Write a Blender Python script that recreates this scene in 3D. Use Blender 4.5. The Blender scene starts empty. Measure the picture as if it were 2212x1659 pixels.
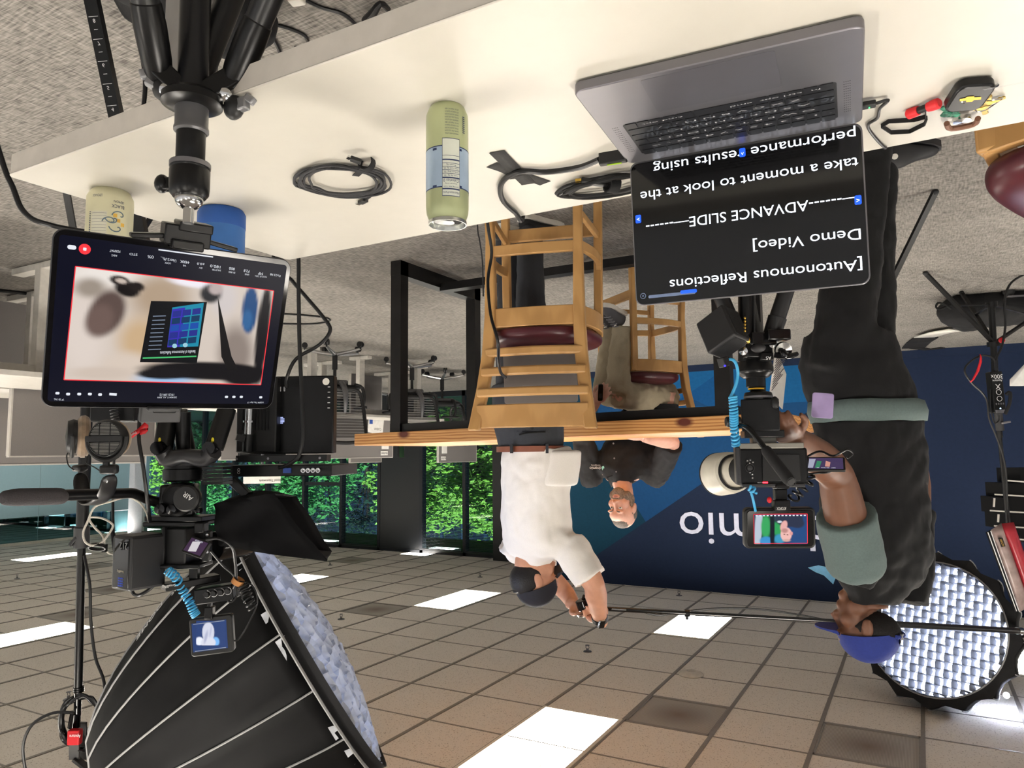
import bpy, bmesh, math, random
from mathutils import Matrix, Vector, Euler, noise as mnoise
R = math.radians
PI = math.pi
SC = bpy.context.scene
C = SC.collection
rnd = random.Random(7)
# ---------------------------------------------------------------- camera (the photograph is upside down: rolled half a turn)
F_PX, YAW, PITCH, ROLL, CZ = 1579.1, 0.5063, -0.0943, -0.0104, 1.18
_cy, _sy, _cp, _sp = math.cos(YAW), math.sin(YAW), math.cos(PITCH), math.sin(PITCH)
FWD = Vector((_sy*_cp, _cy*_cp, _sp))
_r0 = Vector((_cy, -_sy, 0)); _u0 = _r0.cross(FWD)
RGT = _r0*math.cos(ROLL) + _u0*math.sin(ROLL)
UPV = -_r0*math.sin(ROLL) + _u0*math.cos(ROLL)
EYE = Vector((0, 0, CZ))
cam_d = bpy.data.cameras.new('camera'); cam = bpy.data.objects.new('camera', cam_d); C.objects.link(cam)
cm = Matrix((-RGT, -UPV, -FWD)).transposed().to_4x4(); cm.translation = EYE
cam.matrix_world = cm
cam_d.sensor_width = 36; cam_d.lens = F_PX/2212*36; cam_d.clip_start = 0.02; cam_d.clip_end = 300
SC.camera = cam
SC.view_settings.view_transform = 'Standard'; SC.view_settings.look = 'None'
SC.view_settings.gamma = 1; SC.view_settings.use_curve_mapping = False
SC.view_settings.exposure = 0.28
# ---------------------------------------------------------------- world: daylight sky
wd = bpy.data.worlds.new('sky'); SC.world = wd; wd.use_nodes = True
_n = wd.node_tree.nodes; _l = wd.node_tree.links
_sky = _n.new('ShaderNodeTexSky'); _sky.sky_type = 'NISHITA'; _sky.sun_disc = False
_sky.sun_elevation = R(48); _sky.sun_rotation = R(200)
_l.new(_sky.outputs[0], _n['Background'].inputs[0]); _n['Background'].inputs[1].default_value = 0.35
_s = bpy.data.lights.new('sun', 'SUN'); _s.energy = 9; _s.angle = R(1); _s.color = (1, .95, .86)
_so = bpy.data.objects.new('sun', _s); C.objects.link(_so); _so.rotation_euler = (R(44), 0, R(-30))
LAMP = 42.0          # strength of the ceiling lights' diffusers
# ---------------------------------------------------------------- pixel of the photograph -> point of the place
def ray(px, py):
    return FWD + RGT*((1106-px)/F_PX) - UPV*((829.5-py)/F_PX)
def at(px, py, d=None, x=None, y=None, z=None):
    k = ray(px, py)
    if d is None:
        d = (x/k.x if x is not None else y/k.y if y is not None else (z-CZ)/k.z)
    return EYE + k*d
HX = Vector((_cy, -_sy, 0)); HY = Vector((_sy, _cy, 0)); HZ = Vector((0, 0, 1))
def basis(o, x, y, z):
    m = Matrix((x, y, z)).transposed().to_4x4(); m.translation = o
    return m
def fr(px, py, d, rz=0, rx=0, ry=0):            # frame at a point: x to the camera's right, y away from it, z up
    return basis(at(px, py, d), HX, HY, HZ) @ Euler((rx, ry, rz)).to_matrix().to_4x4()
def MT(x, y, z, rz=0, rx=0, ry=0):
    return Matrix.Translation((x, y, z)) @ Euler((rx, ry, rz)).to_matrix().to_4x4()
def aim(a, b, roll=(0, 0, 1)):                  # frame at a, z axis towards b
    z = (Vector(b)-Vector(a)).normalized(); r = Vector(roll)
    x = r.cross(z)
    if x.length < 1e-4: x = Vector((1, 0, 0)).cross(z)
    x.normalize(); return basis(Vector(a), x, z.cross(x), z)
# ---------------------------------------------------------------- materials
def lin(c):
    c = c.lstrip('#'); o = []
    for i in (0, 2, 4):
        s = int(c[i:i+2], 16)/255
        o.append(s/12.92 if s <= .04045 else ((s+.055)/1.055)**2.4)
    return (*o, 1)
MATS = {}
def mat(name, col, rough=.5, metal=0, var=.06, scale=30, bump=0, emit=None, es=1, spec=.5, trans=0, ior=1.45, coat=0, stretch=None, sheen=0):
    if name in MATS: return MATS[name]
    m = bpy.data.materials.new(name); m.use_nodes = True; MATS[name] = m
    nt = m.node_tree; b = nt.nodes['Principled BSDF']
    b.inputs['Roughness'].default_value = rough; b.inputs['Metallic'].default_value = metal
    b.inputs['Specular IOR Level'].default_value = spec; b.inputs['IOR'].default_value = ior
    b.inputs['Transmission Weight'].default_value = trans; b.inputs['Coat Weight'].default_value = coat
    b.inputs['Sheen Weight'].default_value = sheen
    c = lin(col)
    tc = nt.nodes.new('ShaderNodeTexCoord'); nz = nt.nodes.new('ShaderNodeTexNoise')
    nz.inputs['Scale'].default_value = scale; nz.inputs['Detail'].default_value = 3
    if stretch:
        mp = nt.nodes.new('ShaderNodeMapping'); mp.inputs['Scale'].default_value = stretch
        nt.links.new(tc.outputs['Object'], mp.inputs[0]); nt.links.new(mp.outputs[0], nz.inputs['Vector'])
    else: nt.links.new(tc.outputs['Object'], nz.inputs['Vector'])
    rp = nt.nodes.new('ShaderNodeValToRGB')
    rp.color_ramp.elements[0].position = .3; rp.color_ramp.elements[1].position = .7
    rp.color_ramp.elements[0].color = (*[max(0, k*(1-var)) for k in c[:3]], 1)
    rp.color_ramp.elements[1].color = (*[min(1, k*(1+var)) for k in c[:3]], 1)
    nt.links.new(nz.outputs['Fac'], rp.inputs[0]); nt.links.new(rp.outputs[0], b.inputs['Base Color'])
    if bump:
        bp = nt.nodes.new('ShaderNodeBump'); bp.inputs['Strength'].default_value = bump; bp.inputs['Distance'].default_value = .002
        nt.links.new(nz.outputs['Fac'], bp.inputs['Height']); nt.links.new(bp.outputs[0], b.inputs['Normal'])
    if emit:
        b.inputs['Emission Color'].default_value = lin(emit); b.inputs['Emission Strength'].default_value = es
    return m
def wood(name, light, dark, knots=0, sc=(1, 14, 14), rough=.42, wave=5., off=(0, 0, 0)):
    m = mat(name, light, rough); nt = m.node_tree; b = nt.nodes['Principled BSDF']
    tc = nt.nodes.new('ShaderNodeTexCoord'); mp = nt.nodes.new('ShaderNodeMapping')
    mp.inputs['Scale'].default_value = sc; mp.inputs['Location'].default_value = off
    w = nt.nodes.new('ShaderNodeTexWave'); w.wave_type = 'BANDS'; w.bands_direction = 'Z'
    w.inputs['Scale'].default_value = wave; w.inputs['Distortion'].default_value = 6; w.inputs['Detail'].default_value = 3; w.inputs['Detail Scale'].default_value = .8
    r = nt.nodes.new('ShaderNodeValToRGB'); r.color_ramp.elements[0].color = lin(dark); r.color_ramp.elements[1].color = lin(light)
    r.color_ramp.elements[0].position = .05; r.color_ramp.elements[1].position = .62
    nt.links.new(tc.outputs['Object'], mp.inputs[0]); nt.links.new(mp.outputs[0], w.inputs['Vector'])
    nt.links.new(w.outputs['Fac'], r.inputs[0]); nt.links.new(r.outputs[0], b.inputs['Base Color'])
    return m
K = mat('black_plastic', '#141415', .45)
KM = mat('black_metal', '#101011', .32, .3)
KG = mat('black_gloss', '#0a0a0c', .12)
KR = mat('black_rubber', '#18181a', .75, bump=.2, scale=200)
KC = mat('black_cloth', '#101012', .85, bump=.4, scale=60, sheen=.0)
CAB = mat('black_cable', '#0c0c0e', .4)
DG = mat('dark_grey_plastic', '#2b2b2d', .5)
GREY = mat('grey_metal', '#77767a', .35, .7)
STEEL = mat('chrome_steel', '#c9c9c9', .16, 1.)
WHT = mat('white_paint', '#e6e2d8', .45)
PAPER = mat('white_paper', '#e9e7e2', .8)
INK = mat('black_ink', '#0b0b0b', .7)
WINK = mat('white_ink', '#d8d8d8', .6)
RED = mat('red_plastic', '#c01420', .5)
# ---------------------------------------------------------------- meshes
ROOT = {}
class MB:
    def __init__(s): s.v = []; s.f = []; s.mi = []; s.m = 0; s.T = None
    def add(s, vs, fs, M=None):
        n = len(s.v)
        for p in vs:
            p = Vector(p)
            if M is not None: p = M @ p
            if s.T is not None: p = s.T @ p
            s.v.append(p)
        for f in fs: s.f.append([i+n for i in f]); s.mi.append(s.m)
        return s
    def box(s, c, d, M=None):
        x, y, z = c; a, b, e = d[0]/2, d[1]/2, d[2]/2
        vs = [(x+i*a, y+j*b, z+k*e) for i in (-1, 1) for j in (-1, 1) for k in (-1, 1)]
        return s.add(vs, [(0, 1, 3, 2), (4, 6, 7, 5), (0, 4, 5, 1), (2, 3, 7, 6), (0, 2, 6, 4), (1, 5, 7, 3)], M)
    def bar(s, a, b, w, h, up=(0, 0, 1), M=None):       # rectangular bar from a to b
        a = Vector(a); b = Vector(b); m = aim(a, b, up); L = (b-a).length
        if M is not None: m = M @ m
        return s.box((0, 0, L/2), (w, h, L), m)
    def cyl(s, a, b, r, r2=None, n=16, M=None):
        a = Vector(a); b = Vector(b); m = aim(a, b); L = (b-a).length; r2 = r if r2 is None else r2
        if M is not None: m = M @ m
        return s.lathe([(0, 0), (r, 0), (r2, L), (0, L)], m, n)
    def lathe(s, prof, M=None, n=24, arc=1.0):
        vs = []; fs = []; k = len(prof); cl = arc >= 1
        for i in range(n if cl else n+1):
            t = 2*PI*arc*i/n; c, d = math.cos(t), math.sin(t)
            vs += [(r*c, r*d, z) for r, z in prof]
        for i in range(n):
            j = (i+1) % n if cl else i+1
            for q in range(k-1):
                a, b, e, g = i*k+q, j*k+q, j*k+q+1, i*k+q+1
                if prof[q][0] == 0 and prof[q+1][0] == 0: continue
                if prof[q][0] == 0: fs.append((a, e, g))
                elif prof[q+1][0] == 0: fs.append((a, b, g))
                else: fs.append((a, b, e, g))
        return s.add(vs, fs, M)
    def ell(s, c, r, M=None, n=16, h=10):
        m = Matrix.Translation(c) @ Matrix.Diagonal((*r, 1))
        if M is not None: m = M @ m
        return s.lathe([(0 if i in (0, h) else math.sin(PI*i/h), -math.cos(PI*i/h)) for i in range(h+1)], m, n)
    def loft(s, rings, caps=True, closed=False, M=None):
        n = len(rings[0]); vs = [p for r in rings for p in r]; fs = []
        kk = len(rings)
        for i in range(kk if closed else kk-1):
            for j in range(n):
                fs.append((i*n+j, i*n+(j+1) % n, ((i+1) % kk)*n+(j+1) % n, ((i+1) % kk)*n+j))
        if caps and not closed: fs += [tuple(range(n-1, -1, -1)), tuple((kk-1)*n+j for j in range(n))]
        return s.add(vs, fs, M)
    def tube(s, pts, r, n=8, sub=6, closed=False, M=None):  # swept round tube through smooth points; r number or list
        pts = [Vector(p) for p in pts]; rs = r if isinstance(r, (list, tuple)) else [r]*len(pts)
        P = []; Q = []; k = len(pts)
        if sub and k > 2:
            for i in range(k if closed else k-1):
                g = (lambda j: pts[j % k]) if closed else (lambda j: pts[min(max(j, 0), k-1)])
                a, b, c, d = g(i-1), g(i), g(i+1), g(i+2)
                for u in range(sub):
                    t = u/sub
                    P.append(.5*((2*b)+(c-a)*t+(2*a-5*b+4*c-d)*t*t+(3*b-a-3*c+d)*t**3)); Q.append(rs[i]*(1-t)+rs[(i+1) % k]*t)
            if not closed: P.append(pts[-1]); Q.append(rs[-1])
        else: P, Q = pts, rs
        rings = []; prev = None; m = len(P)
        for i, p in enumerate(P):
            t = (P[(i+1) % m]-P[i-1]) if (closed or 0 < i < m-1) else (P[1]-P[0] if i == 0 else P[-1]-P[-2])
            if t.length < 1e-9: t = Vector((0, 0, 1))
            t.normalize()
            if prev is None:
                x = t.orthogonal().normalized()
            else:
                x = prev - t*prev.dot(t)
                x = x.normalized() if x.length > 1e-6 else t.orthogonal().normalized()
            prev = x; y = t.cross(x)
            rings.append([p+(x*math.cos(2*PI*j/n)+y*math.sin(2*PI*j/n))*Q[i] for j in range(n)])
        return s.loft(rings, True, closed, M)
    def prism(s, poly, z0, z1, M=None):
        n = len(poly); vs = [(x, y, z0) for x, y in poly]+[(x, y, z1) for x, y in poly]
        fs = [tuple(range(n-1, -1, -1)), tuple(range(n, 2*n))]+[(i, (i+1) % n, n+(i+1) % n, n+i) for i in range(n)]
        return s.add(vs, fs, M)
    def rrect(s, c, w, h, r, z0, z1, M=None, k=5):
        return s.prism(rr(c[0], c[1], w, h, r, k), z0, z1, M)
    def coil(s, pts, R0, r, turns, n=6, M=None):            # helical cord along a smooth path
        pts = [Vector(p) for p in pts]; k = len(pts); N = turns*10; path = []
        for i in range(N+1):
            u = i/N*(k-1); q = min(int(u), k-2); t = u-q
            a, b, c, d = pts[max(q-1, 0)], pts[q], pts[q+1], pts[min(q+2, k-1)]
            path.append(.5*((2*b)+(c-a)*t+(2*a-5*b+4*c-d)*t*t+(3*b-a-3*c+d)*t**3))
        out = []; x = None
        for i, p in enumerate(path):
            t = (path[min(i+1, N)]-path[max(i-1, 0)]).normalized()
            x = t.orthogonal().normalized() if x is None else (x-t*x.dot(t)).normalized()
            y = t.cross(x); an = 2*PI*turns*i/N
            out.append(p+(x*math.cos(an)+y*math.sin(an))*R0)
        return s.tube(out, r, n, 0, False, M)
    def build(s, name, m, parent=None, local=False, ang=35, bevel=0, seg=2, sub=0, remesh=0, smooth=0, solid=0):
        me = bpy.data.meshes.new(name)
        W = ROOT.get(parent.name) if (parent is not None and not local) else None
        inv = W.inverted() if W is not None else None
        me.from_pydata([(inv @ p) if inv is not None else p for p in s.v], [], s.f)
        ms = m if isinstance(m, (list, tuple)) else [m]
        for q in ms: me.materials.append(q)
        if len(ms) > 1: me.polygons.foreach_set('material_index', s.mi)
        bm = bmesh.new(); bm.from_mesh(me); bmesh.ops.recalc_face_normals(bm, faces=bm.faces); bm.to_mesh(me); bm.free()
        me.polygons.foreach_set('use_smooth', [True]*len(me.polygons))
        if ang < 180: me.set_sharp_from_angle(angle=R(ang))
        o = bpy.data.objects.new(name, me); C.objects.link(o)
        if parent is not None:
            o.parent = parent
            if parent.name in ROOT: ROOT[o.name] = ROOT[parent.name]
        if remesh:
            q = o.modifiers.new('r', 'REMESH'); q.mode = 'VOXEL'; q.voxel_size = remesh; q.use_smooth_shade = True
        if smooth:
            q = o.modifiers.new('s', 'SMOOTH'); q.factor = .5; q.iterations = smooth
        if solid:
            q = o.modifiers.new('t', 'SOLIDIFY'); q.thickness = solid; q.offset = 0
        if bevel:
            q = o.modifiers.new('b', 'BEVEL'); q.width = bevel; q.segments = seg; q.limit_method = 'ANGLE'; q.angle_limit = R(40)
        if sub:
            q = o.modifiers.new('u', 'SUBSURF'); q.levels = sub; q.render_levels = sub
        return o
def rr(x, y, w, h, r, k=5):
    o = []
    for cx, cy, a0 in ((x+w/2-r, y+h/2-r, 0), (x-w/2+r, y+h/2-r, 90), (x-w/2+r, y-h/2+r, 180), (x+w/2-r, y-h/2+r, 270)):
        o += [(cx+r*math.cos(R(a0+90*i/k)), cy+r*math.sin(R(a0+90*i/k))) for i in range(k+1)]
    return o
def tag(o, label=None, cat=None, group=None, kind=None):
    if label: o['label'] = label
    if cat: o['category'] = cat
    if group: o['group'] = group
    if kind: o['kind'] = kind
    return o
def thing(name, label, cat, M=None, group=None):
    o = bpy.data.objects.new(name, None); C.objects.link(o); o.empty_display_size = .05
    M = M if isinstance(M, Matrix) else Matrix.Translation(M if M is not None else (0, 0, 0))
    o.matrix_world = M; ROOT[o.name] = M.copy()
    return tag(o, label, cat, group)
def struct(o):
    o['kind'] = 'structure'; return o
def copy_tree(o, M=None, parent=None, label=None):
    c = o.copy(); C.objects.link(c); c.parent = parent
    if M is not None: c.matrix_world = M; ROOT[c.name] = M.copy()
    if label: c['label'] = label
    for ch in list(o.children): copy_tree(ch, None, c)
    return c
_DG = None
def text(s, size, M, m, parent=None, name='lettering', ext=.0004, align='CENTER', font_scale=1., width=None, space=1.):
    cu = bpy.data.curves.new('t', 'FONT'); cu.body = s; cu.size = size; cu.align_x = align; cu.align_y = 'CENTER'
    cu.extrude = ext; cu.space_character = space; cu.resolution_u = 3
    to = bpy.data.objects.new('t', cu); C.objects.link(to)
    me = to.to_mesh().copy()
    bpy.data.objects.remove(to); bpy.data.curves.remove(cu)
    if width and len(me.vertices):
        xs = [v.co.x for v in me.vertices]; w = max(xs)-min(xs)
        M = M @ Matrix.Diagonal((width/w, 1, 1, 1))
    W = ROOT.get(parent.name) if parent is not None else None
    me.transform((W.inverted() @ M) if W is not None else M)
    me.materials.clear(); me.materials.append(m)
    o = bpy.data.objects.new(name, me); C.objects.link(o)
    if parent is not None: o.parent = parent; ROOT[o.name] = W
    return o
def pxw(px, d): return px*d/F_PX
# ================================================================ THE ROOM
ZC = 3.045; YW = 11.5; YB = 9.96; XG = 17.1
def carpet():
    m = mat('carpet', '#857d73', .95); nt = m.node_tree; b = nt.nodes['Principled BSDF']
    tc = nt.nodes.new('ShaderNodeTexCoord')
    def nz(sc, det, mp):
        n = nt.nodes.new('ShaderNodeTexNoise'); n.inputs['Scale'].default_value = sc; n.inputs['Detail'].default_value = det
        q = nt.nodes.new('ShaderNodeMapping'); q.inputs['Scale'].default_value = mp
        nt.links.new(tc.outputs['Object'], q.inputs[0]); nt.links.new(q.outputs[0], n.inputs['Vector']); return n
    a = nz(95, 4, (.2, 1.6, 1)); d = nz(80, 3, (1.5, .22, 1)); e = nz(3, 2, (1, 1, 1))
    def mix(x, y, f):
        q = nt.nodes.new('ShaderNodeMix'); q.data_type = 'FLOAT'; q.inputs[0].default_value = f
        nt.links.new(x, q.inputs[2]); nt.links.new(y, q.inputs[3]); return q.outputs[0]
    s = mix(mix(a.outputs[0], d.outputs[0], .42), e.outputs[0], .12)
    r = nt.nodes.new('ShaderNodeValToRGB'); r.color_ramp.elements[0].position = .36; r.color_ramp.elements[1].position = .64
    r.color_ramp.elements[0].color = lin('#4b4844'); r.color_ramp.elements[1].color = lin('#99948d')
    nt.links.new(s, r.inputs[0]); nt.links.new(r.outputs[0], b.inputs['Base Color'])
    bp = nt.nodes.new('ShaderNodeBump'); bp.inputs['Strength'].default_value = .5; bp.inputs['Distance'].default_value = .004
    nt.links.new(s, bp.inputs['Height']); nt.links.new(bp.outputs[0], b.inputs['Normal'])
    return m
struct(MB().box((8, 3.75, -.06), (32, 15.5, .12)).build('floor', carpet()))
# ceiling: tiles in a 2-foot grid, openings where lights and grilles sit
G = .6096; GX0 = .084; GY0 = 4.992
LX = [1.913+3.048*k for k in range(-2, 7)]; LY = [3.773+3.6576*k for k in range(-2, 3)]
used = set()
for x in LX:
    for y in LY:
        i = round((x-GX0)/G); j = round((y-GY0)/G)
        used |= {(i, j), (i, j+1)}
VENT = [(2, 0), (0, 0), (9, 3)] + [(math.floor((p.x-GX0)/G), math.floor((p.y-GY0)/G)) for p in (at(a, b, z=ZC) for a, b in ((160, 1224), (230, 1277), (160, 1332), (765, 1213)))]
VENT = [v for k, v in enumerate(VENT) if v not in used and v not in VENT[:k]]
used |= set(VENT)
def ceil_mat():
    m = mat('ceiling_tile', '#b9b2a9', .9, var=.05, scale=6); nt = m.node_tree; b = nt.nodes['Principled BSDF']
    tc = nt.nodes.new('ShaderNodeTexCoord'); n = nt.nodes.new('ShaderNodeTexNoise'); n.inputs['Scale'].default_value = 95; n.inputs['Detail'].default_value = 2
    r = nt.nodes.new('ShaderNodeValToRGB'); r.color_ramp.elements[0].position = .33; r.color_ramp.elements[1].position = .4
    r.color_ramp.elements[0].color = lin('#b3aca3'); r.color_ramp.elements[1].color = lin('#e4dfd8')
    nt.links.new(tc.outputs['Object'], n.inputs['Vector']); nt.links.new(n.outputs[0], r.inputs[0]); nt.links.new(r.outputs[0], b.inputs['Base Color'])
    return m
t = MB()
for i in range(-17, 40):
    for j in range(-15, 11):
        if (i, j) in used: continue
        x = GX0+i*G; y = GY0+j*G
        if y > YW: continue
        t.box((x+G/2, y+G/2, ZC+.01), (G, G, .02))
ceiling = struct(t.build('ceiling', ceil_mat(), ang=20))
struct(MB().box((8, 3.75, ZC+.2), (36, 16.5, .1)).build('ceiling_deck', mat('deck', '#5a5a5a', .9)))
b = MB()
GM = mat('grid_metal', '#8b867f', .45)
for i in range(-17, 40): b.box((GX0+i*G, 3.9, ZC-.002), (.026, 15.3, .008))
gb = b.build('grid_runner', GM, ceiling); gb['kind'] = 'structure'
b = MB()
for j in range(-15, 11): b.box((11.5*.6, GY0+j*G, ZC-.0005), (34, .013, .005))
gb = b.build('grid_cross_tee', GM, ceiling); gb['kind'] = 'structure'
# recessed ceiling lights
def troffer():
    r = thing('ceiling_light', 'x', 'light', group='recessed ceiling lights')
    w, l = G, 2*G
    f = MB()
    for s in (-1, 1):
        f.box((s*(w/2-.012), 0, .03), (.024, l, .075)); f.box((0, s*(l/2-.012), .03), (w, .024, .075))
    f.box((0, 0, .09), (w, l, .02)); f.build('frame', WHT, r, True)
    p = MB()
    for s in (-1, 1):
        p.add([(s*.285, -l/2+.02, .0), (s*.285, l/2-.02, .0), (s*.10, l/2-.07, .072), (s*.10, -l/2+.07, .072)], [(0, 1, 2, 3)])
        p.add([(-.285, s*(l/2-.02), .0), (.285, s*(l/2-.02), .0), (.10, s*(l/2-.07), .072), (-.10, s*(l/2-.07), .072)], [(0, 1, 2, 3)])
    p.build('reflector_pan', mat('light_pan', '#f2ede0', .6, emit='#fff9f0', es=LAMP*.32), r, True)
    q = MB(); prof = [(.12*math.cos(PI*k/12), .012+.045*(1-math.sin(PI*k/12))) for k in range(13)]
    q.loft([[(x, y, z) for x, z in prof]+[(0, y, .07)] for y in (-l/2+.07, l/2-.07)])
    q.build('diffuser', mat('light_diffuser', '#fff8ec', .5, emit='#fff8ee', es=LAMP), r, True)
    e = MB()
    for s in (-1, 1): e.box((s*.122, 0, .016), (.005, l-.13, .012))
    for s in (-1, 1): e.box((0, s*(l/2-.068), .03), (.24, .005, .04))
    e.build('basket_edge', mat('light_trim', '#b9ad98', .6), r, True)
    return r
tro = troffer()
LBL = {(1.913, 3.773): 'large ceiling light nearest the camera, cut by the frame edge beside the grid-fronted softbox',
       (1.913, 7.43): 'ceiling light crossed by the boom pole, before the navy wall',
       (4.961, 7.43): "ceiling light beside the white-shirted person's cap, next to a stained grille",
       (8.009, 3.773): 'bright ceiling light crossed by the light stand pole, cut by the frame edge',
       (8.009, 7.43): 'ceiling light half hidden behind the silver honeycomb grid of the softbox',
       (14.105, 7.43): 'distant ceiling light before the teal glass partition, above the pan handle',
       (11.057, 7.43): 'ceiling light almost wholly hidden behind the large battery'}
first = True
for x in LX:
    for y in LY:
        o = tro if first else copy_tree(tro)
        first = False
        o.matrix_world = MT(x+G/2, y+G, ZC-.004); ROOT[o.name] = o.matrix_world.copy()
        lb = [v for k, v in LBL.items() if abs(k[0]-x) < .1 and abs(k[1]-y) < .1]
        o['label'] = lb[0] if lb else 'recessed ceiling light out of the picture'
# return-air grilles
GR = mat('grille_metal', '#8f8b86', .5)
def grille_mat():
    m = mat('grille_perforated', '#8b8781', .6); nt = m.node_tree; b = nt.nodes['Principled BSDF']
    tc = nt.nodes.new('ShaderNodeTexCoord'); w = nt.nodes.new('ShaderNodeTexWave'); w.inputs['Scale'].default_value = 40; w.bands_direction = 'X'
    g = nt.nodes.new('ShaderNodeTexGradient'); g.gradient_type = 'SPHERICAL'
    mp = nt.nodes.new('ShaderNodeMapping'); mp.inputs['Scale'].default_value = (4, 4, 4)
    r = nt.nodes.new('ShaderNodeValToRGB'); r.color_ramp.elements[0].color = lin('#8f8b86'); r.color_ramp.elements[1].color = lin('#bab6b0')
    x = nt.nodes.new('ShaderNodeMix'); x.data_type = 'RGBA'; x.inputs[7].default_value = lin('#7d7067')
    nt.links.new(tc.outputs['Object'], w.inputs['Vector']); nt.links.new(w.outputs[0], r.inputs[0])
    nt.links.new(tc.outputs['Object'], mp.inputs[0]); nt.links.new(mp.outputs[0], g.inputs[0])
    nt.links.new(g.outputs[1], x.inputs[0]); nt.links.new(r.outputs[0], x.inputs[6]); nt.links.new(x.outputs[2], b.inputs['Base Color'])
    return m
VL = {(2, 0): 'ceiling air grille next to the smoke detector', (0, 0): 'ceiling air grille below the petalled round softbox, largest in view',
      (9, 3): 'brown-stained ceiling air grille touching the end of a ceiling light'}
VX = iter(['ceiling air grille next to the far light by the teal glass', 'ceiling air grille by the light stand, between two ceiling lights', 'ceiling air grille at the end of the bright light behind the stand', 'farthest ceiling air grille, by the corner of the black hood'])
for k, (i, j) in enumerate(VENT):
    r = thing('air_grille', VL.get((i, j)) or next(VX), 'vent', MT(GX0+(i+.5)*G, GY0+(j+.5)*G, ZC), 'ceiling air grilles')
    f = MB()
    for s in (-1, 1):
        f.box((s*(G/2-.012), 0, .002), (.024, G, .012)); f.box((0, s*(G/2-.012), .002), (G, .024, .012))
    f.build('frame', GR, r, True)
    MB().box((0, 0, .006), (G-.04, G-.04, .004)).build('perforated_panel', grille_mat(), r, True)
# smoke detector and sprinkler heads
p = at(1493, 1458, z=ZC)
r = thing('smoke_detector', 'round white smoke detector on the ceiling beside an air grille', 'smoke detector', MT(p.x, p.y, ZC, 0, PI))
MB().lathe([(0, 0), (.1, 0), (.105, .008), (.09, .022), (.05, .034), (0, .036)], None, 32).build('housing', mat('detector_white', '#cdc7bd', .5), r, True)
MB().lathe([(0, .034), (.036, .034), (.036, .037), (.03, .04), (0, .04)], None, 24).build('sensor_cap', mat('detector_cap', '#c4beb4', .5), r, True)
SPL = {(1269, 1408): "sprinkler head by the watch, on the tile beside the boom pole's end", (737, 1338): 'sprinkler head beside the softbox grid and the stained grille',
       (1037, 1247): "tiny sprinkler head by the white-shirted person's cap", (37, 1250): 'sprinkler head between the far ceiling lights, beside the frame edge',
       (1467, 1287): 'sprinkler head next to the top edge of the navy wall', (713, 1221): "sprinkler head at the tip of the black teleprompter hood",
       (148, 1512): 'sprinkler head beside the light stand and its coiled cable'}
for (a, c), lb in SPL.items():
    p = at(a, c, z=ZC)
    r = thing('sprinkler_head', lb, 'sprinkler', MT(p.x, p.y, ZC, 0, PI), 'ceiling sprinkler heads')
    MB().lathe([(0, 0), (.04, 0), (.036, .008), (.012, .01), (.012, .03), (0, .03)], None, 16).build('escutcheon', GREY, r, True)
    q = MB()
    for s in (-1, 1): q.tube([(s*.006, 0, .028), (s*.017, 0, .042), (s*.006, 0, .058)], .003, 6, 3)
    q.lathe([(0, .056), (.02, .058), (.02, .061), (0, .061)], None, 12); q.build('deflector', GREY, r, True)
# ---- blue printed wall
BW = [mat('wall_navy', '#1e2a43', .8, spec=.2), mat('wall_teal', '#103a50', .8, spec=.2), mat('wall_blue', '#184776', .8, spec=.2), mat('wall_azure', '#175c92', .8, spec=.2), mat('wall_steel', '#135087', .8, spec=.2)]
wb = MB(); wb.box((-.6, YB+.09, ZC/2), (10.7, .18, ZC))
wall_blue = struct(wb.build('wall_back', BW[0]))
def onwall(px, py): p = at(px, py, y=YB); return (p.x, p.z)
def wallpoly(pts, k, off):
    q = MB(); v = [(*onwall(*p), 0) for p in pts]
    v = [(min(4.74, max(-5.9, a)), max(.09, min(ZC-.02, z)), 0) for a, z, _ in v]
    q.add([(a, YB-off, z) for a, z, _ in v], [tuple(range(len(v)))])
    o = q.build('printed_shape', BW[k], wall_blue); o['kind'] = 'structure'
wallpoly([(1215, 1249), (1900, 784), (1900, 770), (1500, 790), (1180, 820)], 1, .0012)
wallpoly([(1285, 955), (1395, 1127), (1900, 784), (1900, 765), (1300, 800)], 2, .0018)
wallpoly([(1330, 880), (1500, 880), (1780, 866), (1900, 784), (1900, 760), (1300, 790)], 3, .0024)
wallpoly([(1437, 832), (1482, 855), (1445, 878), (1425, 880), (1425, 830)], 4, .003)
wallpoly([(1482, 855), (1530, 878), (1440, 880)], 2, .0032)
wallpoly([(1482, 855), (1560, 800), (1600, 880), (1530, 878)], 4, .003)
q = MB(); q.box((-.6, YB-.008, .045), (10.7, .016, .09)); struct(q.build('baseboard_back', BW[0]))
WL = mat('sign_white', '#dfe3fa', .5)
x0 = at(1469, 1136, y=YB).x; x1 = at(1800, 1136, y=YB).x
zb = at(1600, 1109, y=YB).z; ztop = at(1600, 1163, y=YB).z
tt = text('dremio', .6, Matrix.Identity(4), WL, None, 'wall_lettering', .004, 'LEFT')
vs = [v.co.copy() for v in tt.data.vertices]; xs = [v.x for v in vs]; xo = sorted(v.y for v in vs)
yb = xo[int(len(xo)*.02)]
wx = max(xs)-min(xs); sx = (x0-x1)/wx; sz = (at(1752, 1190, y=YB).z-zb)/(xo[-1]-yb)
for v, c in zip(tt.data.vertices, vs):
    v.co = Vector((x1+(c.x-min(xs))*sx, YB-.014-c.z, zb+(c.y-yb)*sz))
tag(tt, 'large white company lettering on the navy wall', 'lettering')
lg = MB(); pts = [(1745, 1226), (1768, 1221), (1790, 1226), (1808, 1240), (1800, 1262), (1780, 1243), (1762, 1236)]
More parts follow.
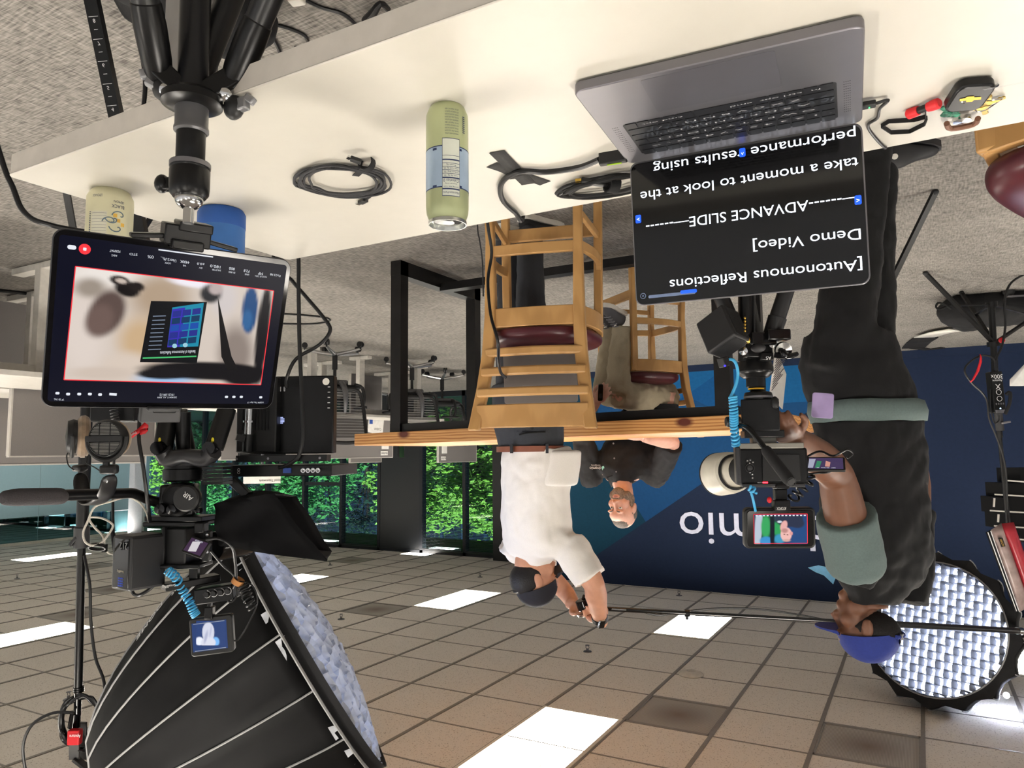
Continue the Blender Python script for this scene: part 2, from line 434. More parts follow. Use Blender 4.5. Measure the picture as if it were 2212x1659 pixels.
lg.add([(a, YB-.006, z) for a, z in [onwall(*p) for p in pts]]+[(a, YB-.001, z) for a, z in [onwall(*p) for p in pts]],
       [tuple(range(7)), tuple(range(13, 6, -1))]+[(i, (i+1) % 7, 7+(i+1) % 7, 7+i) for i in range(7)])
tag(lg.build('wall_emblem', mat('sign_azure', '#7fc4ee', .5)), 'pale blue curved emblem on the navy wall by the lettering', 'emblem')
# ---- window wall, end walls
DK = mat('window_frame_dark', '#12151b', .45, .2)
MUL = [24, 23, 22, 21, 20, 19, 18, 17.15, 16.75, 15.65, 14.6, 13.55, 12.5, 11.4, 10.36, 9.38, 8.35, 7.38, 6.62]
def glass(name, tint, gl=.1):
    m = bpy.data.materials.new(name); m.use_nodes = True; nt = m.node_tree; nt.nodes.remove(nt.nodes['Principled BSDF'])
    a = nt.nodes.new('ShaderNodeBsdfTransparent'); a.inputs[0].default_value = lin(tint)
    g = nt.nodes.new('ShaderNodeBsdfGlossy'); g.inputs['Roughness'].default_value = .02
    f = nt.nodes.new('ShaderNodeFresnel'); f.inputs[0].default_value = 1.45; x = nt.nodes.new('ShaderNodeMixShader')
    gm = nt.nodes.new('ShaderNodeNewGeometry'); iv = nt.nodes.new('ShaderNodeMath'); iv.operation = 'MULTIPLY_ADD'; iv.inputs[1].default_value = -1; iv.inputs[2].default_value = 1
    mu = nt.nodes.new('ShaderNodeMath'); mu.operation = 'MULTIPLY'
    nt.links.new(gm.outputs['Backfacing'], iv.inputs[0]); nt.links.new(iv.outputs[0], mu.inputs[0]); nt.links.new(f.outputs[0], mu.inputs[1]); nt.links.new(mu.outputs[0], x.inputs[0]); nt.links.new(a.outputs[0], x.inputs[1]); nt.links.new(g.outputs[0], x.inputs[2])
    nt.links.new(x.outputs[0], nt.nodes['Material Output'].inputs[0]); return m
GLASS = glass('window_glass', '#c3d6dc')
BLD = mat('blind_slat', '#1d2735', .5)
for n in range(len(MUL)-1):
    xa, xb = MUL[n], MUL[n+1]
    if (xa, xb) in ((18, 17.15), (17.15, 16.75)): continue
    f = MB(); w = .07
    f.box((xb, YW, ZC/2), (w, .12, ZC)); f.box(((xa+xb)/2, YW, .05), (xa-xb, .12, .1)); f.box(((xa+xb)/2, YW, ZC-.03), (xa-xb, .12, .06))
    solid = abs(xa-9.38) < .01
    if n == len(MUL)-6: f.box(((xa+xb)/2, YW, at(700, 1045, y=YW).z), (xa-xb, .08, .07))
    fo = struct(f.build('window_%d' % (n+1), DK))
    if solid:
        o = MB().box(((xa+xb)/2, YW, ZC/2), (xa-xb-.06, .1, ZC-.12)).build('spandrel_panel', mat('panel_black', '#0d0f12', .4), fo); o['kind'] = 'structure'
    else:
        o = MB().box(((xa+xb)/2, YW, ZC/2), (xa-xb-.04, .008, ZC-.1)).build('pane', GLASS, fo); o['kind'] = 'structure'
    if xa < 11.5 and not solid:
        s = MB(); k = 0; z = ZC-.1
        zb_ = .35 if xa < 9 else 1.9 if xa > 11 else 1.6
        xx = xa if xa < 9 else xa
        while z > zb_:
            s.box((0, 0, 0), (xa-xb-.09, .02, .0012), MT((xa+xb)/2, YW-.085, z, 0, R(-18))); z -= .027; k += 1
        r = thing('window_blind', {0: 'lowered blind with fine dark slats, next to the black column', 1: 'lowered blind with fine dark slats, beside the black wall panel', 3: 'half-raised blind beside the far edge of the black wall panel', 4: 'half-raised blind over the divided window'}[len(MUL)-2-n], 'blind', MT((xa+xb)/2, YW-.085, ZC-.07), 'venetian blinds')
        s.build('slat_set', BLD, r)
        MB().box(((xa+xb)/2, YW-.085, ZC-.085), (xa-xb-.08, .03, .03)).build('headrail', DK, r)
WW = mat('wall_white', '#c6cad2', .8)
struct(MB().box((17.45, YW+.02, ZC/2), (1.4, .16, ZC)).build('wall_pier', WW))
struct(MB().box((6.41, 11.36, ZC/2), (.42, .34, ZC)).build('column_dark', mat('column_black', '#0e0e0f', .5)))
struct(MB().box((5.5, YW+.02, ZC/2), (2.0, .16, ZC)).build('wall_corner', mat('corner_dark', '#15171c', .7)))
struct(MB().box((4.83, 10.75, ZC/2), (.14, 1.5, ZC)).build('wall_return', BW[0]))
struct(MB().box((-6, 3.75, ZC/2), (.2, 15.5, ZC)).build('wall_left', WW))
struct(MB().box((8, -4, ZC/2), (32, .2, ZC)).build('wall_front', WW))
struct(MB().box((24.1, 3.75, ZC/2), (.2, 15.5, ZC)).build('wall_right', mat('wall_far', '#7f959c', .8)))
# glass partition of the side room: frosted to door height, clear above
zf = at(60, 1117, x=XG).z
fr_ = mat('frosted_film', '#98b8c4', .55, var=.02)
g = MB(); g.box((XG, 3.7, zf/2), (.014, 15.2, zf)); wg = struct(g.build('partition_glass', fr_))
g = MB(); g.box((XG, 3.7, (zf+ZC)/2), (.012, 15.2, ZC-zf-.04)); o = struct(g.build('clear_pane', glass('partition_clear', '#9dbcc0'), wg))
g = MB()
for y in (9.2, 6.6, 4., 1.4): g.box((XG-.001, y, ZC/2), (.016, .006, ZC-.05))
struct(g.build('glass_joint', mat('joint_grey', '#6f8288', .5), wg))
struct(MB().box((XG, 3.7, ZC-.03), (.06, 15.2, .06)).build('trim_1', WHT))
# fire alarm on the white pier
p = at(265, 1083, y=YW-.06)
r = thing('fire_alarm_sign', 'small red and white square sign on the white pier by the window', 'sign', MT(p.x, YW-.075, p.z))
MB().box((0, 0, 0), (.17, .02, .17)).build('plate', RED, r, True)
MB().box((.0, -.011, -.01), (.04, .004, .1)).add([(-.03, -.012, .02), (0, -.012, .06), (.03, -.012, .02)], [(0, 1, 2)]).build('symbol', WHT, r, True)
# ---- outside
LEAF = [mat('leaf_bright', '#8fc046', .6, var=.35, scale=3), mat('leaf_green', '#4f9a48', .6, var=.35, scale=3), mat('leaf_dark', '#1f3d2a', .7, var=.4, scale=2)]
struct(MB().box((12, 24, -.1), (60, 24, .1)).build('ground_outside', mat('lawn', '#35502a', .95, var=.3, scale=2)))
BARK = mat('bark', '#3a2f28', .9, bump=.5, scale=20)
def tree(x, y, h, rad, k, label, n=2600, z0=.8, seed=1):
    rg = random.Random(seed); r = thing('tree', label, 'tree', MT(x, y, -.05), 'trees outside the windows')
    m = MB(); cl = [(rg.uniform(-rad, rad), rg.uniform(-rad*.6, rad*.6), rg.uniform(z0, h), rg.uniform(.5, 1.)) for _ in range(26)]
    for _ in range(n):
        a, b, c, q = rg.choice(cl); d = Vector((rg.gauss(0, 1), rg.gauss(0, 1), rg.gauss(0, .5))); d.normalize(); d *= q*rg.random()**.4*.8
        p = Vector((a, b, c))+d; s = rg.uniform(.06, .13)
        u = Vector((rg.gauss(0, 1), rg.gauss(0, 1), rg.gauss(0, .7))).normalized(); w = u.orthogonal().normalized()
        m.add([p+u*s, p+w*s*.5, p-u*s, p-w*s*.5], [(0, 1, 2, 3)])
    m.build('crown', LEAF[k], r, True, ang=180)
    t_ = MB(); t_.tube([(0, 0, 0), (.05, 0, h*.3), (-.04, .05, h*.6), (0, 0, h*.85)], [.14, .11, .07, .03], 8, 3)
    for q in cl[:9]: t_.tube([(0, 0, h*.3+rg.random()*h*.25), (q[0]*.5, q[1]*.5, q[2]*.8), q[:3]], [.05, .03, .012], 6, 3)
    t_.build('trunk', BARK, r, True)
TL = ['bright green leafy tree outside the blinds beside the black column', 'bright green leafy tree outside beside the black wall panel', 'mid green tree outside the half-raised blind', 'tree outside the divided window behind the black hood',
      'tree outside the window by the camera rig head', 'tree outside the window by the white pier', 'tree outside seen through the clear glass of the side room', 'dark tree standing behind the others outside']
TP = [(10.4, 17.0, 3.1, .95, 0, .3), (13.4, 18.0, 3.2, .95, 0, .2), (16.4, 17.4, 2.8, .95, 1, .2), (19.4, 18.4, 3.2, .95, 1, .2), (22.4, 17.4, 3.5, .95, 1, .2), (25.4, 18.2, 3.3, .95, 0, .2), (30, 18.4, 3.6, 1.5, 1, .2)]
for k, (x, y, h, rad, c, z0) in enumerate(TP): tree(x, y, h, rad, c, TL[k], 4600 if k < 6 else 3000, z0, 3+k)
TD = ['the column end', 'the black wall panel', 'the half-raised blind', 'the divided window', 'the rig head', 'the white pier']
for k in range(6): tree(11.9+3.05*k, 21.3, 4.2, .95, 2, 'dark tree in the back row outside, near '+TD[k], 2600, .2, 40+k)
struct(MB().box((16, 13.1, 3.3), (30, 3.0, .25)).build('roof_overhang', mat('soffit', '#20262c', .9)))
r = thing('backdrop', 'dark ribbed building added behind the trees to fill in the darkness', 'backdrop', MT(20, 24, -.05))  # added dark wall with ribs, keeps the background behind the panes dark
MB().box((0, .3, 3.2), (44, .5, 6.4)).build('wall', mat('far_wall', '#1b2a3a', .8), r, True)
q = MB()
for k in range(44): q.box((-21.5+k, 0, 3.2), (.12, .12, 6.4))
q.build('rib', mat('far_rib', '#2c4258', .7), r, True)
# ================================================================ THE WHITE DESK AND WHAT LIES ON IT
ZD = .73
DESKM = mat('desk_laminate', '#b7b3a9', .38, var=.015)
EDGE = mat('desk_edge', '#c4beb5', .5)
desk = thing('desk', 'white laminate desk in front, carrying the laptop, cans and coiled cables', 'desk', MT(.5, .9, 0))
MB().rrect((.492, .9), 1.525, .6, .012, ZD-.003, ZD).build('desk_top', DESKM, desk, bevel=.0015)
MB().rrect((.492, .9), 1.523, .598, .012, ZD-.034, ZD-.0031).build('edge_band', EDGE, desk)
lx = at(415, 60, y=.84).x
SILV = mat('desk_leg_silver', '#8b8886', .42, .35)
for x in (lx, -.15):
    q = MB(); q.box((x, .84, .36), (.085, .055, .67)); q.box((x, .88, .025), (.07, .56, .035)); q.build('leg', SILV, desk, bevel=.004)
q = MB(); q.box(((lx-.15)/2, .84, .66), (abs(lx+.15)-.09, .04, .06)); q.build('crossbeam', SILV, desk)
# ---------------- laptop running the teleprompter text
ALU = mat('laptop_aluminium', '#77757a', .38, .75, var=.02); ALUD = mat('laptop_key_well', '#1a1a1c', .5)
LAP = MT(.203, 1.038, ZD, R(-4.2)); lap = thing('laptop', 'open grey laptop on the white desk showing large white prompter text', 'laptop', LAP)
W2, DP = .16, .247
q = MB(); q.T = LAP; q.rrect((0, -DP/2), W2*2, DP, .012, .002, .0155); q.build('base', ALU, lap, bevel=.0015)
q = MB(); q.T = LAP; q.rrect((.004, -DP+.052), .15, .088, .004, .0155, .0158)
q.build('trackpad', mat('trackpad', '#6c6a70', .3, .6, var=.02), lap)
q = MB(); q.T = LAP; q.rrect((0, -.082), .262, .104, .004, .0152, .0157); kw = q.build('key_bed', ALUD, lap)
q = MB(); q.T = LAP
ROWS = [[1.0]*14, [1.0]*13+[1.5], [1.5]+[1.0]*13, [1.75]+[1.0]*11+[1.8], [2.25]+[1.0]*10+[2.3], [1, 1, 1, 1.25, 5.1, 1.25, 1, .95, .95, .95]]
LEG = ['esc               ', '` 1 2 3 4 5 6 7 8 9 0 - = ', 'Q W E R T Y U I O P [ ]', 'A S D F G H J K L ; \'', 'Z X C V B N M , . /', 'fn  ctrl opt  cmd             cmd opt']
for i, row in enumerate(ROWS):
    x = -.129; sc = .258/sum(row); y = -.036-i*.0182
    for w in row:
        q.rrect((x+w*sc/2, y), w*sc-.0022, .0155, .0015, .0156, .0168, None, 2); x += w*sc
q.build('keyboard', mat('key_cap', '#17171a', .38, coat=.2), lap)
for i, s in enumerate(LEG):
    text(s, .006, LAP @ MT(-.004+.003*(i == 4), -.036-i*.0182, .0169), mat('key_legend', '#8e8e92', .6), lap, 'key_lettering', 0, width=(.24, .235, .2, .19, .18, .22)[i])
for s in (-1, 1):
    q = MB(); q.T = LAP
    for a in range(4):
        for b in range(14): q.box((s*(.139+a*.0022), -.045-b*.0065, .01555), (.0012, .0012, .0002))
    q.build('speaker_grille', ALUD, lap)
tl = R(4)   # lid leans back
LID = LAP @ MT(0, .004, .012, 0, R(90)-tl)                # local x right, y up the lid, z towards the reader
LH = .219
q = MB(); q.T = LID; q.rrect((0, LH/2), W2*2, LH, .012, -.005, -.0006); lid = q.build('lid', ALU, lap, bevel=.001)
q = MB(); q.T = LID; q.rrect((0, LH/2+.001), W2*2-.004, LH-.005, .011, -.0006, .0002); q.build('display', mat('screen_black', '#020203', .08, spec=.6, var=0), lid)
q = MB(); q.T = LAP; q.cyl((-.12, .004, .012), (.12, .004, .012), .0055, n=12); q.build('hinge', mat('hinge_black', '#101012', .4), lap)
SCW = mat('screen_text', '#e8f2ff', .5, emit='#e8f2ff', es=.95, var=0)
SCB = mat('screen_blue', '#1550e8', .5, emit='#1550e8', es=.8, var=0); SCG = mat('screen_grey', '#56627a', .5, emit='#56627a', es=.6, var=0)
def scr(x, y, z=.0006): return LID @ MT(x, y, z)
def line(s, v, w, xl=-.153, size=.021):
    text(s, size, scr(xl, LH*(1-v)), SCW, lid, 'prompter_text', 0, 'LEFT', width=w)
line('[Autonomous Reflections', .125, .258); line('Demo Video]', .315, .138); line('\u2014------ADVANCE SLIDE\u2014------', .535, .292)
line('take a moment to look at the', .755, .298); line('performance results using', .93, .275)
q = MB(); q.T = LID; q.rrect((.105, LH*.945), .07, .0045, .002, .0004, .0007); q.build('progress_bar', SCG, lid)
q = MB(); q.T = LID; q.rrect((.08, LH*.935), .024, .005, .002, .0005, .0008); q.build('progress_mark', SCB, lid)
q = MB(); q.T = LID
q.tube([(.148+.004*math.cos(a*PI/8), LH*.935+.004*math.sin(a*PI/8), .0007) for a in range(16)], .0005, 4, 0, True)
for s in (-1, 1): q.bar((.1465, LH*.935-s*.0015, .0007), (.1495, LH*.935+s*.0015, .0007), .0006, .0006)
q.build('close_icon', SCG, lid)
for x, v, ch in ((-.150, .52, '<'), (.150, .60, '>'), (-.005, .935, '^')):
    q = MB(); q.T = LID; q.rrect((x, LH*(1-v)), .0085, .0125, .002, .0006, .0009); q.build('scroll_button', SCB, lid)
    text(ch, .009, scr(x, LH*(1-v), .0011), SCW, lid, 'button_arrow', 0)
# ---------------- cables at the laptop
LIME = mat('hdmi_lime', '#a8d437', .5)
c = thing('video_cable', 'black video cable with a lime-marked plug taped to the desk', 'cable', at(1200, 372, z=ZD))
P = [LAP @ Vector((.172, -.018, .008)), LAP @ Vector((.2, -.02, .008)), at(1250, 362, z=ZD+.008), at(1180, 372, z=ZD+.006), at(1120, 371, z=ZD+.006), at(1084, 395, z=ZD+.006), at(1085, 430, z=ZD+.007), at(1112, 458, z=ZD+.006), Vector((.645, 1.215, ZD-.01)), Vector((.65, 1.225, ZD-.2)), Vector((.68, 1.26, ZD-.5)), Vector((.72, 1.32, .008)), Vector((.9, 1.5, .008))]
MB().tube(P[1:], .0046, 10, 5).build('cord', CAB, c)
q = MB(); q.bar(LAP @ Vector((.1575, -.018, .008)), P[1], .011, .02); q.build('plug', K, c, bevel=.002)
q = MB(); q.bar(LAP @ Vector((.166, -.018, .0132)), LAP @ Vector((.188, -.0195, .0132)), .001, .013); q.build('plug_label', LIME, c)
GT = mat('gaffer_tape', '#2e2d2c', .8, bump=.3, scale=300)
for k, (a, b_, lb) in enumerate((((1062, 355), (1178, 395), 'long black tape strip holding the video cable, on the side towards the coiled cables'), ((1073, 326), (1142, 396), 'black tape strip crossing the other one on the video cable'))):
    A = at(*a, z=ZD); B = at(*b_, z=ZD); q = MB(); n = 12; v = []; d = (B-A).normalized(); sd = Vector((-d.y, d.x, 0))*.0125
    mid = [at(1120, 371, z=ZD), at(1105, 371, z=ZD)][k]
    for i in range(n+1):
        p = A.lerp(B, i/n); h = .0006*(k+1)+.0115*math.exp(-((p-mid).length/.009)**2)
        v.append([p+sd+Vector((0, 0, h)), p-sd+Vector((0, 0, h)), p-sd+Vector((0, 0, h+.0004)), p+sd+Vector((0, 0, h+.0004))])
    tag(q.loft(v).build('tape_strip', GT, ang=180), lb, 'tape', 'black tape strips on the cable')
c = thing('charging_cable', 'thin black charging cable with a green light at the laptop side', 'cable', LAP @ Vector((-.16, -.03, 0)))
P = [LAP @ Vector((-.176, -.035, .008)), LAP @ Vector((-.19, -.033, .006)), at(1900, 235, z=ZD+.005), at(1895, 255, z=ZD+.004), at(1875, 275, z=ZD+.004), Vector((.02, 1.19, ZD+.003)), Vector((.03, 1.23, ZD-.05)), Vector((.05, 1.26, .4)), Vector((.1, 1.5, .005))]
MB().tube(P, .0022, 8, 5).build('cord', CAB, c)
q = MB(); q.bar(LAP @ Vector((-.1575, -.035, .008)), P[0], .012, .007); q.build('plug', K, c, bevel=.0015)
q = MB(); q.ell(LAP @ Vector((-.168, -.0355, .0125)), (.001, .001, .0006), None, 8, 6); q.build('status_light', mat('led_green', '#37ff7a', .4, emit='#37ff7a', es=3), c)
def coil_cable(name, label, cx, cy, ra, rb, turns, r, m, seed, group=None, rot=0):
    t = thing(name, label, 'cable', (cx, cy, ZD), group); rg = random.Random(seed); P = []
    for i in range(turns*14+1):
        a = 2*PI*i/14; k = i/14
        ox, oy = .009*math.sin(int(k)*2.4+.5), .007*math.cos(int(k)*1.9); P.append((cx+ox+(ra+rg.uniform(-.003, .003)+.009*math.sin(int(k+.25)*2.1))*math.cos(a+rot), cy+oy+(rb+rg.uniform(-.003, .003)+.008*math.cos(int(k+.6)*1.7))*math.sin(a+rot), ZD+r+(r*1.5)*(k % 3)*.75+rg.uniform(0, .001)))
    MB().tube(P, r, 7, 3).build('cord', m, t)
    return t, P
BRD = mat('braided_cord', '#242427', .6, bump=.6, scale=700)
pc = [at(*p, z=ZD) for p in ((620, 370), (855, 400), (740, 333), (740, 432))]
cx, cy = sum(p.x for p in pc)/4, sum(p.y for p in pc)/4
t, P = coil_cable('coiled_cable', 'black braided cable coiled in an oval with a velcro tie, beside the green can', cx, cy, .068, .064, 7, .0022, BRD, 5, 'coiled cables on the desk')
vp = at(792, 352, z=ZD+.006); q = MB()
q.lathe([(.011, -.006), (.0125, -.006), (.0125, .006), (.011, .006), (.011, -.006)], aim(vp, at(815, 372, z=ZD+.008)), 16)
q.bar(at(790, 360, z=ZD+.012), at(768, 380, z=ZD+.003), .011, .0012); q.build('velcro_tie', KC, t)
MB().bar(at(780, 350, z=ZD+.016), at(757, 342, z=ZD+.012), .011, .006).build('plug', K, t, bevel=.001)
q = MB(); q.bar(at(790, 432, z=ZD+.004), at(778, 438, z=ZD+.004), .011, .006); q.tube([at(800, 425, z=ZD+.006), at(796, 428, z=ZD+.005), at(790, 432, z=ZD+.004)], .0022, 6, 2); q.build('plug', K, t, bevel=.001)
q = MB(); q.bar(at(757, 342, z=ZD+.012), at(750, 339, z=ZD+.011), .0085, .0028); q.bar(at(778, 438, z=ZD+.004), at(772, 441, z=ZD+.004), .0085, .0028); q.build('connector', STEEL, t)
p = at(1335, 418, z=ZD)
t, P = coil_cable('coiled_cable', 'thick black cable coiled beside the laptop at the far desk edge, with a gold plug', .455-.02, 1.115, .075, .038, 5, .0032, CAB, 9, 'coiled cables on the desk')
q = MB(); q.bar(at(1312, 398, z=ZD+.012), at(1255, 390, z=ZD+.008), .012, .009); q.build('plug', K, t, bevel=.002)
q = MB(); q.bar(at(1256, 390, z=ZD+.008), at(1243, 391, z=ZD+.008), .009, .004); q.build('connector', mat('gold_contact', '#c9a54c', .3, 1), t)
q = MB(); q.lathe([(.012, -.009), (.0145, -.009), (.0145, .009), (.012, .009), (.012, -.009)], aim(at(1322, 398, z=ZD+.014), at(1345, 402, z=ZD+.014)), 14); q.build('velcro_tie', KC, t)
# ---------------- drink cans
def wrap(o, cx, cy, r, a0):                     # bend flat lettering (x across, y up) round a can
    for v in o.data.vertices:
        x, y, z = v.co; a = a0+x/r; v.co = Vector((cx+(r+z)*math.cos(a), cy+(r+z)*math.sin(a), y))
def patch(MBx, cx, cy, r, a0, x0, x1, z0, z1):
    n = max(2, int(abs(x1-x0)/.004)); v = []
    for i in range(n+1):
        a = a0+(x0+(x1-x0)*i/n)/r
        v += [(cx+r*math.cos(a), cy+r*math.sin(a), z0), (cx+r*math.cos(a), cy+r*math.sin(a), z1)]
    MBx.add(v, [(2*i, 2*i+2, 2*i+3, 2*i+1) for i in range(n)])
ALC = mat('can_aluminium', '#c6c8c4', .22, 1, var=.02)
def can(px, py, r, h, label, body, sl=False):
    p = at(px, py, z=ZD); d = Vector((p.x, p.y, 0)).normalized(); cx, cy = p.x+d.x*r*.88, p.y+d.y*r*.88
    t = thing('drink_can', label, 'can', MT(cx, cy, ZD), 'drink cans on the desk'); M = MT(cx, cy, ZD)
    MB().lathe([(0, .004), (r*.7, .004), (r*.78, 0), (r*.86, .003), (r*.99, .012), (r, .02), (r, h-.022), (r*.97, h-.014), (r*.86, h-.006), (r*.85, h-.004)], M, 40).build('body', body, t)
    q = MB(); q.lathe([(r*.84, h-.006), (r*.9, h-.004), (r*.9, h), (r*.85, h), (r*.8, h-.006), (0, h-.006)], M, 32); q.build('top', ALC, t)
    q = MB(); q.rrect((0, -.004), .016, .026, .007, h-.0045, h-.0032, M @ MT(0, 0, 0, R(35))); q.build('ring_pull', STEEL, t)
    q = MB(); q.rrect((0, .012), .016, .014, .006, h-.0059, h-.0055, M @ MT(0, 0, 0, R(35))); q.build('opening', INK, t)
    return t, cx, cy, math.atan2(-d.y, -d.x)
def can_text(t, s, size, cx, cy, r, a0, x, z, m, width=None):
    o = text(s, size, MT(x, ZD+z, .0002), m, None, 'label_lettering', 0, width=width); wrap(o, cx, cy, r, a0)
    W = ROOT[t.name]; o.data.transform(W.inverted()); o.parent = t; ROOT[o.name] = W
CGR = mat('can_pale_green', '#aeb58c', .3, .45, var=.04); CBL = mat('can_pale_blue', '#9fb3c9', .35, .3); NAVY = mat('can_navy', '#223056', .5)
r, h = .0275, .157
t, cx, cy, a0 = can(966, 215, r, h, 'slim pale green and blue drink can standing between the two coiled cables', CGR)
q = MB(); q.lathe([(r+.0002, ZD+.062), (r+.0002, ZD+.116)], MT(cx, cy, 0), 40); q.build('label_band', CBL, t)
q = MB()
for z in (.062, .1155): q.lathe([(r+.0003, ZD+z-.0007), (r+.0003, ZD+z+.0007)], MT(cx, cy, 0), 40)
for s in (-.017, .017):
    for z in (.064, .1125): patch(q, cx, cy, r+.0004, a0, s-.003, s+.003, ZD+z, ZD+z+.003)
q.build('ornament', NAVY, t)
q = MB(); patch(q, cx, cy, r+.0005, a0, -.0165, .0065, ZD+.052, ZD+.128); q.build('nutrition_panel', mat('can_panel', '#c5c9bd', .5), t)
q = MB()
for z, k in ((.0525, .0004), (.1275, .0004), (.1185, .0009), (.104, .0009), (.0985, .0003), (.094, .0003), (.0895, .0003), (.085, .0003), (.0805, .0009), (.075, .0003)): patch(q, cx, cy, r+.0006, a0, -.016, .006, ZD+z-k, ZD+z+k)
for x in (-.0163, .0063): patch(q, cx, cy, r+.0006, a0, x-.0002, x+.0002, ZD+.052, ZD+.128)
for k in range(9): patch(q, cx, cy, r+.0006, a0, -.0255, -.0215, ZD+.02+k*.0026, ZD+.0212+k*.0026)
q.build('print_rule', NAVY, t)
for s, z, sz, w in (('Nutrition Facts', .1232, .0042, .02), ('Serving size 1 can', .1158, .0026, .019), ('Amount per serving', .1118, .0022, .015), ('Calories 0', .1075, .0055, .02), ('Total Fat 0g  0%', .1012, .0028, .019), ('Sodium 0mg  0%', .0963, .0028, .019), ('Total Carb 0g  0%', .0918, .0028, .019), ('Protein 0g', .0873, .0028, .012)):
    can_text(t, s, sz, cx, cy, r+.0006, a0, -.005, z, NAVY, w)
for k in range(10): can_text(t, ['CARBONATED WATER, NATURAL', 'FLAVORS, CITRIC ACID, SODIUM', 'CITRATE, CALCIUM CHLORIDE', 'NOT A SIGNIFICANT SOURCE OF', 'SAT FAT, TRANS FAT, FIBER'][k % 5], .0026, cx, cy, r+.0004, a0, -.006, .046-k*.0036, NAVY, .018)
CCR = mat('can_cream', '#cfcbab', .35, .25, var=.03)
r2 = .036
t, cx, cy, a0 = can(240, 402, r2, .125, 'cream drink can with leafy print, half hidden behind the tablet', CCR)
q = MB(); patch(q, cx, cy, r2+.0003, a0, .004, .03, ZD+.045, ZD+.12); q.build('nutrition_panel', mat('can_panel2', '#c9c7b4', .5), t)
q = MB()
for k in range(13): patch(q, cx, cy, r2+.0004, a0, .005, .029, ZD+.048+k*.005, ZD+.0484+k*.005)
for k in range(14): patch(q, cx, cy, r2+.0004, a0, .0312, .0345, ZD+.045+k*.003, ZD+.0464+k*.003)
q.build('print_rule', NAVY, t)
q = MB()
for k, (x, z, s) in enumerate(((-.006, .056, 1), (-.002, .062, -1), (-.012, .07, 1), (-.016, .05, -1))):
    P = []
    for i in range(14):
        u = i/13; a = u*4.2*s; P.append((x+.013*(1-u)*math.cos(a), z+.011*(1-u)*math.sin(a)))
    q.tube([(cx+(r2+.0005)*math.cos(a0+x_/r2), cy+(r2+.0005)*math.sin(a0+x_/r2), ZD+z_) for x_, z_ in P], .0009, 5, 2)
q.build('leaf_print', mat('can_slate', '#5d6f7c', .5), t)
q = MB()
for x, z in ((-.013, .058), (-.02, .064), (-.008, .05)): patch(q, cx, cy, r2+.0004, a0, x-.003, x+.003, ZD+z-.003, ZD+z+.003)
q.build('lemon_print', mat('can_lemon', '#d0a545', .5), t)
can_text(t, 'BLACK', .008, cx, cy, r2+.0004, a0, -.012, .034, NAVY, .02); can_text(t, 'LEMON', .006, cx, cy, r2+.0004, a0, -.013, .026, NAVY, .016)
can_text(t, 'LEMONADE', .006, cx, cy, r2+.0004, a0, .02, .018, NAVY, .016)
# ---------------- blue tumbler behind the tablet
p = at(480, 441, z=ZD); d = Vector((p.x, p.y, 0)).normalized(); r3 = .042; cx, cy = p.x+d.x*r3*.88, p.y+d.y*r3*.88
t = thing('tumbler', 'blue tumbler standing on the desk behind the tablet and its ball head', 'tumbler', MT(cx, cy, ZD)); M = MT(cx, cy, ZD)
MB().lathe([(0, .001), (r3*.9, .001), (r3, .008), (r3, .034), (r3*.985, .035)], M, 40).build('base_sleeve', mat('tumbler_navy', '#1b4a8f', .55), t)
MB().lathe([(r3*.985, .035), (r3*.985, .13), (r3*.9, .135), (0, .135)], M, 40).build('body', mat('tumbler_blue', '#2f5f9c', .5), t)
MB().lathe([(0, .135), (r3*.95, .135), (r3*.95, .15), (r3*.6, .156), (0, .156)], M, 40).build('lid', K, t)
# ---------------- red-tipped strap and key ring
t = thing('wrist_strap', 'black looped strap with two red end knobs on the far desk edge', 'strap', at(1950, 260, z=ZD))
a, b_ = at(1975, 242, z=ZD+.006), at(2014, 228, z=ZD+.008); d = (b_-a).normalized(); q = MB()
for s, e in ((a, -1), (b_, 1)): q.lathe([(0, -.006), (.006, -.006), (.007, 0), (.007, .008), (.005, .01), (0, .01)], aim(s, s+d*e), 16)
q.build('end_knob', mat('knob_red', '#d4252c', .45), t)
MB().cyl(a, b_, .0048, n=14).build('barrel', K, t)
P = [at(1999, 238, z=ZD+.006), at(2000, 252, z=ZD+.006), at(1975, 259, z=ZD+.004), at(1920, 262, z=ZD+.004), at(1904, 272, z=ZD+.004), at(1925, 286, z=ZD+.004), at(1965, 284, z=ZD+.004), at(1997, 268, z=ZD+.005), at(2004, 250, z=ZD+.007)]
q = MB(); v = []
for i in range(len(P)-1):
    for u in range(4):
        p = P[i].lerp(P[i+1], u/4); dd = (P[i+1]-P[i]).normalized(); n_ = Vector((-dd.y, dd.x, 0))*.0008
        v.append([p+n_+Vector((0, 0, .003)), p-n_+Vector((0, 0, .003)), p-n_-Vector((0, 0, .003)), p+n_-Vector((0, 0, .003))])
q.loft(v).build('strap_loop', KC, t, ang=60)
FOB = fr(2093, 203, 1.0); FM = basis(at(2093, 203, z=ZD+.012), Vector((.93, -.36, 0)).normalized(), Vector((.36, .93, 0)).normalized(), HZ) @ Euler((R(12), 0, 0)).to_matrix().to_4x4()
t = thing('key_ring', 'bunch of keys with a black car key fob at the far desk edge', 'keys', FM)
q = MB(); q.T = FM; q.rrect((0, 0), .045, .05, .012, -.006, .008); q.build('key_fob', KM, t, bevel=.003)
q = MB(); q.T = FM
q.add([(-.011, -.004, .0086), (-.003, -.004, .0086), (-.002, -.0065, .0086), (.006, -.0065, .0086), (.007, -.004, .0086), (.013, -.003, .0086), (.011, .002, .0086), (.004, .001, .0086), (.003, .004, .0086), (-.004, .004, .0086), (-.005, .001, .0086), (-.013, .001, .0086)], [tuple(range(12))])
q.build('emblem', mat('emblem_gold', '#d3a42c', .35, .6), t)
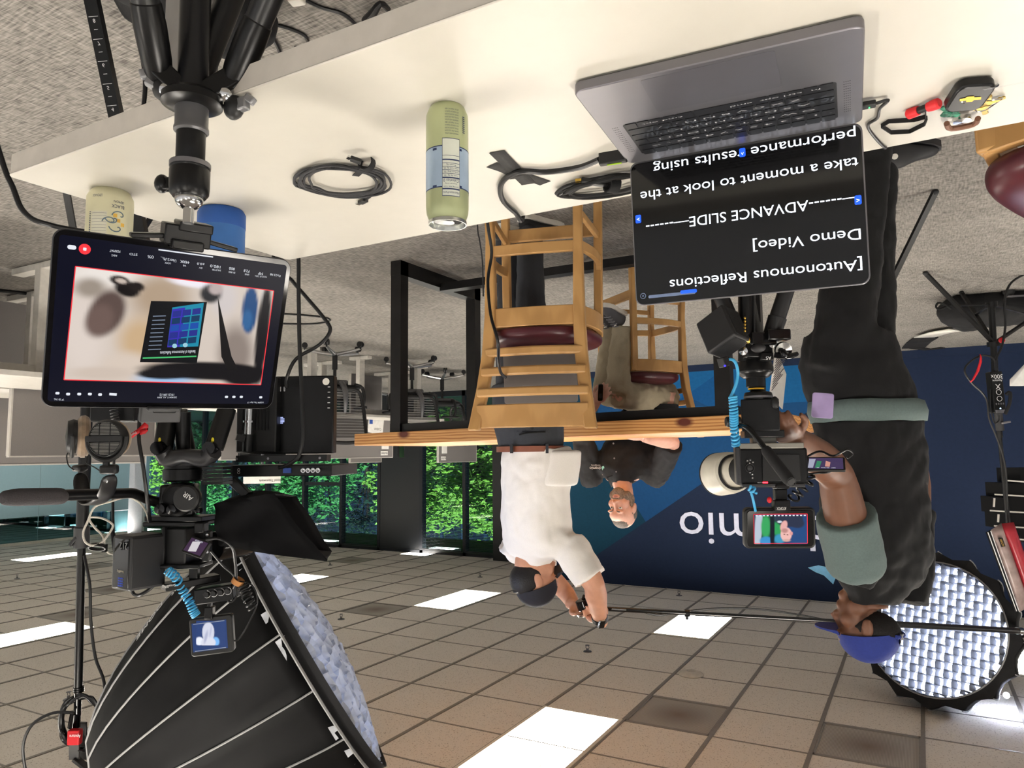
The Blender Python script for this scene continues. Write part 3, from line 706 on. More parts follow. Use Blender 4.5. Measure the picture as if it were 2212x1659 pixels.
BRASS = mat('key_brass', '#b09545', .35, 1)
for k, (a, b_, m) in enumerate((((2130, 225), (2172, 209), BRASS), ((2122, 215), (2130, 246), BRASS), ((2120, 200), (2158, 182), STEEL), ((2060, 215), (2038, 208), STEEL))):
    A = at(*a, z=ZD+.006+.002*k); B = at(*b_, z=ZD+.003); M = aim(A, B); L = (B-A).length
    q = MB(); q.lathe([(.004, -.001), (.011, -.001), (.011, .001), (.004, .001), (.004, -.001)], M @ MT(0, 0, -.004, 0, R(90)), 16)
    q.prism([(-.004, .004), (.004, .004), (.004, L*.5), (.0022, L*.6), (.004, L*.7), (.002, L*.82), (.003, L*.93), (0, L), (-.004, L*.97)], -.001, .001, M @ Matrix(((1, 0, 0, 0), (0, 0, 1, 0), (0, 1, 0, 0), (0, 0, 0, 1))))
    q.build('key', m, t)
q = MB()
for a, rr_ in (((2135, 222), .016), ((2120, 205), .013)):
    c_ = at(*a, z=ZD+.008); q.tube([c_+Vector((rr_*math.cos(i*PI/9), rr_*math.sin(i*PI/9), .004*math.sin(i*PI/5))) for i in range(18)], .0009, 5, 0, True)
q.build('split_ring', STEEL, t)
c_ = at(2078, 258, z=ZD+.008); q = MB(); q.lathe([(0, -.004), (.011, -.003), (.011, .003), (0, .004)], Matrix.Translation(c_), 16); q.build('charm', STEEL, t)
q = MB(); q.tube([c_+Vector((-.018, .0, .003)), c_+Vector((-.014, .018, .003)), c_+Vector((.012, .018, .003)), c_+Vector((.018, -.004, .003))], .0038, 8, 4); q.build('leather_loop', mat('leather_brown', '#6f4c3a', .6), t)
q = MB(); rg = random.Random(2)
for k in range(14): q.ell(at(2052+rg.uniform(-14, 14), 240+rg.uniform(-7, 9), z=ZD+.007+rg.uniform(0, .006)), (rg.uniform(.003, .007), rg.uniform(.003, .006), .003), None, 8, 6)
q.build('bead_charm', mat('charm_green', '#2f6f58', .5, var=.8, scale=90), t)
# ================================================================ TABLET STAND, CAMERA RIG WITH TELEPROMPTER, GRID SOFTBOX
def pb(q, x0, y0, x1, y1, d, th, rz=0, dy=0):           # box that spans a picture area at depth d, th deep, turned by rz
    w = abs(x1-x0)*d/F_PX; h = abs(y1-y0)*d/F_PX
    w = max(.3*w, (w-abs(math.sin(rz))*th)/math.cos(rz)) if rz else w
    return q.box((0, 0, 0), (w, th, h), fr((x0+x1)/2, (y0+y1)/2, d+dy, rz))
def onpl(px, py, M):                                    # where a sight line meets a frame's xy plane, in that frame
    k = ray(px, py); n = M.to_3x3().col[2]; t = (M.translation-EYE).dot(n)/k.dot(n)
    return M.inverted() @ (EYE+k*t)
def ppoly(M, pts, z, m, parent, name):
    v = [onpl(*p, M) for p in pts]; q = MB(); q.T = M
    q.add([(p.x, p.y, z) for p in v], [tuple(range(len(v)))]); return q.build(name, m, parent)
def ptext(M, s, a, b, size_px, m, parent, name='screen_lettering', z=.0006):   # lettering whose baseline middle runs a -> b in the picture
    A = onpl(*a, M); B = onpl(*b, M); d = (B-A); L = d.length; d.z = 0; d.normalize()
    X = basis(Vector((A.x, A.y, z)), d, Vector((-d.y, d.x, 0)), HZ)
    return text(s, size_px, M @ X, m, parent, name, 0, 'LEFT', width=L)
def softpic(M, quad, base, blobs, parent, name, z=.0004, es=.85, n=44, mask=None):
    """picture on a screen: quad (photo points, bottom-left, bottom-right, top-right, top-left), soft ellipses (x, y, rx, ry, turn, colour, edge)"""
    A, B_, C_, D_ = [onpl(*p, M) for p in quad]; me = bpy.data.meshes.new(name); v = []; f = []; col = []
    P4 = [Vector((*p, 0)) for p in quad]
    for j in range(n+1):
        for i in range(n+1):
            u, w = i/n, j/n; p = A.lerp(B_, u).lerp(D_.lerp(C_, u), w); q = P4[0].lerp(P4[1], u).lerp(P4[3].lerp(P4[2], u), w)
            v.append(M @ Vector((p.x, p.y, z))); c = Vector(lin(base)[:3])
            for bx, by, rx, ry, t, cc, e in blobs:
                dx, dy = q.x-bx, q.y-by; ct, st_ = math.cos(R(t)), math.sin(R(t)); d = math.hypot((dx*ct+dy*st_)/rx, (-dx*st_+dy*ct)/ry)
                k = min(1, max(0, (1-d)/e+.5)); k = k*k*(3-2*k); c = c.lerp(Vector(lin(cc)[:3]), k)
            col.append((*c, 1))
    for j in range(n):
        for i in range(n): a = j*(n+1)+i; f.append((a, a+1, a+n+2, a+n+1))
    W = ROOT[parent.name].inverted(); me.from_pydata([W @ p for p in v], [], f)
    ca = me.color_attributes.new('picture', 'FLOAT_COLOR', 'POINT')
    for i, c in enumerate(col): ca.data[i].color = c
    m = MATS.get('screen_picture%g' % es)
    if not m:
        m = bpy.data.materials.new('screen_picture'); m.use_nodes = True; MATS['screen_picture%g' % es] = m; nt = m.node_tree; b = nt.nodes['Principled BSDF']
        at_ = nt.nodes.new('ShaderNodeVertexColor'); at_.layer_name = 'picture'; b.inputs['Base Color'].default_value = (0, 0, 0, 1)
        nt.links.new(at_.outputs[0], b.inputs['Emission Color']); b.inputs['Emission Strength'].default_value = es; b.inputs['Roughness'].default_value = .22; b.inputs['Specular IOR Level'].default_value = .08
    me.materials.append(m); o = bpy.data.objects.new(name, me); C.objects.link(o); o.parent = parent; ROOT[o.name] = ROOT[parent.name]; return o
# ---------------- tablet on a small tripod
IM = Matrix(((.379, .317, -.869, .829), (-.925, .150, -.349, .603), (.02, .936, .35, 1.016), (0, 0, 0, 1)))
x_ = Vector((.379, -.925, .02)).normalized(); y_ = Vector((.317, .15, .936)); y_ = (y_-x_*y_.dot(x_)).normalized()
IM = basis(Vector((.829, .603, 1.016)), x_, y_, x_.cross(y_))
tab = thing('tablet', 'large tablet on a tripod showing a red-framed camera view of a monitor', 'tablet', IM)
q = MB(); q.T = IM; q.rrect((0, 0), .2806, .2149, .014, -.0062, -.0002, None, 8); q.build('case', mat('tablet_grey', '#3c3c40', .5, .4), tab, bevel=.0012)
q = MB(); q.T = IM; q.rrect((0, 0), .2786, .2129, .0132, -.0002, .0002, None, 8); scn = q.build('glass', mat('tablet_black', '#040407', .06, var=0, spec=.3), tab)
def em(n, c, es=.9):
    new = n not in MATS; m = mat(n, c, .22, emit=c, es=es*.85, var=0, spec=.08)
    if new:
        b = m.node_tree.nodes['Principled BSDF']; m.node_tree.links.remove(b.inputs['Base Color'].links[0]); b.inputs['Base Color'].default_value = (.002, .002, .002, 1)
    return m
EN = em('scr_navy', '#070a20', .8)
q = MB(); q.T = IM; q.rrect((0, 0), .268, .2, .004, .0002, .00025, None, 4); disp = q.build('display', EN, tab)
RQ = [(163, 575), (591, 628), (563, 831), (138, 820)]
softpic(IM, [(163, 575), (591, 628), (563, 831), (138, 820)], '#d3c6bb', [
    (230, 590, 90, 26, 0, '#e9e1da', 1.2), (330, 640, 60, 50, 0, '#b09a83', 1.2), (290, 735, 45, 50, 0, '#c9ab86', 1.1), (175, 720, 40, 90, 0, '#dccfc6', 1.2), (190, 620, 28, 20, 0, '#9b8f83', 1.1),
    (262, 790, 50, 30, 0, '#d6c6b8', 1), (345, 815, 60, 14, 0, '#9fc0e6', 1.1), (210, 805, 60, 14, 0, '#cdbdb0', 1),
    (222, 672, 34, 50, 22, '#5d4c47', .5), (207, 690, 26, 36, 22, '#6e5a54', .7), (262, 622, 26, 16, 20, '#191415', .45), (247, 604, 20, 10, 12, '#2a2222', .5), (250, 605, 11, 5, 12, '#c8b8ac', .7), (281, 617, 16, 10, 10, '#211b1b', .6),
    (400, 608, 50, 10, 8, '#efeaf2', .9), (470, 640, 30, 40, 0, '#cfc6c4', 1), (440, 632, 24, 20, 0, '#2a2a2e', .6), (452, 622, 16, 12, 0, '#b9aaa8', .7),
    (500, 760, 40, 60, 0, '#8d8078', 1), (533, 668, 19, 50, 4, '#1f4a7c', .3), (527, 690, 12, 22, 4, '#2f6296', .7), (568, 640, 9, 30, 0, '#e8e2dc', .8), (565, 720, 16, 110, 6, '#151319', .4), (585, 760, 10, 80, 4, '#3d2f2e', .9),
    (440, 800, 150, 20, 2, '#141216', .35), (340, 806, 60, 12, 0, '#18161a', .4), (520, 815, 50, 18, 0, '#141216', .5)], disp, 'picture', .0004, .85, 80)
def pp(pts, n, c, z, name='picture_shape', es=.9): return ppoly(IM, pts, z, em(n, c, es), disp, name)
pp([(326, 650), (447, 652), (425, 784), (302, 782)], 'scr_slide', '#0d0f14', .0005)
pp([(372, 664), (440, 654), (428, 748), (361, 750)], 'scr_cyan', '#1b8fae', .00052)
pp([(372, 668), (400, 664), (388, 749), (361, 750)], 'scr_violet', '#3a2fb8', .00053)
for i in range(3):
    for j in range(5):
        a = 374+i*21-j*2.4; b = 672-i*2.5+j*15.5
        pp([(a, b), (a+18, b-2), (a+16.5, b+11), (a-1.5, b+13)], 'scr_cell%d' % (j % 3), ('#27318f', '#123a63', '#1c4fae')[j % 3], .00055)
for a, b in ((377, 747), (400, 745)):
    p = onpl(a, b, IM); q = MB(); q.T = IM; q.lathe([(0, .0006), (.003, .0006)], Matrix.Translation((p.x, p.y, 0)), 14); q.build('picture_shape', em('scr_pale', '#9fd4e4'), disp)
pp([(308, 772), (424, 768), (424, 771), (308, 775)], 'scr_green', '#4fc978', .0006)
ptext(IM, 'Benefits of Autonomous Reflections', (422, 759), (346, 762), .006, em('scr_white', '#e8ecf4', 1), disp)
for k in range(9): pp([(330-k*1.3, 682+k*9), (358-k*1.3, 681+k*9), (358-k*1.3, 683+k*9), (330-k*1.3, 684+k*9)], 'scr_line', '#7d8ba0', .0006)
pp([(470, 640), (500, 770), (515, 800), (492, 800), (478, 770)], 'scr_dk', '#141214', .0005)
RB = em('scr_red', '#ff3b44', 1); v = [onpl(*p, IM) for p in RQ]
q = MB(); q.T = IM
for i in range(4): a, b = v[i], v[(i+1) % 4]; q.bar((a.x, a.y, .0007), (b.x, b.y, .0007), .0011, .0002)
q.build('record_frame', RB, disp)
p = onpl(183, 538, IM); q = MB(); q.T = IM; q.lathe([(0, .0006), (.0062, .0006)], Matrix.Translation((p.x, p.y, 0)), 24); q.build('record_button', RB, disp)
SW = em('scr_white', '#e8ecf4', 1)
ic = MB(); ic.T = IM; ic.rrect((p.x, p.y), .0034, .0034, .0006, .0007, .0009); ic.build('stop_icon', SW, disp)
ic = MB(); ic.T = IM; ic.rrect((onpl(155, 534, IM).x, onpl(155, 534, IM).y), .009, .005, .0024, .0006, .0008); ic.build('switch_icon', SW, disp)
for a, b, w in (((342, 539), (460, 555), .0016), ((236, 851), (252, 852), .003)):
    A, B = onpl(*a, IM), onpl(*b, IM); ic = MB(); ic.T = IM; ic.bar((A.x, A.y, .0006), (B.x, B.y, .0006), w, .0002); ic.build('screen_bar', SW, disp)
for x, y in ((124, 849), (147, 851), (171, 851), (194, 851), (216, 852), (489, 857), (505, 857), (521, 857), (563, 858)):
    a = onpl(x, y, IM); ic = MB(); ic.T = IM; ic.rrect((a.x, a.y), .0042, .0032, .0012, .0005, .0007); ic.build('screen_icon', SW, disp)
for s, a, b, z in (('FORMAT', (260, 543), (237, 541), .004), ('REC', (253, 552), (241, 551), .003), ('STD', (297, 550), (280, 548), .004), ('0%', (332, 555), (319, 554), .005), ('User2-Ph...', (381, 564), (347, 557), .005), ('LOCK', (369, 569), (356, 567), .003), ('4400K', (409, 567), (389, 564), .005), ('WB', (402, 574), (395, 573), .003), ('\u00b10.0', (442, 571), (426, 569), .004), ('EV', (437, 579), (430, 578), .003),
                   ('180.0', (478, 577), (456, 574), .005), ('SHUTTER', (477, 584), (458, 582), .003), ('800', (507, 581), (495, 579), .005), ('EI 800', (508, 589), (494, 587), .003), ('F2.8', (539, 586), (527, 584), .005), ('IRIS', (538, 593), (529, 592), .003), ('MF', (568, 591), (558, 590), .005), ('FOCUS 2.8m', (576, 598), (551, 596), .003), ('Fix23.98', (606, 596), (584, 592), .004), ('19:21:09:12', (377, 852), (346, 852), .004), ('20240417_A3_S099', (382, 858), (340, 858), .003), ('1:02PM Thu Apr 17', (570, 869), (535, 869), .003), ('75%', (139, 863), (117, 862), .003)):
    ptext(IM, s, a, b, z, SW, disp)
# tripod of the tablet
tx, ty = .767, .571
tri = thing('tablet_tripod', 'black tripod with ball head in front of the desk, carrying the tablet', 'tripod', MT(tx, ty, 0))
def Z(py, d=.912): return at(415, py, d).z
V = lambda z, x=tx, y=ty: Vector((x, y, z))
MB().tube([V(.36), V(.745)], .0185, 20, 0).build('column', mat('column_black2', '#19191b', .28, .2), tri)
M = MT(tx, ty, 0)
MB().lathe([(0, Z(205)), (.03, Z(205)), (.036, Z(215)), (.036, Z(230)), (.028, Z(238)), (0, Z(238))], M, 32).build('spider', KM, tri)
MB().lathe([(0, Z(236)), (.0195, Z(236)), (.0195, Z(280)), (.0205, Z(283)), (.0205, Z(290)), (.018, Z(294)), (0, Z(294))], M, 32).build('silver_collar', mat('anodised_grey', '#68686a', .38, .6), tri)
MB().lathe([(0, Z(294)), (.017, Z(294)), (.017, Z(355)), (.015, Z(362)), (0, Z(362))], M, 28).build('riser', KM, tri)
hd = MB(); hd.lathe([(0, Z(362)), (.0235, Z(360)), (.0235, Z(372)), (.0225, Z(375)), (.0235, Z(378)), (.0235, Z(415)), (.0225, Z(428)), (.019, Z(436)), (0, Z(440))], M, 32)
hd = hd.build('ball_head', KM, tri)
MB().lathe([(.0236, Z(361)), (.024, Z(361)), (.024, Z(371)), (.0236, Z(371)), (.0236, Z(361))], M, 32).build('scale_ring', GREY, hd)
q = MB(); q.ell(at(383, 400, .925), (.012, .01, .012), None, 14, 8); q.bar(at(400, 400, .93), at(352, 398, .925), .014, .016); q.ell(at(350, 397, .925), (.01, .009, .012), None, 14, 8); q.build('lock_knob', KM, hd, bevel=.002)
MB().ell(V(Z(440)), (.0165, .0165, .013), None, 20, 12).build('ball', STEEL, tri)
bc = IM @ Vector((-.002, -.1075, -.003))
MB().cyl(V(Z(440)), Vector((tx, ty, Z(492))), .0065, n=14).build('stud', STEEL, tri)
CM = basis(bc, IM.to_3x3().col[0], IM.to_3x3().col[1], IM.to_3x3().col[2])
q = MB(); q.T = CM; q.box((0, -.012, -.002), (.055, .026, .026)); q.box((-.008, -.024, -.002), (.04, .012, .034)); q.box((0, -.001, .006), (.038, .012, .02)); q.box((0, .001, -.002), (.034, .004, .026)); q.build('clamp', KM, tri, bevel=.002)
q = MB(); q.T = CM
for s in (-1, 1):
    q = MB(); q.T = CM; q.box((s*.042, -.012, 0), (.04, .006, .014), MT(0, 0, 0, s*R(8))); q.build('clamp_wing', KM, tri, bevel=.0015)
tc = IM @ Vector((.004, .1075, -.003)); q = MB(); q.T = basis(tc, IM.to_3x3().col[0], IM.to_3x3().col[1], IM.to_3x3().col[2])
q.box((0, .0, -.001), (.04, .006, .02)); q.box((0, .012, -.012), (.05, .022, .012)); q.build('top_clamp', DG, tri, bevel=.002)
q = MB(); q.T = IM; q.box((0, 0, -.0145), (.03, .235, .012)); q.build('clamp_spine', KM, tri, bevel=.002)
LK = mat('leg_lever', '#8a8a8c', .35, .6)
legs = [((352, 205, .915), (318, 60, .87), (278, -190, .80)), ((488, 215, .935), (535, 110, .91), (640, -150, .86)), ((420, 210, .97), (440, 150, 1.02), (470, 60, 1.12))]
legs = legs[:2]
for k, (a, b, c_) in enumerate(legs):
    A, B, D = at(*a), at(*b), at(*c_); d = (D-A).normalized(); foot = A+d*((A.z-.012)/-d.z) if d.z < 0 else D
    J = A+d*.03; rg = MB(); rg.tube([J+d*.03, J+d*.2, foot], [.0165, .0165, .013], 16, 0)
    lg = rg.build('leg', mat('carbon_tube', '#1c1c1e', .35), tri)
    q = MB(); q.tube([J-d*.012, J+d*.012, J+d*.05, J+d*.075], [.015, .018, .019, .0175], 16, 0); q.bar(V(.742), J, .026, .024); q.build('leg_hinge', KM, lg, bevel=.002)
    q = MB(); s = at(a[0]+(8 if k == 0 else -2), a[1]-10, a[2]-.022); q.lathe([(0, 0), (.008, 0), (.0085, .003), (.004, .006), (0, .006)], aim(s, EYE), 16); q.build('bolt', STEEL, lg)
    lp = [at(352, 190, .9), at(318, 170, .895), at(312, 150, .895)] if k == 0 else [at(505, 232, .92), at(535, 222, .91), at(545, 208, .91)]
    q = MB(); q.bar(lp[0], lp[1], .011, .016); q.bar(lp[1], lp[2], .009, .014); q.build('release_lever', LK, lg, bevel=.002)
    q = MB(); q.ell(lp[0], (.014, .012, .016), None, 12, 8); q.build('lever_boss', K, lg)
    q = MB(); q.ell(foot+Vector((0, 0, .0)), (.016, .016, .012), None, 14, 8); q.build('rubber_foot', KR, lg)
A = V(.735, tx+.01, ty+.03); d = Vector((.12, .30, -.735)).normalized(); foot = Vector((tx-.10, ty+.19, .012))
lg = MB().tube([V(.70, tx+.012, ty+.016), V(.45, tx-.03, ty+.08), foot], [.0165, .0165, .013], 16, 0).build('leg', MATS['carbon_tube'], tri)
MB().ell(foot, (.016, .016, .012), None, 14, 8).build('rubber_foot', KR, lg)
# ---------------- camera rig: tripod, fluid head, camera, teleprompter
D = 1.75; RZ = R(28)
rig = at(400, 980, D); base = Vector((rig.x, rig.y, 0))
tp = thing('video_tripod', 'black video tripod with fluid head and pan handle behind the tablet', 'tripod', base)
def P(px, py, d=D): return at(px, py, d)
apex = P(400, 985)
q = MB(); pb(q, 362, 975, 445, 1005, D, .09); q.tube([P(350, 972, 1.70), P(365, 990, 1.71), P(400, 985, 1.69), P(440, 990, 1.71), P(462, 975, 1.70)], [.02, .022, .016, .022, .02], 12, 4); q.build('spider', mat('spider_grey', '#242427', .42), tp, bevel=.004)
for k, ((a, b), an) in enumerate((((352, 968), 200), ((462, 968), 340), ((402, 972), 90))):
    A = P(a, b, 1.72 if k < 2 else 1.80); f = base+Vector((HX*math.cos(R(an))+HY*math.sin(R(an))))*.5+Vector((0, 0, .015))
    if k == 0: f = base+HX*.10+HY*.42+HZ*.015
    if k == 1: f = base-HX*.30+HY*.30+HZ*.015
    if k == 2: f = at(152, -225, z=.015)
    d = (f-A).normalized()
    lg = MB().tube([A, A+d*.05, A+d*.1, A+d*.101, f], [.022, .022, .0215, .0165 if k < 2 else .0095, .014 if k < 2 else .009], 14, 0).build('leg', KM, tp)
    q = MB(); q.tube([A+d*.11, A+d*.36], .024, 14, 0); q.build('leg_sleeve', KR, lg)
    if k == 2:
        w = -HY-d*(-HY).dot(d); w.normalize(); X_ = w.cross(d)*-1
        q = MB(); q.bar(A+d*.45, f-d*.03, .027, .02, w); q.build('scale_leg', KM, lg)
        for n_, (sx, sy) in zip('87654', ((206, 44), (214, 93), (221, 141), (229, 190), (236, 237))):
            kk = ray(sx, sy); e_ = A+w*.0107; nn = w; tt_ = (e_-EYE).dot(nn)/kk.dot(nn); c_ = EYE+kk*tt_
            u_ = (c_-A)-d*(c_-A).dot(d); c_ = A+d*(c_-A).dot(d)+w*.0107
            text(n_, .011, basis(c_, X_, d*-1, w), WINK, lg, 'number'); q = MB(); q.bar(c_+d*.008-X_*.010, c_+d*.008+X_*.010, .0006, .001); q.bar(c_-d*.018-X_*.004, c_-d*.018+X_*.004, .0006, .001); q.build('scale_mark', WINK, lg)
    q = MB(); q.lathe([(0, -.012), (.015, -.012), (.017, 0), (.015, .012), (0, .012)], aim(A-HY*.02, A-HY*.05), 16); q.build('leg_joint', KG, lg)
    if k < 2:
        q = MB(); w = A+d*.02-HY*.023; q.ell(w, (.0045, .002, .006), None, 12, 8); q.build('yellow_dot', mat('dot_yellow', '#e8d52a', .5), lg)
    MB().ell(f, (.02, .02, .013), None, 12, 8).build('rubber_foot', KR, lg)
MB().tube([P(396, 975), P(396, 890)], .017, 16, 0).build('center_tube', KM, tp)
M = fr(396, 1022, D)
h = pxw(1, D)
MB().lathe([(0, -19*h), (38*h, -19*h), (38*h, -10*h), (41*h, -8*h), (41*h, 14*h), (36*h, 18*h), (0, 18*h)], M, 36).build('level_bowl', KM, tp)
q = MB()
for k in range(6): pb(q, 448, 1000+k*8, 492, 1006+k*8, D-.02, .06)
q.build('counterweight', KM, tp)
hd = MB(); pb(hd, 345, 1046, 432, 1112, D, .085, R(-15)); hd.lathe([(0, -.03), (33*h, -.03), (36*h, -.02), (36*h, .02), (33*h, .03), (0, .03)], fr(392, 1078, D-.02, 0, R(90)), 32)
hd = hd.build('fluid_head', KM, tp, bevel=.006)
q = MB(); q.lathe([(0, 0), (27*h, 0), (27*h, .01), (24*h, .014), (0, .014)], fr(406, 1076, D-.07, 0, R(90)), 36); q.build('side_disc', K, hd)
text('AIR', .016, fr(406, 1072, D-.087) @ Euler((R(90), R(35), 0)).to_matrix().to_4x4(), WINK, hd)
for x, y, r_ in ((375, 1100, 11), (350, 1099, 12), (431, 1102, 7)):
    q = MB(); q.lathe([(0, 0), (r_*h, 0), (r_*h*.9, .014), (0, .016)], fr(x, y, D-.06, 0, R(90)), 20); q.build('head_knob', KG, hd)
hp = [P(345, 1086, 1.72), P(318, 1078, 1.70), P(290, 1066, 1.66), P(262, 1066, 1.62), P(200, 1068, 1.54), P(132, 1070, 1.46)]
MB().tube(hp, [.013, .012, .0115, .0115, .0115, .0115], 14, 4).build('pan_handle', KM, tp)
gp = [P(136, 1073, 1.465), P(132, 1073, 1.46), P(120, 1072, 1.45), P(40, 1074, 1.38), P(8, 1076, 1.355), P(2, 1077, 1.35)]
MB().tube(gp, [.012, .0155, .0168, .0168, .013, .004], 18, 3).build('foam_grip', mat('foam_grip', '#3a3739', .95, bump=.6, scale=400), tp)
q = MB(); pb(q, 322, 1113, 462, 1124, D, .07, RZ*.3); q.build('quick_plate', KM, tp, bevel=.002)
# camera in a cage
cr = thing('cinema_camera', 'caged black camera with flip-out screen on the fluid head', 'camera', P(400, 1124))
q = MB(); pb(q, 358, 1138, 430, 1216, D, .07, R(12)); q.build('body', K, cr, bevel=.004)
q = MB(); pb(q, 325, 1124, 455, 1134, D, .08); pb(q, 352, 1136, 360, 1222, D-.03, .02); pb(q, 425, 1128, 446, 1150, D-.04, .03); pb(q, 440, 1146, 456, 1212, D-.03, .02); pb(q, 352, 1214, 446, 1224, D-.01, .08); q.build('cage', KM, cr, bevel=.003)
q = MB()
for k in range(4): q.lathe([(0, 0), (.0035, 0), (.0035, .002), (0, .002)], fr(448, 1156+k*12, D-.041, 0, R(90)), 10)
q.build('cage_screw', STEEL, cr)
q = MB(); q.lathe([(0, 0), (.0, .0), (.034, 0), (.036, .01), (.036, .08), (.034, .1), (0, .1)], fr(462, 1180, D+.02, RZ, R(-90)), 28); q.build('lens', KG, cr)
FS = basis(P(421, 1182, 1.66), (HX*.93-HZ*.3+HY*-.2).normalized(), Vector((0, 0, 1)), HY)
fx = (P(455, 1190, 1.64)-P(392, 1168, 1.70)).normalized()*-1; fy = (P(405, 1165, 1.70)-P(424, 1194, 1.66)); fy = (-fy-fx*(-fy).dot(fx)).normalized()
FS = basis(P(423, 1181, 1.665), fx, fy, fx.cross(fy))
fs = MB(); fs.T = FS; fs.rrect((0, 0), .072, .04, .003, -.006, 0); fs = fs.build('flip_screen', K, cr)
q = MB(); q.T = FS; q.box((0, 0, .0004), (.062, .032, .0006)); q.build('display', em('flip_violet', '#4a3550', .8), fs)
q = MB(); q.T = FS; q.box((.004, 0, .0008), (.026, .024, .0006), MT(0, 0, 0, .2)); q.build('picture_shape', em('flip_white', '#d9d4d8', .9), fs)
text('REC 19:21:09', .005, FS @ MT(0, -.0135, .0012), SW, fs, 'screen_lettering', 0)
# battery with 212
bt = thing('camera_battery', 'big black battery marked 212 with a small blue readout, by the camera cage', 'battery', P(303, 1268))
BZ = R(-58); BM = fr(301, 1211, 1.70, BZ)
q = MB(); q.T = BM; q.box((0, 0, 0), (.088, .075, .122)); q.build('housing', mat('battery_grey', '#343436', .45, .2), bt, bevel=.006)
q = MB(); q.T = BM; q.box((0, -.0375, .0), (.082, .004, .112)); q.build('face_plate', mat('battery_side', '#1f1f21', .5), bt, bevel=.002)
q = MB(); q.T = BM; q.box((.044, -.004, 0), (.004, .058, .112)); q.build('control_face', KG, bt, bevel=.0015)
FF = BM @ MT(.0465, -.004, 0) @ Euler((R(90), 0, R(90))).to_matrix().to_4x4()
text('212', .022, FF @ MT(-.008, -.04, 0), mat('ink_grey', '#6f6f72', .5), bt, 'number')
text('SmallRig', .008, FF @ MT(.0, .018, 0), mat('ink_pale', '#a09a8c', .5), bt)
for k in range(4):
    text('18:48 86%', .005, FF @ MT(-.002, .033+k*.0055, .0004), em('led_blue', '#2f57e0', .9), bt, 'readout', 0)
# top plate, audio box, cords
tpl = thing('handle_plate', 'black perforated top plate above the camera, holding the audio box', 'plate', P(410, 1250))
q = MB(); q.bar(P(352, 1268, 1.70), P(470, 1246, 1.78), .045, .016); q.bar(P(420, 1222, 1.74), P(420, 1256, 1.74), .02, .02); q.build('plate', KM, tpl, bevel=.002)
text('SmallRig', .009, basis(P(365, 1266, 1.675), (P(352, 1268, 1.70)-P(470, 1246, 1.78)).normalized()*1, HZ, -HY), WINK, tpl)
ab = thing('audio_box', 'small black audio adapter with knobs under the perforated plate', 'audio adapter', P(470, 1262))
q = MB(); q.T = fr(470, 1281, 1.74, 0, 0, R(-8)); q.box((0, 0, 0), (.09, .05, .036)); q.build('body', KM, ab, bevel=.003)
for k in range(4):
    q = MB(); q.lathe([(0, 0), (.0065, 0), (.006, .007), (0, .007)], fr(447+k*15, 1284-k*2.4, 1.712, 0, R(90)), 16); q.build('dial', K, ab)
    q = MB(); q.tube([Vector(fr(447+k*15, 1284-k*2.4, 1.71) @ Vector((.0082*math.cos(a*PI/8), 0, .0082*math.sin(a*PI/8)))) for a in range(13)], .0006, 4, 0); q.build('dial_mark', WINK, ab)
BLUEC = mat('cord_blue', '#3f9fd0', .45)
t = thing('spiral_cable', 'sky blue coiled cord running past the big battery and the perforated plate', 'cord', P(365, 1235))
MB().coil([P(362, 1233, 1.68), P(378, 1245, 1.69), P(395, 1275, 1.72), P(410, 1300, 1.72), P(418, 1320, 1.72), P(424, 1330, 1.72)], .0095, .0022, 17, 7).build('cord', BLUEC, t)
t = thing('spiral_cable', 'black coiled cord hanging beside the audio adapter, under a tan tie', 'cord', P(525, 1262))
MB().coil([P(524, 1262, 1.72), P(530, 1278, 1.72), P(537, 1296, 1.71), P(547, 1314, 1.71)], .011, .0026, 7, 7).build('cord', CAB, t)
q = MB(); q.lathe([(.012, -.006), (.0145, -.006), (.0145, .006), (.012, .006), (.012, -.006)], aim(P(514, 1256, 1.72), P(520, 1246, 1.72)), 16); q.build('cord_tie', mat('tie_tan', '#b27a45', .7), t)
for k, (pts, lb, r_) in enumerate((([(430, 1170, 1.70), (470, 1163, 1.68), (500, 1180, 1.68), (508, 1215, 1.70), (510, 1258, 1.72)], 'black cable looping from the flip screen to the tan tie', .0036),
        ([(455, 1190, 1.66), (480, 1220, 1.69), (508, 1250, 1.72), (492, 1290, 1.72), (500, 1300, 1.72), (512, 1285, 1.72), (514, 1258, 1.72)], 'black cable knotted around the tan tie', .0028),
        ([(518, 1256, 1.72), (545, 1265, 1.72), (556, 1300, 1.72), (538, 1345, 1.72), (516, 1380, 1.73), (503, 1384, 1.73)], 'thin black cable down to the side of the blue-screened monitor', .002),
        ([(283, 1270, 1.70), (290, 1284, 1.70), (305, 1284, 1.69), (332, 1265, 1.70), (345, 1240, 1.72)], 'short black cable plugged into the end of the big battery', .004))):
    t = thing('cable', lb, 'cable', P(*pts[0])); MB().tube([P(*p) for p in pts], r_, 8, 6).build('cord', CAB, t)
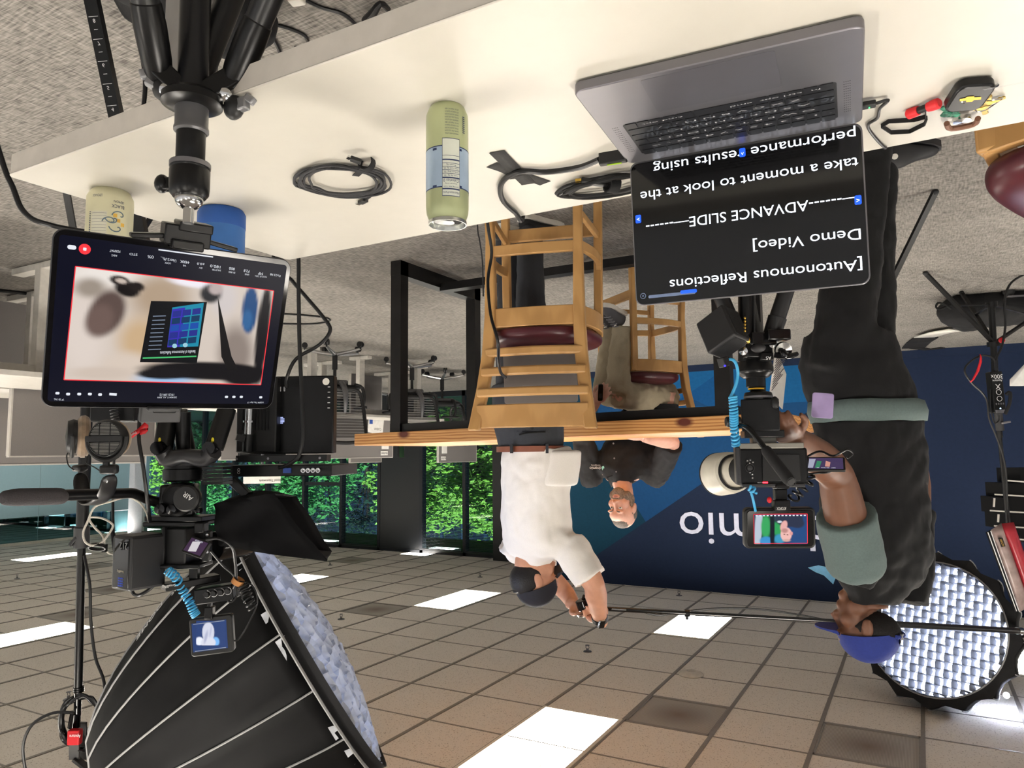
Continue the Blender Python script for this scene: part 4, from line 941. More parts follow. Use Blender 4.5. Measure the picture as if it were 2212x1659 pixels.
# field monitor with blue picture
om = thing('field_monitor', 'small field monitor with a blue picture of a white shirt, before the softbox', 'monitor', P(456, 1333))
OMM = fr(457, 1373, 1.72, R(-8), R(0), R(-5)) @ Euler((R(90), 0, 0)).to_matrix().to_4x4()
q = MB(); q.T = OMM; q.rrect((0, 0), .097, .088, .008, -.022, 0); q.build('housing', K, om, bevel=.003)
q = MB(); q.T = OMM; q.box((.004, 0, .0003), (.078, .066, .0006)); d_ = q.build('display', em('mon_blue', '#2d4479', .9), om)
softpic(OMM, [(424, 1341), (487, 1341), (487, 1394), (424, 1394)], '#2b4174', [(431, 1385, 9, 9, 0, '#e8ecff', .4), (466, 1386, 8, 10, 0, '#79b4f0', .4), (450, 1366, 13, 22, 0, '#cfd2e2', .12), (450, 1388, 16, 12, 0, '#d6d8e6', .2), (445, 1376, 3, 14, 14, '#aeb2cc', 1), (455, 1364, 2, 12, 10, '#b9bcd4', 1)], d_, 'picture', .0008, .9, 40)
for y_ in (-.031, .031):
    q = MB(); q.T = OMM; q.box((.004, y_, .001), (.07, .0015, .0004)); q.build('screen_bar', em('bar_grey', '#9fa7b8', .8), d_)
q = MB(); pb(q, 444, 1310, 462, 1336, 1.73, .02); pb(q, 450, 1290, 458, 1312, 1.73, .012); q.build('mount', KM, om, bevel=.002)
# teleprompter hood, tray and screens
pr_ = thing('teleprompter', 'teleprompter with flared black cloth hood before the camera lens', 'teleprompter', P(560, 1040, 1.9))
HB = [P(462, 1090, 1.72), P(470, 1178, 1.72), P(505, 1185, 2.0), P(500, 1085, 2.0)]
HF = [P(590, 1066, 1.72), P(705, 1212, 1.74), P(716, 1192, 2.3), P(640, 1072, 2.3)]
q = MB(); rings = []
for i in range(9):
    u = i/8; k = []
    for j in range(4):
        for e in range(8):
            t_ = e/8; a = HB[j].lerp(HB[(j+1) % 4], t_); b = HF[j].lerp(HF[(j+1) % 4], t_)
            p = a.lerp(b, u); p = p+Vector((0, 0, -.02*math.sin(PI*t_)*math.sin(PI*u)))+HY*.008*math.sin(7*u+9*t_+j); k.append(p)
    rings.append(k)
q.loft(rings, caps=False); q.build('hood', mat('hood_cloth', '#08080a', .9, bump=.5, scale=25, spec=.2), pr_, ang=70, solid=.004)
q = MB(); q.bar(P(500, 1035, 1.8), P(535, 1070, 1.8), .03, .02); q.bar(P(535, 1070, 1.8), P(560, 1085, 1.85), .03, .02); q.build('bracket', KM, pr_, bevel=.002)
TM = fr(606, 1013, 1.80, R(6))
q = MB(); q.T = TM; q.box((0, .1, .004), (.26, .2, .028)); q.build('tray_monitor', KM, pr_, bevel=.002)
q = MB(); q.T = TM; q.box((-.012, -.012, -.026), (.23, .03, .016)); q.build('rail', KM, pr_, bevel=.001)
q = MB(); q.T = TM
for k in range(4): q.lathe([(.0, 0), (.006, 0), (.006, .012), (.0035, .012), (.0035, .003), (0, .003)], MT(-.062-k*.0125, 0, .004, 0, R(90)), 14)
q.build('video_socket', STEEL, pr_)
q = MB(); q.T = TM; q.box((-.018, -.001, .004), (.02, .006, .012)); q.build('data_socket', mat('vga_blue', '#24418a', .5), pr_)
q = MB(); q.T = TM
for z in (.008, .001): q.tube([(.107+.003*math.cos(a*PI/6), -.0015, z+.003*math.sin(a*PI/6)) for a in range(12)], .0006, 4, 0, True)
q.build('symbol', WINK, pr_)
q = MB(); q.T = TM
for x in (-.11, .02, .1): q.lathe([(0, 0), (.003, 0), (.003, .001), (0, .001)], MT(x, -.0275, -.026, 0, R(90)), 10)
q.build('rail_screw', GREY, pr_)
SM = fr(618, 896, 1.88, R(4))
sm = thing('talent_monitor', 'black monitor seen from behind, with socket panel, under the prompter tray', 'monitor', P(618, 980, 1.88))
w = pxw(208, 1.88); hh = pxw(168, 1.88)
q = MB(); q.T = SM; q.box((0, .016, 0), (w, .03, hh)); q.build('housing', KM, sm, bevel=.003)
q = MB(); q.T = SM; q.box((w*.27, -.012, 0), (w*.42, .03, hh*.96)); q.build('rear_module', K, sm, bevel=.003)
q = MB(); q.T = SM
for k in range(9): q.box((w*.14+k*.0085, -.028, -.02), (.003, .004, hh*.6))
q.build('cooling_fin', KM, sm)
q = MB(); q.T = SM; q.lathe([(0, 0), (.009, 0), (.009, .0012), (0, .0012)], MT(-w/2+.02, 0, -hh/2+.016, 0, R(90)), 20); q.build('round_sticker', WHT, sm)
q = MB(); q.T = SM
for k in range(5): q.box((-w/2+.012, -.0005, -hh/2+.03+k*.0135), (.006, .002, .002))
q.build('button_mark', WINK, sm)
q = MB(); q.T = SM
for k in range(2): q.cyl((w*.02+k*.011, -.002, -hh/2+.028), (w*.02+k*.011, -.002, -hh/2+.04), .0035, n=12)
q.build('video_socket', STEEL, sm)
q = MB(); q.T = SM
for i in range(5):
    for j in range(5):
        if (i-2)**2+(j-2)**2 < 6: q.box((w*.10+(i-2)*.0036-.012, -.0008, hh*.07+(j-2)*.0036), (.0024, .002, .0024))
q.build('vent_light', em('vent_glow', '#b9c6ff', 1.1), sm)
q = MB(); a = P(534, 950, 1.83); q.tube([P(540, 860, 1.83), P(536, 946, 1.83)], .0095, 16, 0); q.build('steel_post', STEEL, sm)
q = MB(); q.tube([P(537, 912, 1.83), P(537, 908, 1.83)], .014, 16, 0); q.build('post_ring', STEEL, sm)
q = MB(); q.tube([P(536, 938, 1.83), P(535, 975, 1.83)], .013, 16, 0); q.bar(P(528, 948, 1.81), P(510, 944, 1.80), .012, .016); q.build('post_clamp', KM, sm)
t = thing('cable', 'thick black cable looping down from the prompter tray past the monitor with sockets', 'cable', P(612, 1010, 1.78))
MB().tube([P(603, 1010, 1.785), P(622, 1004, 1.77), P(645, 985, 1.76), P(654, 940, 1.76), P(652, 860, 1.77), P(647, 740, 1.78), P(645, 620, 1.78), P(645, 560, 1.78), P(640, 350, 1.76), P(640, 100, 1.72)], .0048, 10, 5).build('cord', CAB, t)
t = thing('cable', 'black cable bulging out beside the tablet into the monitor with sockets', 'cable', P(620, 830, 1.84))
MB().tube([P(619, 838, 1.85), P(620, 815, 1.85), P(640, 775, 1.83), P(690, 745, 1.8), P(713, 715, 1.8), P(702, 690, 1.8), P(660, 640, 1.8), P(630, 605, 1.8), P(600, 560, 1.8), P(560, 300, 1.8), P(560, 60, 1.72)], .0046, 10, 5).build('cord', CAB, t)
# headphones hung on the pan handle
hpn = thing('headphones', 'black studio headphones with tan velour pads hanging on the pan handle', 'headphones', P(215, 950, 1.56))
EC = fr(232, 948, 1.53, R(6)) @ Euler((R(90), 0, 0)).to_matrix().to_4x4()
r_ = pxw(41, 1.53)
q = MB(); q.T = EC; q.lathe([(0, -.02), (r_*.9, -.02), (r_*1.02, -.008), (r_*1.02, .004), (r_*.92, .01), (r_*.88, .01), (r_*.88, .004), (0, .004)], None, 36); q.build('ear_cup', K, hpn)
q = MB(); q.T = EC
for k in range(-11, 12):
    y = k*r_*.075; L = math.sqrt(max(0, (r_*.86)**2-y*y))
    if abs(k) > 2: q.box((0, y, .008), (2*L, r_*.028, .002))
q.build('grille_slat', mat('slat_grey', '#8d8b88', .4), hpn)
q = MB(); q.T = EC; q.box((0, 0, .011), (r_*2.04, r_*.3, .004))
for x in (-.3, .3): q.box((x*r_, 0, .0095), (r_*.03, r_*1.6, .002))
q.build('grille_bar', K, hpn)
q = MB(); q.T = EC; q.tube([(r_*1.1*math.cos(R(a)), r_*1.12*math.sin(R(a)), .002) for a in (-5, 20, 45, 70, 90, 110, 135, 160, 185)], .0048, 8, 3); q.bar((0, r_*1.05, 0), (0, r_*1.62, 0), .012, .006, (0, 0, 1)); q.build('yoke', K, hpn)
PADM = mat('velour_tan', '#8f7b66', 1, var=.35, scale=40, bump=.5, sheen=.3)
PC = fr(180, 943, 1.60, R(58)) @ Euler((R(90), 0, 0)).to_matrix().to_4x4()
for k, (MM, rr_) in enumerate(((EC @ MT(.012, 0, -.032, 0, 0, R(-20)), r_*.84), (PC, r_*1.0))):
    q = MB(); q.T = MM; q.tube([(rr_*.78*math.cos(a*PI/12), rr_*.86*math.sin(a*PI/12), 0) for a in range(24)], .0125, 10, 0, True); q.build('ear_pad', PADM, hpn)
q = MB(); q.T = PC; q.lathe([(0, .012), (r_*.9, .012), (r_*.95, .02), (r_*.85, .03), (0, .034)], None, 30); q.build('ear_cup', K, hpn)
q = MB(); q.T = PC; q.tube([(r_*1.06*math.cos(R(a)), r_*1.08*math.sin(R(a)), .02) for a in (0, 30, 60, 90, 120, 150, 180)], .0045, 8, 3); q.build('yoke', K, hpn)
for a, b in (((236, 1004, 1.53), (236, 1024, 1.53)), ((172, 1004, 1.62), (173, 1018, 1.62))): MB().bar(P(*a), P(*b), .034, .022).build('slider_block', K, hpn, bevel=.005)
band = [P(236, 1024, 1.53), P(236, 1045, 1.535), P(228, 1070, 1.55), P(212, 1086, 1.57), P(196, 1090, 1.585), P(184, 1082, 1.60), P(176, 1055, 1.615), P(173, 1018, 1.62)]
q = MB(); v = []
for i, p in enumerate(band):
    t_ = (band[min(i+1, 7)]-band[max(i-1, 0)]).normalized(); ax = (HX*.6-HY*.8).normalized(); n_ = t_.cross(ax).normalized(); ax = n_.cross(t_)
    wd_ = .017+.004*math.sin(PI*i/7); v.append([p+ax*wd_+n_*.004, p-ax*wd_+n_*.004, p-ax*wd_-n_*.004, p+ax*wd_-n_*.004])
q.loft(v).build('headband', mat('leather_black', '#151517', .35, bump=.1, scale=50), hpn, sub=2, ang=180)
q = MB(); q.ell(P(231, 1039, 1.515), (.004, .002, .004), None, 12, 8); q.build('rivet', STEEL, hpn)
for pts in ([(150, 975, 1.6), (144, 985, 1.6), (148, 1005, 1.6), (160, 1015, 1.6)], [(185, 985, 1.56), (187, 1000, 1.56), (205, 1010, 1.55), (217, 1018, 1.53)]):
    MB().tube([P(*p) for p in pts], .0014, 6, 5).build('lead', CAB, hpn)
# braided white cable, red tag, wireless box
t = thing('braided_cable', 'white braided cable looping between the pan handle and the big battery', 'cable', P(300, 1080))
MB().tube([P(*p) for p in ((322, 1128, 1.70), (315, 1105, 1.70), (300, 1085, 1.68), (275, 1074, 1.66), (240, 1083, 1.64), (205, 1095, 1.63), (190, 1125, 1.63), (180, 1150, 1.63), (184, 1170, 1.63), (200, 1178, 1.64), (222, 1170, 1.65), (243, 1140, 1.66), (240, 1130, 1.66), (222, 1120, 1.66), (200, 1117, 1.66), (193, 1122, 1.66), (205, 1140, 1.66), (220, 1155, 1.66), (226, 1170, 1.66), (227, 1182, 1.67), (235, 1195, 1.68), (252, 1198, 1.69))], .0024, 7, 5).build('cord', mat('cord_white', '#c9c3b8', .7, bump=.8, scale=900, var=.25), t)
q = MB(); q.lathe([(.017, -.004), (.02, -.004), (.02, .004), (.017, .004), (.017, -.004)], fr(210, 1182, 1.65) @ Euler((R(40), 0, 0)).to_matrix().to_4x4() @ Matrix.Diagonal((1, .55, 1, 1)), 20); pb(q, 222, 1176, 230, 1192, 1.66, .01); q.build('cord_clip', K, t)
t = thing('cable', 'black cable running straight along the fluid head to the camera cage', 'cable', P(300, 900))
MB().tube([P(*p) for p in ((302, 895, 1.66), (300, 950, 1.65), (308, 1000, 1.64), (316, 1060, 1.65), (322, 1110, 1.68), (324, 1126, 1.70))], .0042, 8, 5).build('cord', CAB, t)
t = thing('cable', 'black cable with ribbed strain relief hanging from the big battery', 'cable', P(245, 1000))
MB().tube([P(*p) for p in ((247, 1190, 1.72), (250, 1180, 1.72), (245, 1150, 1.74), (244, 1080, 1.76), (246, 1000, 1.76), (250, 900, 1.76), (262, 700, 1.76))], .0032, 8, 5).build('cord', CAB, t)
q = MB(); q.tube([P(243, 1150, 1.74), P(250, 1185, 1.72), P(253, 1195, 1.71)], [.005, .007, .008], 10, 4); q.build('strain_relief', KR, t)
t = thing('ribbon_tag', 'red ribbon tag with white lettering beside the headphones', 'tag', P(300, 925, 1.66))
q = MB(); v = []
pts = [(272, 943, 1.62), (285, 941, 1.62), (300, 930, 1.63), (312, 918, 1.64), (320, 924, 1.64), (314, 931, 1.64), (302, 934, 1.63)]
for p in pts:
    c_ = P(*p); v.append([c_+HZ*.006, c_-HZ*.006, c_-HZ*.006+HY*.0008, c_+HZ*.006+HY*.0008])
q.loft(v).build('ribbon', RED, t, ang=180)
text('Peak', .007, fr(289, 937, 1.615, R(0), 0, R(-35)) @ Euler((R(90), 0, 0)).to_matrix().to_4x4(), WINK, t)
t = thing('wireless_receiver', 'black wireless box behind the tablet edge, above the headphone grille', 'receiver', P(255, 890, 1.75))
q = MB(); pb(q, 206, 870, 302, 912, 1.76, .05); q.build('body', KM, t, bevel=.004)
MB().coil([P(250, 912, 1.72), P(247, 895, 1.72), P(245, 872, 1.72)], .008, .0016, 7, 6).build('antenna_cord', mat('cord_grey', '#3c3c3e', .4), t)
# ---------------- light stand with the grid softbox
sp = at(183, 900, 3.02); sb = Vector((sp.x, sp.y, 0))
st = thing('light_stand', 'black light stand rising behind the headphones, carrying the big grid softbox', 'light stand', sb)
def S(px, py, d=3.02): return at(px, py, d)
MB().tube([sb+HZ*.12, S(183, 1000), S(177, 1150)], .0235, 16, 0).build('lower_tube', KM, st)
MB().tube([S(177, 1140), S(169, 1490)], .0165, 16, 0).build('upper_tube', KM, st)
MB().tube([S(169, 1480), S(167, 1545)], .014, 16, 0).build('top_tube', KG, st)
q = MB(); q.tube([S(177, 1138), S(176, 1182)], .03, 16, 0); q.build('collar', DG, st, bevel=.002)
q = MB(); q.bar(S(168, 1160, 3.00), S(152, 1178, 3.00), .02, .014); q.build('wing_screw', K, st, bevel=.003)
q = MB()
for k in range(3): q.tube([S(170, 1484+k*4), S(170, 1486+k*4)], .021, 14, 0)
q.build('top_collar', KM, st)
for k in range(3):
    a = R((178, 95, 262)[k]); d = (HX*math.cos(a)+HY*math.sin(a))*.64
    lg = MB().bar(sb+HZ*.6, sb+d*.5+HZ*.02, .025, .012).build('leg', KM, st)
    q = MB(); q.bar(sb+HZ*.2, sb+d*.27+HZ*.36, .02, .008); q.build('leg_brace', KM, lg)
    MB().ell(sb+d*.5+HZ*.018, (.018, .018, .016), None, 10, 6).build('rubber_foot', KR, lg)
lf = thing('lamp_head', 'ribbed black lamp head with red cloth label, glowing beside the softbox', 'lamp', S(167, 1545))
q = MB(); q.tube([S(163, 1540), S(160, 1570)], [.02, .024], 16, 0); q.build('mount_socket', KG, lf)
q = MB(); q.bar(S(161, 1600, 3.00), S(161, 1640, 3.00), .04, .012); q.bar(S(161, 1638, 3.00), S(200, 1668, 3.00), .04, .012); q.bar(S(180, 1560, 3.06), S(182, 1640, 3.06), .03, .012); q.build('yoke', mat('yoke_grey', '#4a4a4a', .4, .4), lf, bevel=.002)
q = MB(); pb(q, 149, 1576, 175, 1607, 2.97, .03); q.build('cloth_label', RED, lf, bevel=.004)
text('Aputure', .018, fr(162, 1590, 2.95) @ Euler((R(90), 0, 0)).to_matrix().to_4x4(), WINK, lf, width=.045)
# softbox: rim centre, axis
RC = at(657, 1402, 3.22); AX = (-HX*.838-HZ*.522+HY*.29).normalized()
UM = (HZ-AX*HZ.dot(AX)).normalized(); SX = UM.cross(AX); SBM = basis(RC, SX, UM, AX)
RR, LL = .60, .90
def prof(t): return .075+(RR-.075)*max(0, 1-t**1.25)**.56
sbx = thing('grid_softbox', 'huge black parabolic softbox with silver honeycomb grid, hung on the light stand', 'softbox', SBM)
NR = 16; q = MB(); rings = []
for i in range(15):
    t_ = i/14; k = []
    for j in range(NR*4):
        a = 2*PI*j/(NR*4); s = abs(((j % 4)/4)-.0); sag = 1-.045*math.sin(PI*(j % 4)/4)*(1-t_*.5)
        r0 = prof(t_)*sag; wr = (.008*math.sin(j*3.1+i*.7)+.006*math.sin(j*1.7+i*1.9))*(j % 4 != 0)*math.sin(PI*min(1, i/13))
        k.append(((r0+wr)*math.cos(a), (r0+wr)*math.sin(a), -LL*t_))
    rings.append(k)
q.T = SBM; q.loft(rings, caps=False); q.build('fabric', mat('softbox_black', '#070708', .7, bump=.25, scale=30, spec=.25), sbx, ang=180, solid=.003)
PIP = mat('piping_grey', '#8f8f8f', .6)
for j in range(NR):
    a = 2*PI*j/NR; q = MB(); q.T = SBM
    q.tube([((prof(i/14)+.004)*math.cos(a), (prof(i/14)+.004)*math.sin(a), -LL*i/14) for i in range(15)], .0042, 6, 0); q.build('rib_piping', PIP, sbx)
q = MB(); q.T = SBM; q.tube([((RR+.003)*math.cos(a*PI/32), (RR+.003)*math.sin(a*PI/32), .0) for a in range(64)], .006, 6, 0, True); q.build('rim_piping', PIP, sbx)
q = MB(); q.T = SBM; q.lathe([(RR*.99, -.002), (RR, .05), (RR*1.005, .052), (RR*.985, .0)], None, 64); q.build('rim_band', KC, sbx)
q = MB(); q.T = SBM; q.lathe([(0, -.07), (RR*.88, -.07)], None, 48); q.build('diffuser', mat('softbox_light', '#ffffff', .8, emit='#cfdcff', es=6.0, var=0), sbx)
GS = mat('grid_silver', '#c3c6cc', .5, var=.25, scale=18, bump=.3); q = MB(); q.T = SBM; rg = random.Random(4)
sp_ = .062; n = int(RR/sp_)
def zb(r): return .03+.11*(1-(r/RR)**2)
for ax in (0, 1):
    for k in range(-n, n+1):
        c_ = k*sp_+rg.uniform(-.006, .006); L = math.sqrt(max(0, RR**2-c_*c_))*.945; m_ = max(2, int(2*L/.031)); v = []
        for i in range(m_+1):
            s = -L+2*L*i/m_; j = (rg.uniform(-.009, .009), rg.uniform(-.009, .009)); r0 = math.hypot(s, c_); z1 = zb(min(r0, RR))+rg.uniform(-.008, .008)
            v += [(s, c_+j[0], -.03) if ax else (c_+j[0], s, -.03), (s, c_+j[1], z1) if ax else (c_+j[1], s, z1)]
        q.add(v, [(2*i, 2*i+2, 2*i+3, 2*i+1) for i in range(m_)])
q.build('honeycomb_grid', GS, sbx, ang=15)
q = MB(); q.T = SBM; q.lathe([(0, -LL-.05), (.085, -LL-.05), (.09, -LL), (.08, -LL+.02), (0, -LL+.02)], None, 32); q.build('speed_ring', mat('ring_mesh', '#1e1e22', .5, bump=.8, scale=300), sbx)
tm = SBM @ Euler((0, 0, R(0))).to_matrix().to_4x4()
for s, t0, jj, sz in (('light', .30, 0, .05), ('DOME', .47, 0, .06)):
    a = 2*PI*(5.5)/NR; best = None
    for j in range(NR*2):
        aa = 2*PI*(j+.5)/NR if j < NR else 0
        p = SBM @ Vector((prof(t0)*math.cos(aa), prof(t0)*math.sin(aa), -LL*t0)); d_ = abs(((p-EYE).dot(RGT)/(p-EYE).dot(FWD))*-F_PX+1106-292)
        if best is None or d_ < best[0]: best = (d_, aa)
    aa = best[1]; p = SBM @ Vector((prof(t0)*math.cos(aa)*1.01, prof(t0)*math.sin(aa)*1.01, -LL*t0))
    p2 = SBM @ Vector((prof(t0+.1)*math.cos(aa), prof(t0+.1)*math.sin(aa), -LL*(t0+.1))); nn = (SBM.to_3x3() @ Vector((math.cos(aa), math.sin(aa), -.25))).normalized()
    X = (p-p2).normalized()*-1; nn = (nn-X*nn.dot(X)).normalized()
    text(s, sz, basis(p+nn*.008, X, nn.cross(X), nn), WINK, sbx)
q = MB(); ap = SBM @ Vector((0, 0, -LL-.05)); b2 = SBM @ Vector((0, 0, -LL-.34)); q.tube([ap, ap-AX*.04, ap-AX*.05, b2], [.06, .075, .085, .085], 20, 0); q.build('lamp_body', DG, lf, ang=40)
gl = SBM @ Vector((.0, -.088, -LL-.01)); tgt = at(275, 1640, 2.84); MB().bar(S(196, 1662, 3.0), b2.lerp(ap, .4), .04, .012).build('yoke_arm', MATS['yoke_grey'], lf)
q = MB(); q.ell(tgt, (.011, .011, .011), None, 12, 8); q.build('light_leak', mat('leak_light', '#ffffff', .5, emit='#eaf2ff', es=60, var=0), lf)
t = thing('coiled_cable', 'black cables coiled and hung from the lamp mount beside the softbox', 'cable', S(180, 1560)); rg = random.Random(8)
PT = []
for i in range(60):
    a = 2*PI*i/12; PT.append(S(178+46*math.cos(a)+rg.uniform(-5, 5), 1562+58*math.sin(a)+rg.uniform(-6, 6), 3.00+.01*(i % 5)))
MB().tube(PT, .006, 7, 4).build('cord', CAB, t)
t = thing('cable', 'single black cable bowing out wide past the coiled cables by the lamp mount', 'cable', S(150, 1560))
MB().tube([S(*p) for p in ((160, 1540, 2.98), (115, 1540, 2.98), (70, 1565, 2.98), (50, 1610, 2.98), (55, 1665, 2.98))], .006, 8, 5).build('cord', CAB, t)
t = thing('cable', 'black cable hanging in a long bow between the light stand and the softbox', 'cable', S(187, 1220))
MB().tube([S(*p) for p in ((182, 1200, 3.00), (194, 1265, 2.98), (196, 1340, 2.98), (206, 1420, 2.98), (225, 1475, 2.98), (228, 1560, 2.98), (226, 1600, 2.98), (205, 1635, 2.98))], .006, 8, 5).build('cord', CAB, t)
# ================================================================ PINE TABLE AND CHAIRS
PINE = wood('pine_board', '#dba565', '#b5743a', sc=(1.3, 9, 9), wave=2.2)
def pine_knots():
    nt = PINE.node_tree; b = nt.nodes['Principled BSDF']; src = b.inputs['Base Color'].links[0].from_socket
    tc = nt.nodes.new('ShaderNodeTexCoord')
    for px, py in ((872, 938), (1478, 912)):
        p = at(px, py, y=3.45); mp = nt.nodes.new('ShaderNodeMapping'); s = (17, 12, 30)
        mp.inputs['Scale'].default_value = s; mp.inputs['Location'].default_value = (-p.x*s[0], -3.45*s[1], -p.z*s[2])
        g = nt.nodes.new('ShaderNodeTexGradient'); g.gradient_type = 'SPHERICAL'
        r = nt.nodes.new('ShaderNodeValToRGB'); r.color_ramp.elements[0].position = .1; r.color_ramp.elements[1].position = .55
        x = nt.nodes.new('ShaderNodeMix'); x.data_type = 'RGBA'; x.inputs[7].default_value = lin('#5d2413')
        nt.links.new(tc.outputs['Object'], mp.inputs[0]); nt.links.new(mp.outputs[0], g.inputs[0]); nt.links.new(g.outputs[1], r.inputs[0])
        nt.links.new(r.outputs[0], x.inputs[0]); nt.links.new(src, x.inputs[6]); src = x.outputs[2]
    nt.links.new(src, b.inputs['Base Color'])
pine_knots()
IRON = mat('black_iron', '#1c1b1b', .42, .3, var=.25, scale=12)
tb = thing('bar_table', 'tall table with knotty pine edge on a black steel frame, before the navy wall', 'table')
x0, x1 = at(1697, 925, y=3.45).x, at(765, 963, y=3.45).x
def ztop(x): return at(1697, 925, y=3.45).z+(at(765, 963, y=3.45).z-at(1697, 925, y=3.45).z)*(x-x0)/(x1-x0)
v = []
for x in (x0, x1): v += [(x, 3.45, ztop(x)-.072), (x, 4.46, ztop(x)-.072), (x, 4.46, ztop(x)), (x, 3.45, ztop(x))]
MB().loft([v[:4], v[4:]]).build('table_top', PINE, tb, bevel=.004)
for nm, X in (('a', 2.74), ('b', .80)):
    zt = ztop(X)-.074
    for y in (3.53, 4.38):
        MB().bar((X, y, 0), (X, y, zt), .075, .075, (0, 1, 0)).build('leg', IRON, tb)
    MB().bar((X, 3.49, .045), (X, 4.42, .045), .075, .09).build('foot_rail', IRON, tb)
    MB().bar((X, 3.49, zt-.025), (X, 4.42, zt-.025), .075, .05).build('top_rail', IRON, tb)
MB().bar((2.71, 3.955, .085), (.83, 3.955, .085), .075, .05).build('stretcher', IRON, tb)
q = MB(); q.bar((2.75, 3.53, ztop(2.75)-.098), (.79, 3.53, ztop(.79)-.098), .05, .045); q.build('apron', IRON, tb)
BEECH = wood('beech', '#b98f5a', '#ad8350', sc=(4, 4, .5), wave=3, rough=.38)
SEAT = mat('burgundy_vinyl', '#4d1e26', .33, var=.05)
def bow(a, b, w, h, out, n=10):                                     # bowed rail between two posts
    a = Vector(a); b = Vector(b); o = Vector(out); r = []
    d = (b-a).normalized()
    for i in range(n+1):
        t = i/n; p = a.lerp(b, t)+o*math.sin(PI*t); e = (d+o*PI*math.cos(PI*t)/(b-a).length).normalized(); s = e.cross(HZ).normalized()
        r.append([p+s*w/2+HZ*h/2, p-s*w/2+HZ*h/2, p-s*w/2-HZ*h/2, p+s*w/2-HZ*h/2])
    return MB().loft(r)
def bar_chair():
    r = thing('bar_chair', 'x', 'chair', MT(0, 0, 0), 'beech bar chairs with burgundy seats')
    b = lambda m, n, k=None, **kw: m.build(n, k or BEECH, r, True, **kw)
    sw, fw = .183, .215
    for s in (-1, 1):
        post = [(s*.19, -.2, 0), (s*sw, -.19, .3), (s*sw, -.19, .62), (s*.19, -.205, .78), (s*.207, -.235, .93), (s*.232, -.275, 1.09)]
        v = []
        for i, p in enumerate(post):
            w, h = (.042, .036, .046, .05, .05, .05)[i]/2, (.04, .036, .046, .042, .036, .03)[i]/2; p = Vector(p)
            v.append([p+Vector((w, h, 0)), p+Vector((-w, h, 0)), p+Vector((-w, -h, 0)), p+Vector((w, -h, 0))])
        b(MB().loft(v), 'rear_post', bevel=.006)
        b(MB().bar((s*(fw+.004), .2, 0), (s*(fw-.005), .195, .665), .038, .038, (0, 1, 0)), 'front_leg', bevel=.006)
        for z, h, w in ((.345, .04, .022), (.63, .075, .024)):
            b(bow((s*sw, -.19, z), (s*fw, .195, z), w, h, (s*.03, 0, 0)), 'side_rail', bevel=.003)
        b(MB().bar((s*sw, -.19, .2), (s*fw, .195, .2), .018, .03), 'side_stretcher', bevel=.003)
    for z, h in ((.35, .045), (.63, .078)): b(bow((-sw, -.192, z), (sw, -.192, z), .022, h, (0, -.012, 0)), 'rear_rail', bevel=.003)
    b(bow((-fw, .195, .63), (fw, .195, .63), .024, .075, (0, .025, 0)), 'front_rail', bevel=.003)
    b(MB().bar((-fw, .197, .17), (fw, .197, .17), .022, .06), 'foot_rest', bevel=.004)
    rings = []
    for z, k in ((.667, .94), (.672, 1.0), (.69, 1.02), (.71, 1.0), (.728, .9), (.738, .7), (.741, .4)):
        o = []
        for i in range(40):
            a = 2*PI*i/40; c, d = math.cos(a), math.sin(a); e = (abs(c)**3.2+abs(d)**3.2)**(-1/3.2)
            y = d*e*.225*k+.012; x = c*e*(.222+.035*(y/.22))*k; o.append((x, y, z))
        rings.append(o)
    b(MB().loft(rings), 'seat', SEAT, sub=1, ang=180)
    for k, z in enumerate((.775, .855, .94)):
        w = .19+.04*(z-.775)/.3; y = -.213-.05*(z-.775)/.2
        b(bow((-w-.012, y, z), (w+.012, y, z), .022, .036, (0, -.035, 0)), 'back_slat', bevel=.008, seg=3)
    b(bow((-.222, -.262, 1.035), (.222, -.262, 1.035), .02, .092, (0, -.035, 0)), 'top_rail', bevel=.004)
    return r
def put_chair(px, d, rz, label, first=None):
    p = at(px, 900, d); M = MT(p.x, p.y, 0, rz)
    o = first if first else copy_tree(CH0)
    o.matrix_world = M; ROOT[o.name] = M.copy(); o['label'] = label; return M
CH0 = bar_chair()
def setroot(o, M):
    ROOT[o.name] = M
    for c in o.children: setroot(c, M)
CMX = put_chair(1178, 3.11, R(-15), 'beech chair with burgundy seat holding a laptop, its slatted back to the camera', CH0); setroot(CH0, CMX)
put_chair(1392, 4.88, -YAW-R(112), 'beech chair under the man in the black shirt, behind the pine table')
# corner chair, standing beside the desk
M = MT(-.395, 1.62, 0, R(-69)); o = copy_tree(CH0); o.matrix_world = M; ROOT[o.name] = M.copy()
o['label'] = 'chair cut by the frame edge beyond the key ring, its burgundy seat large'
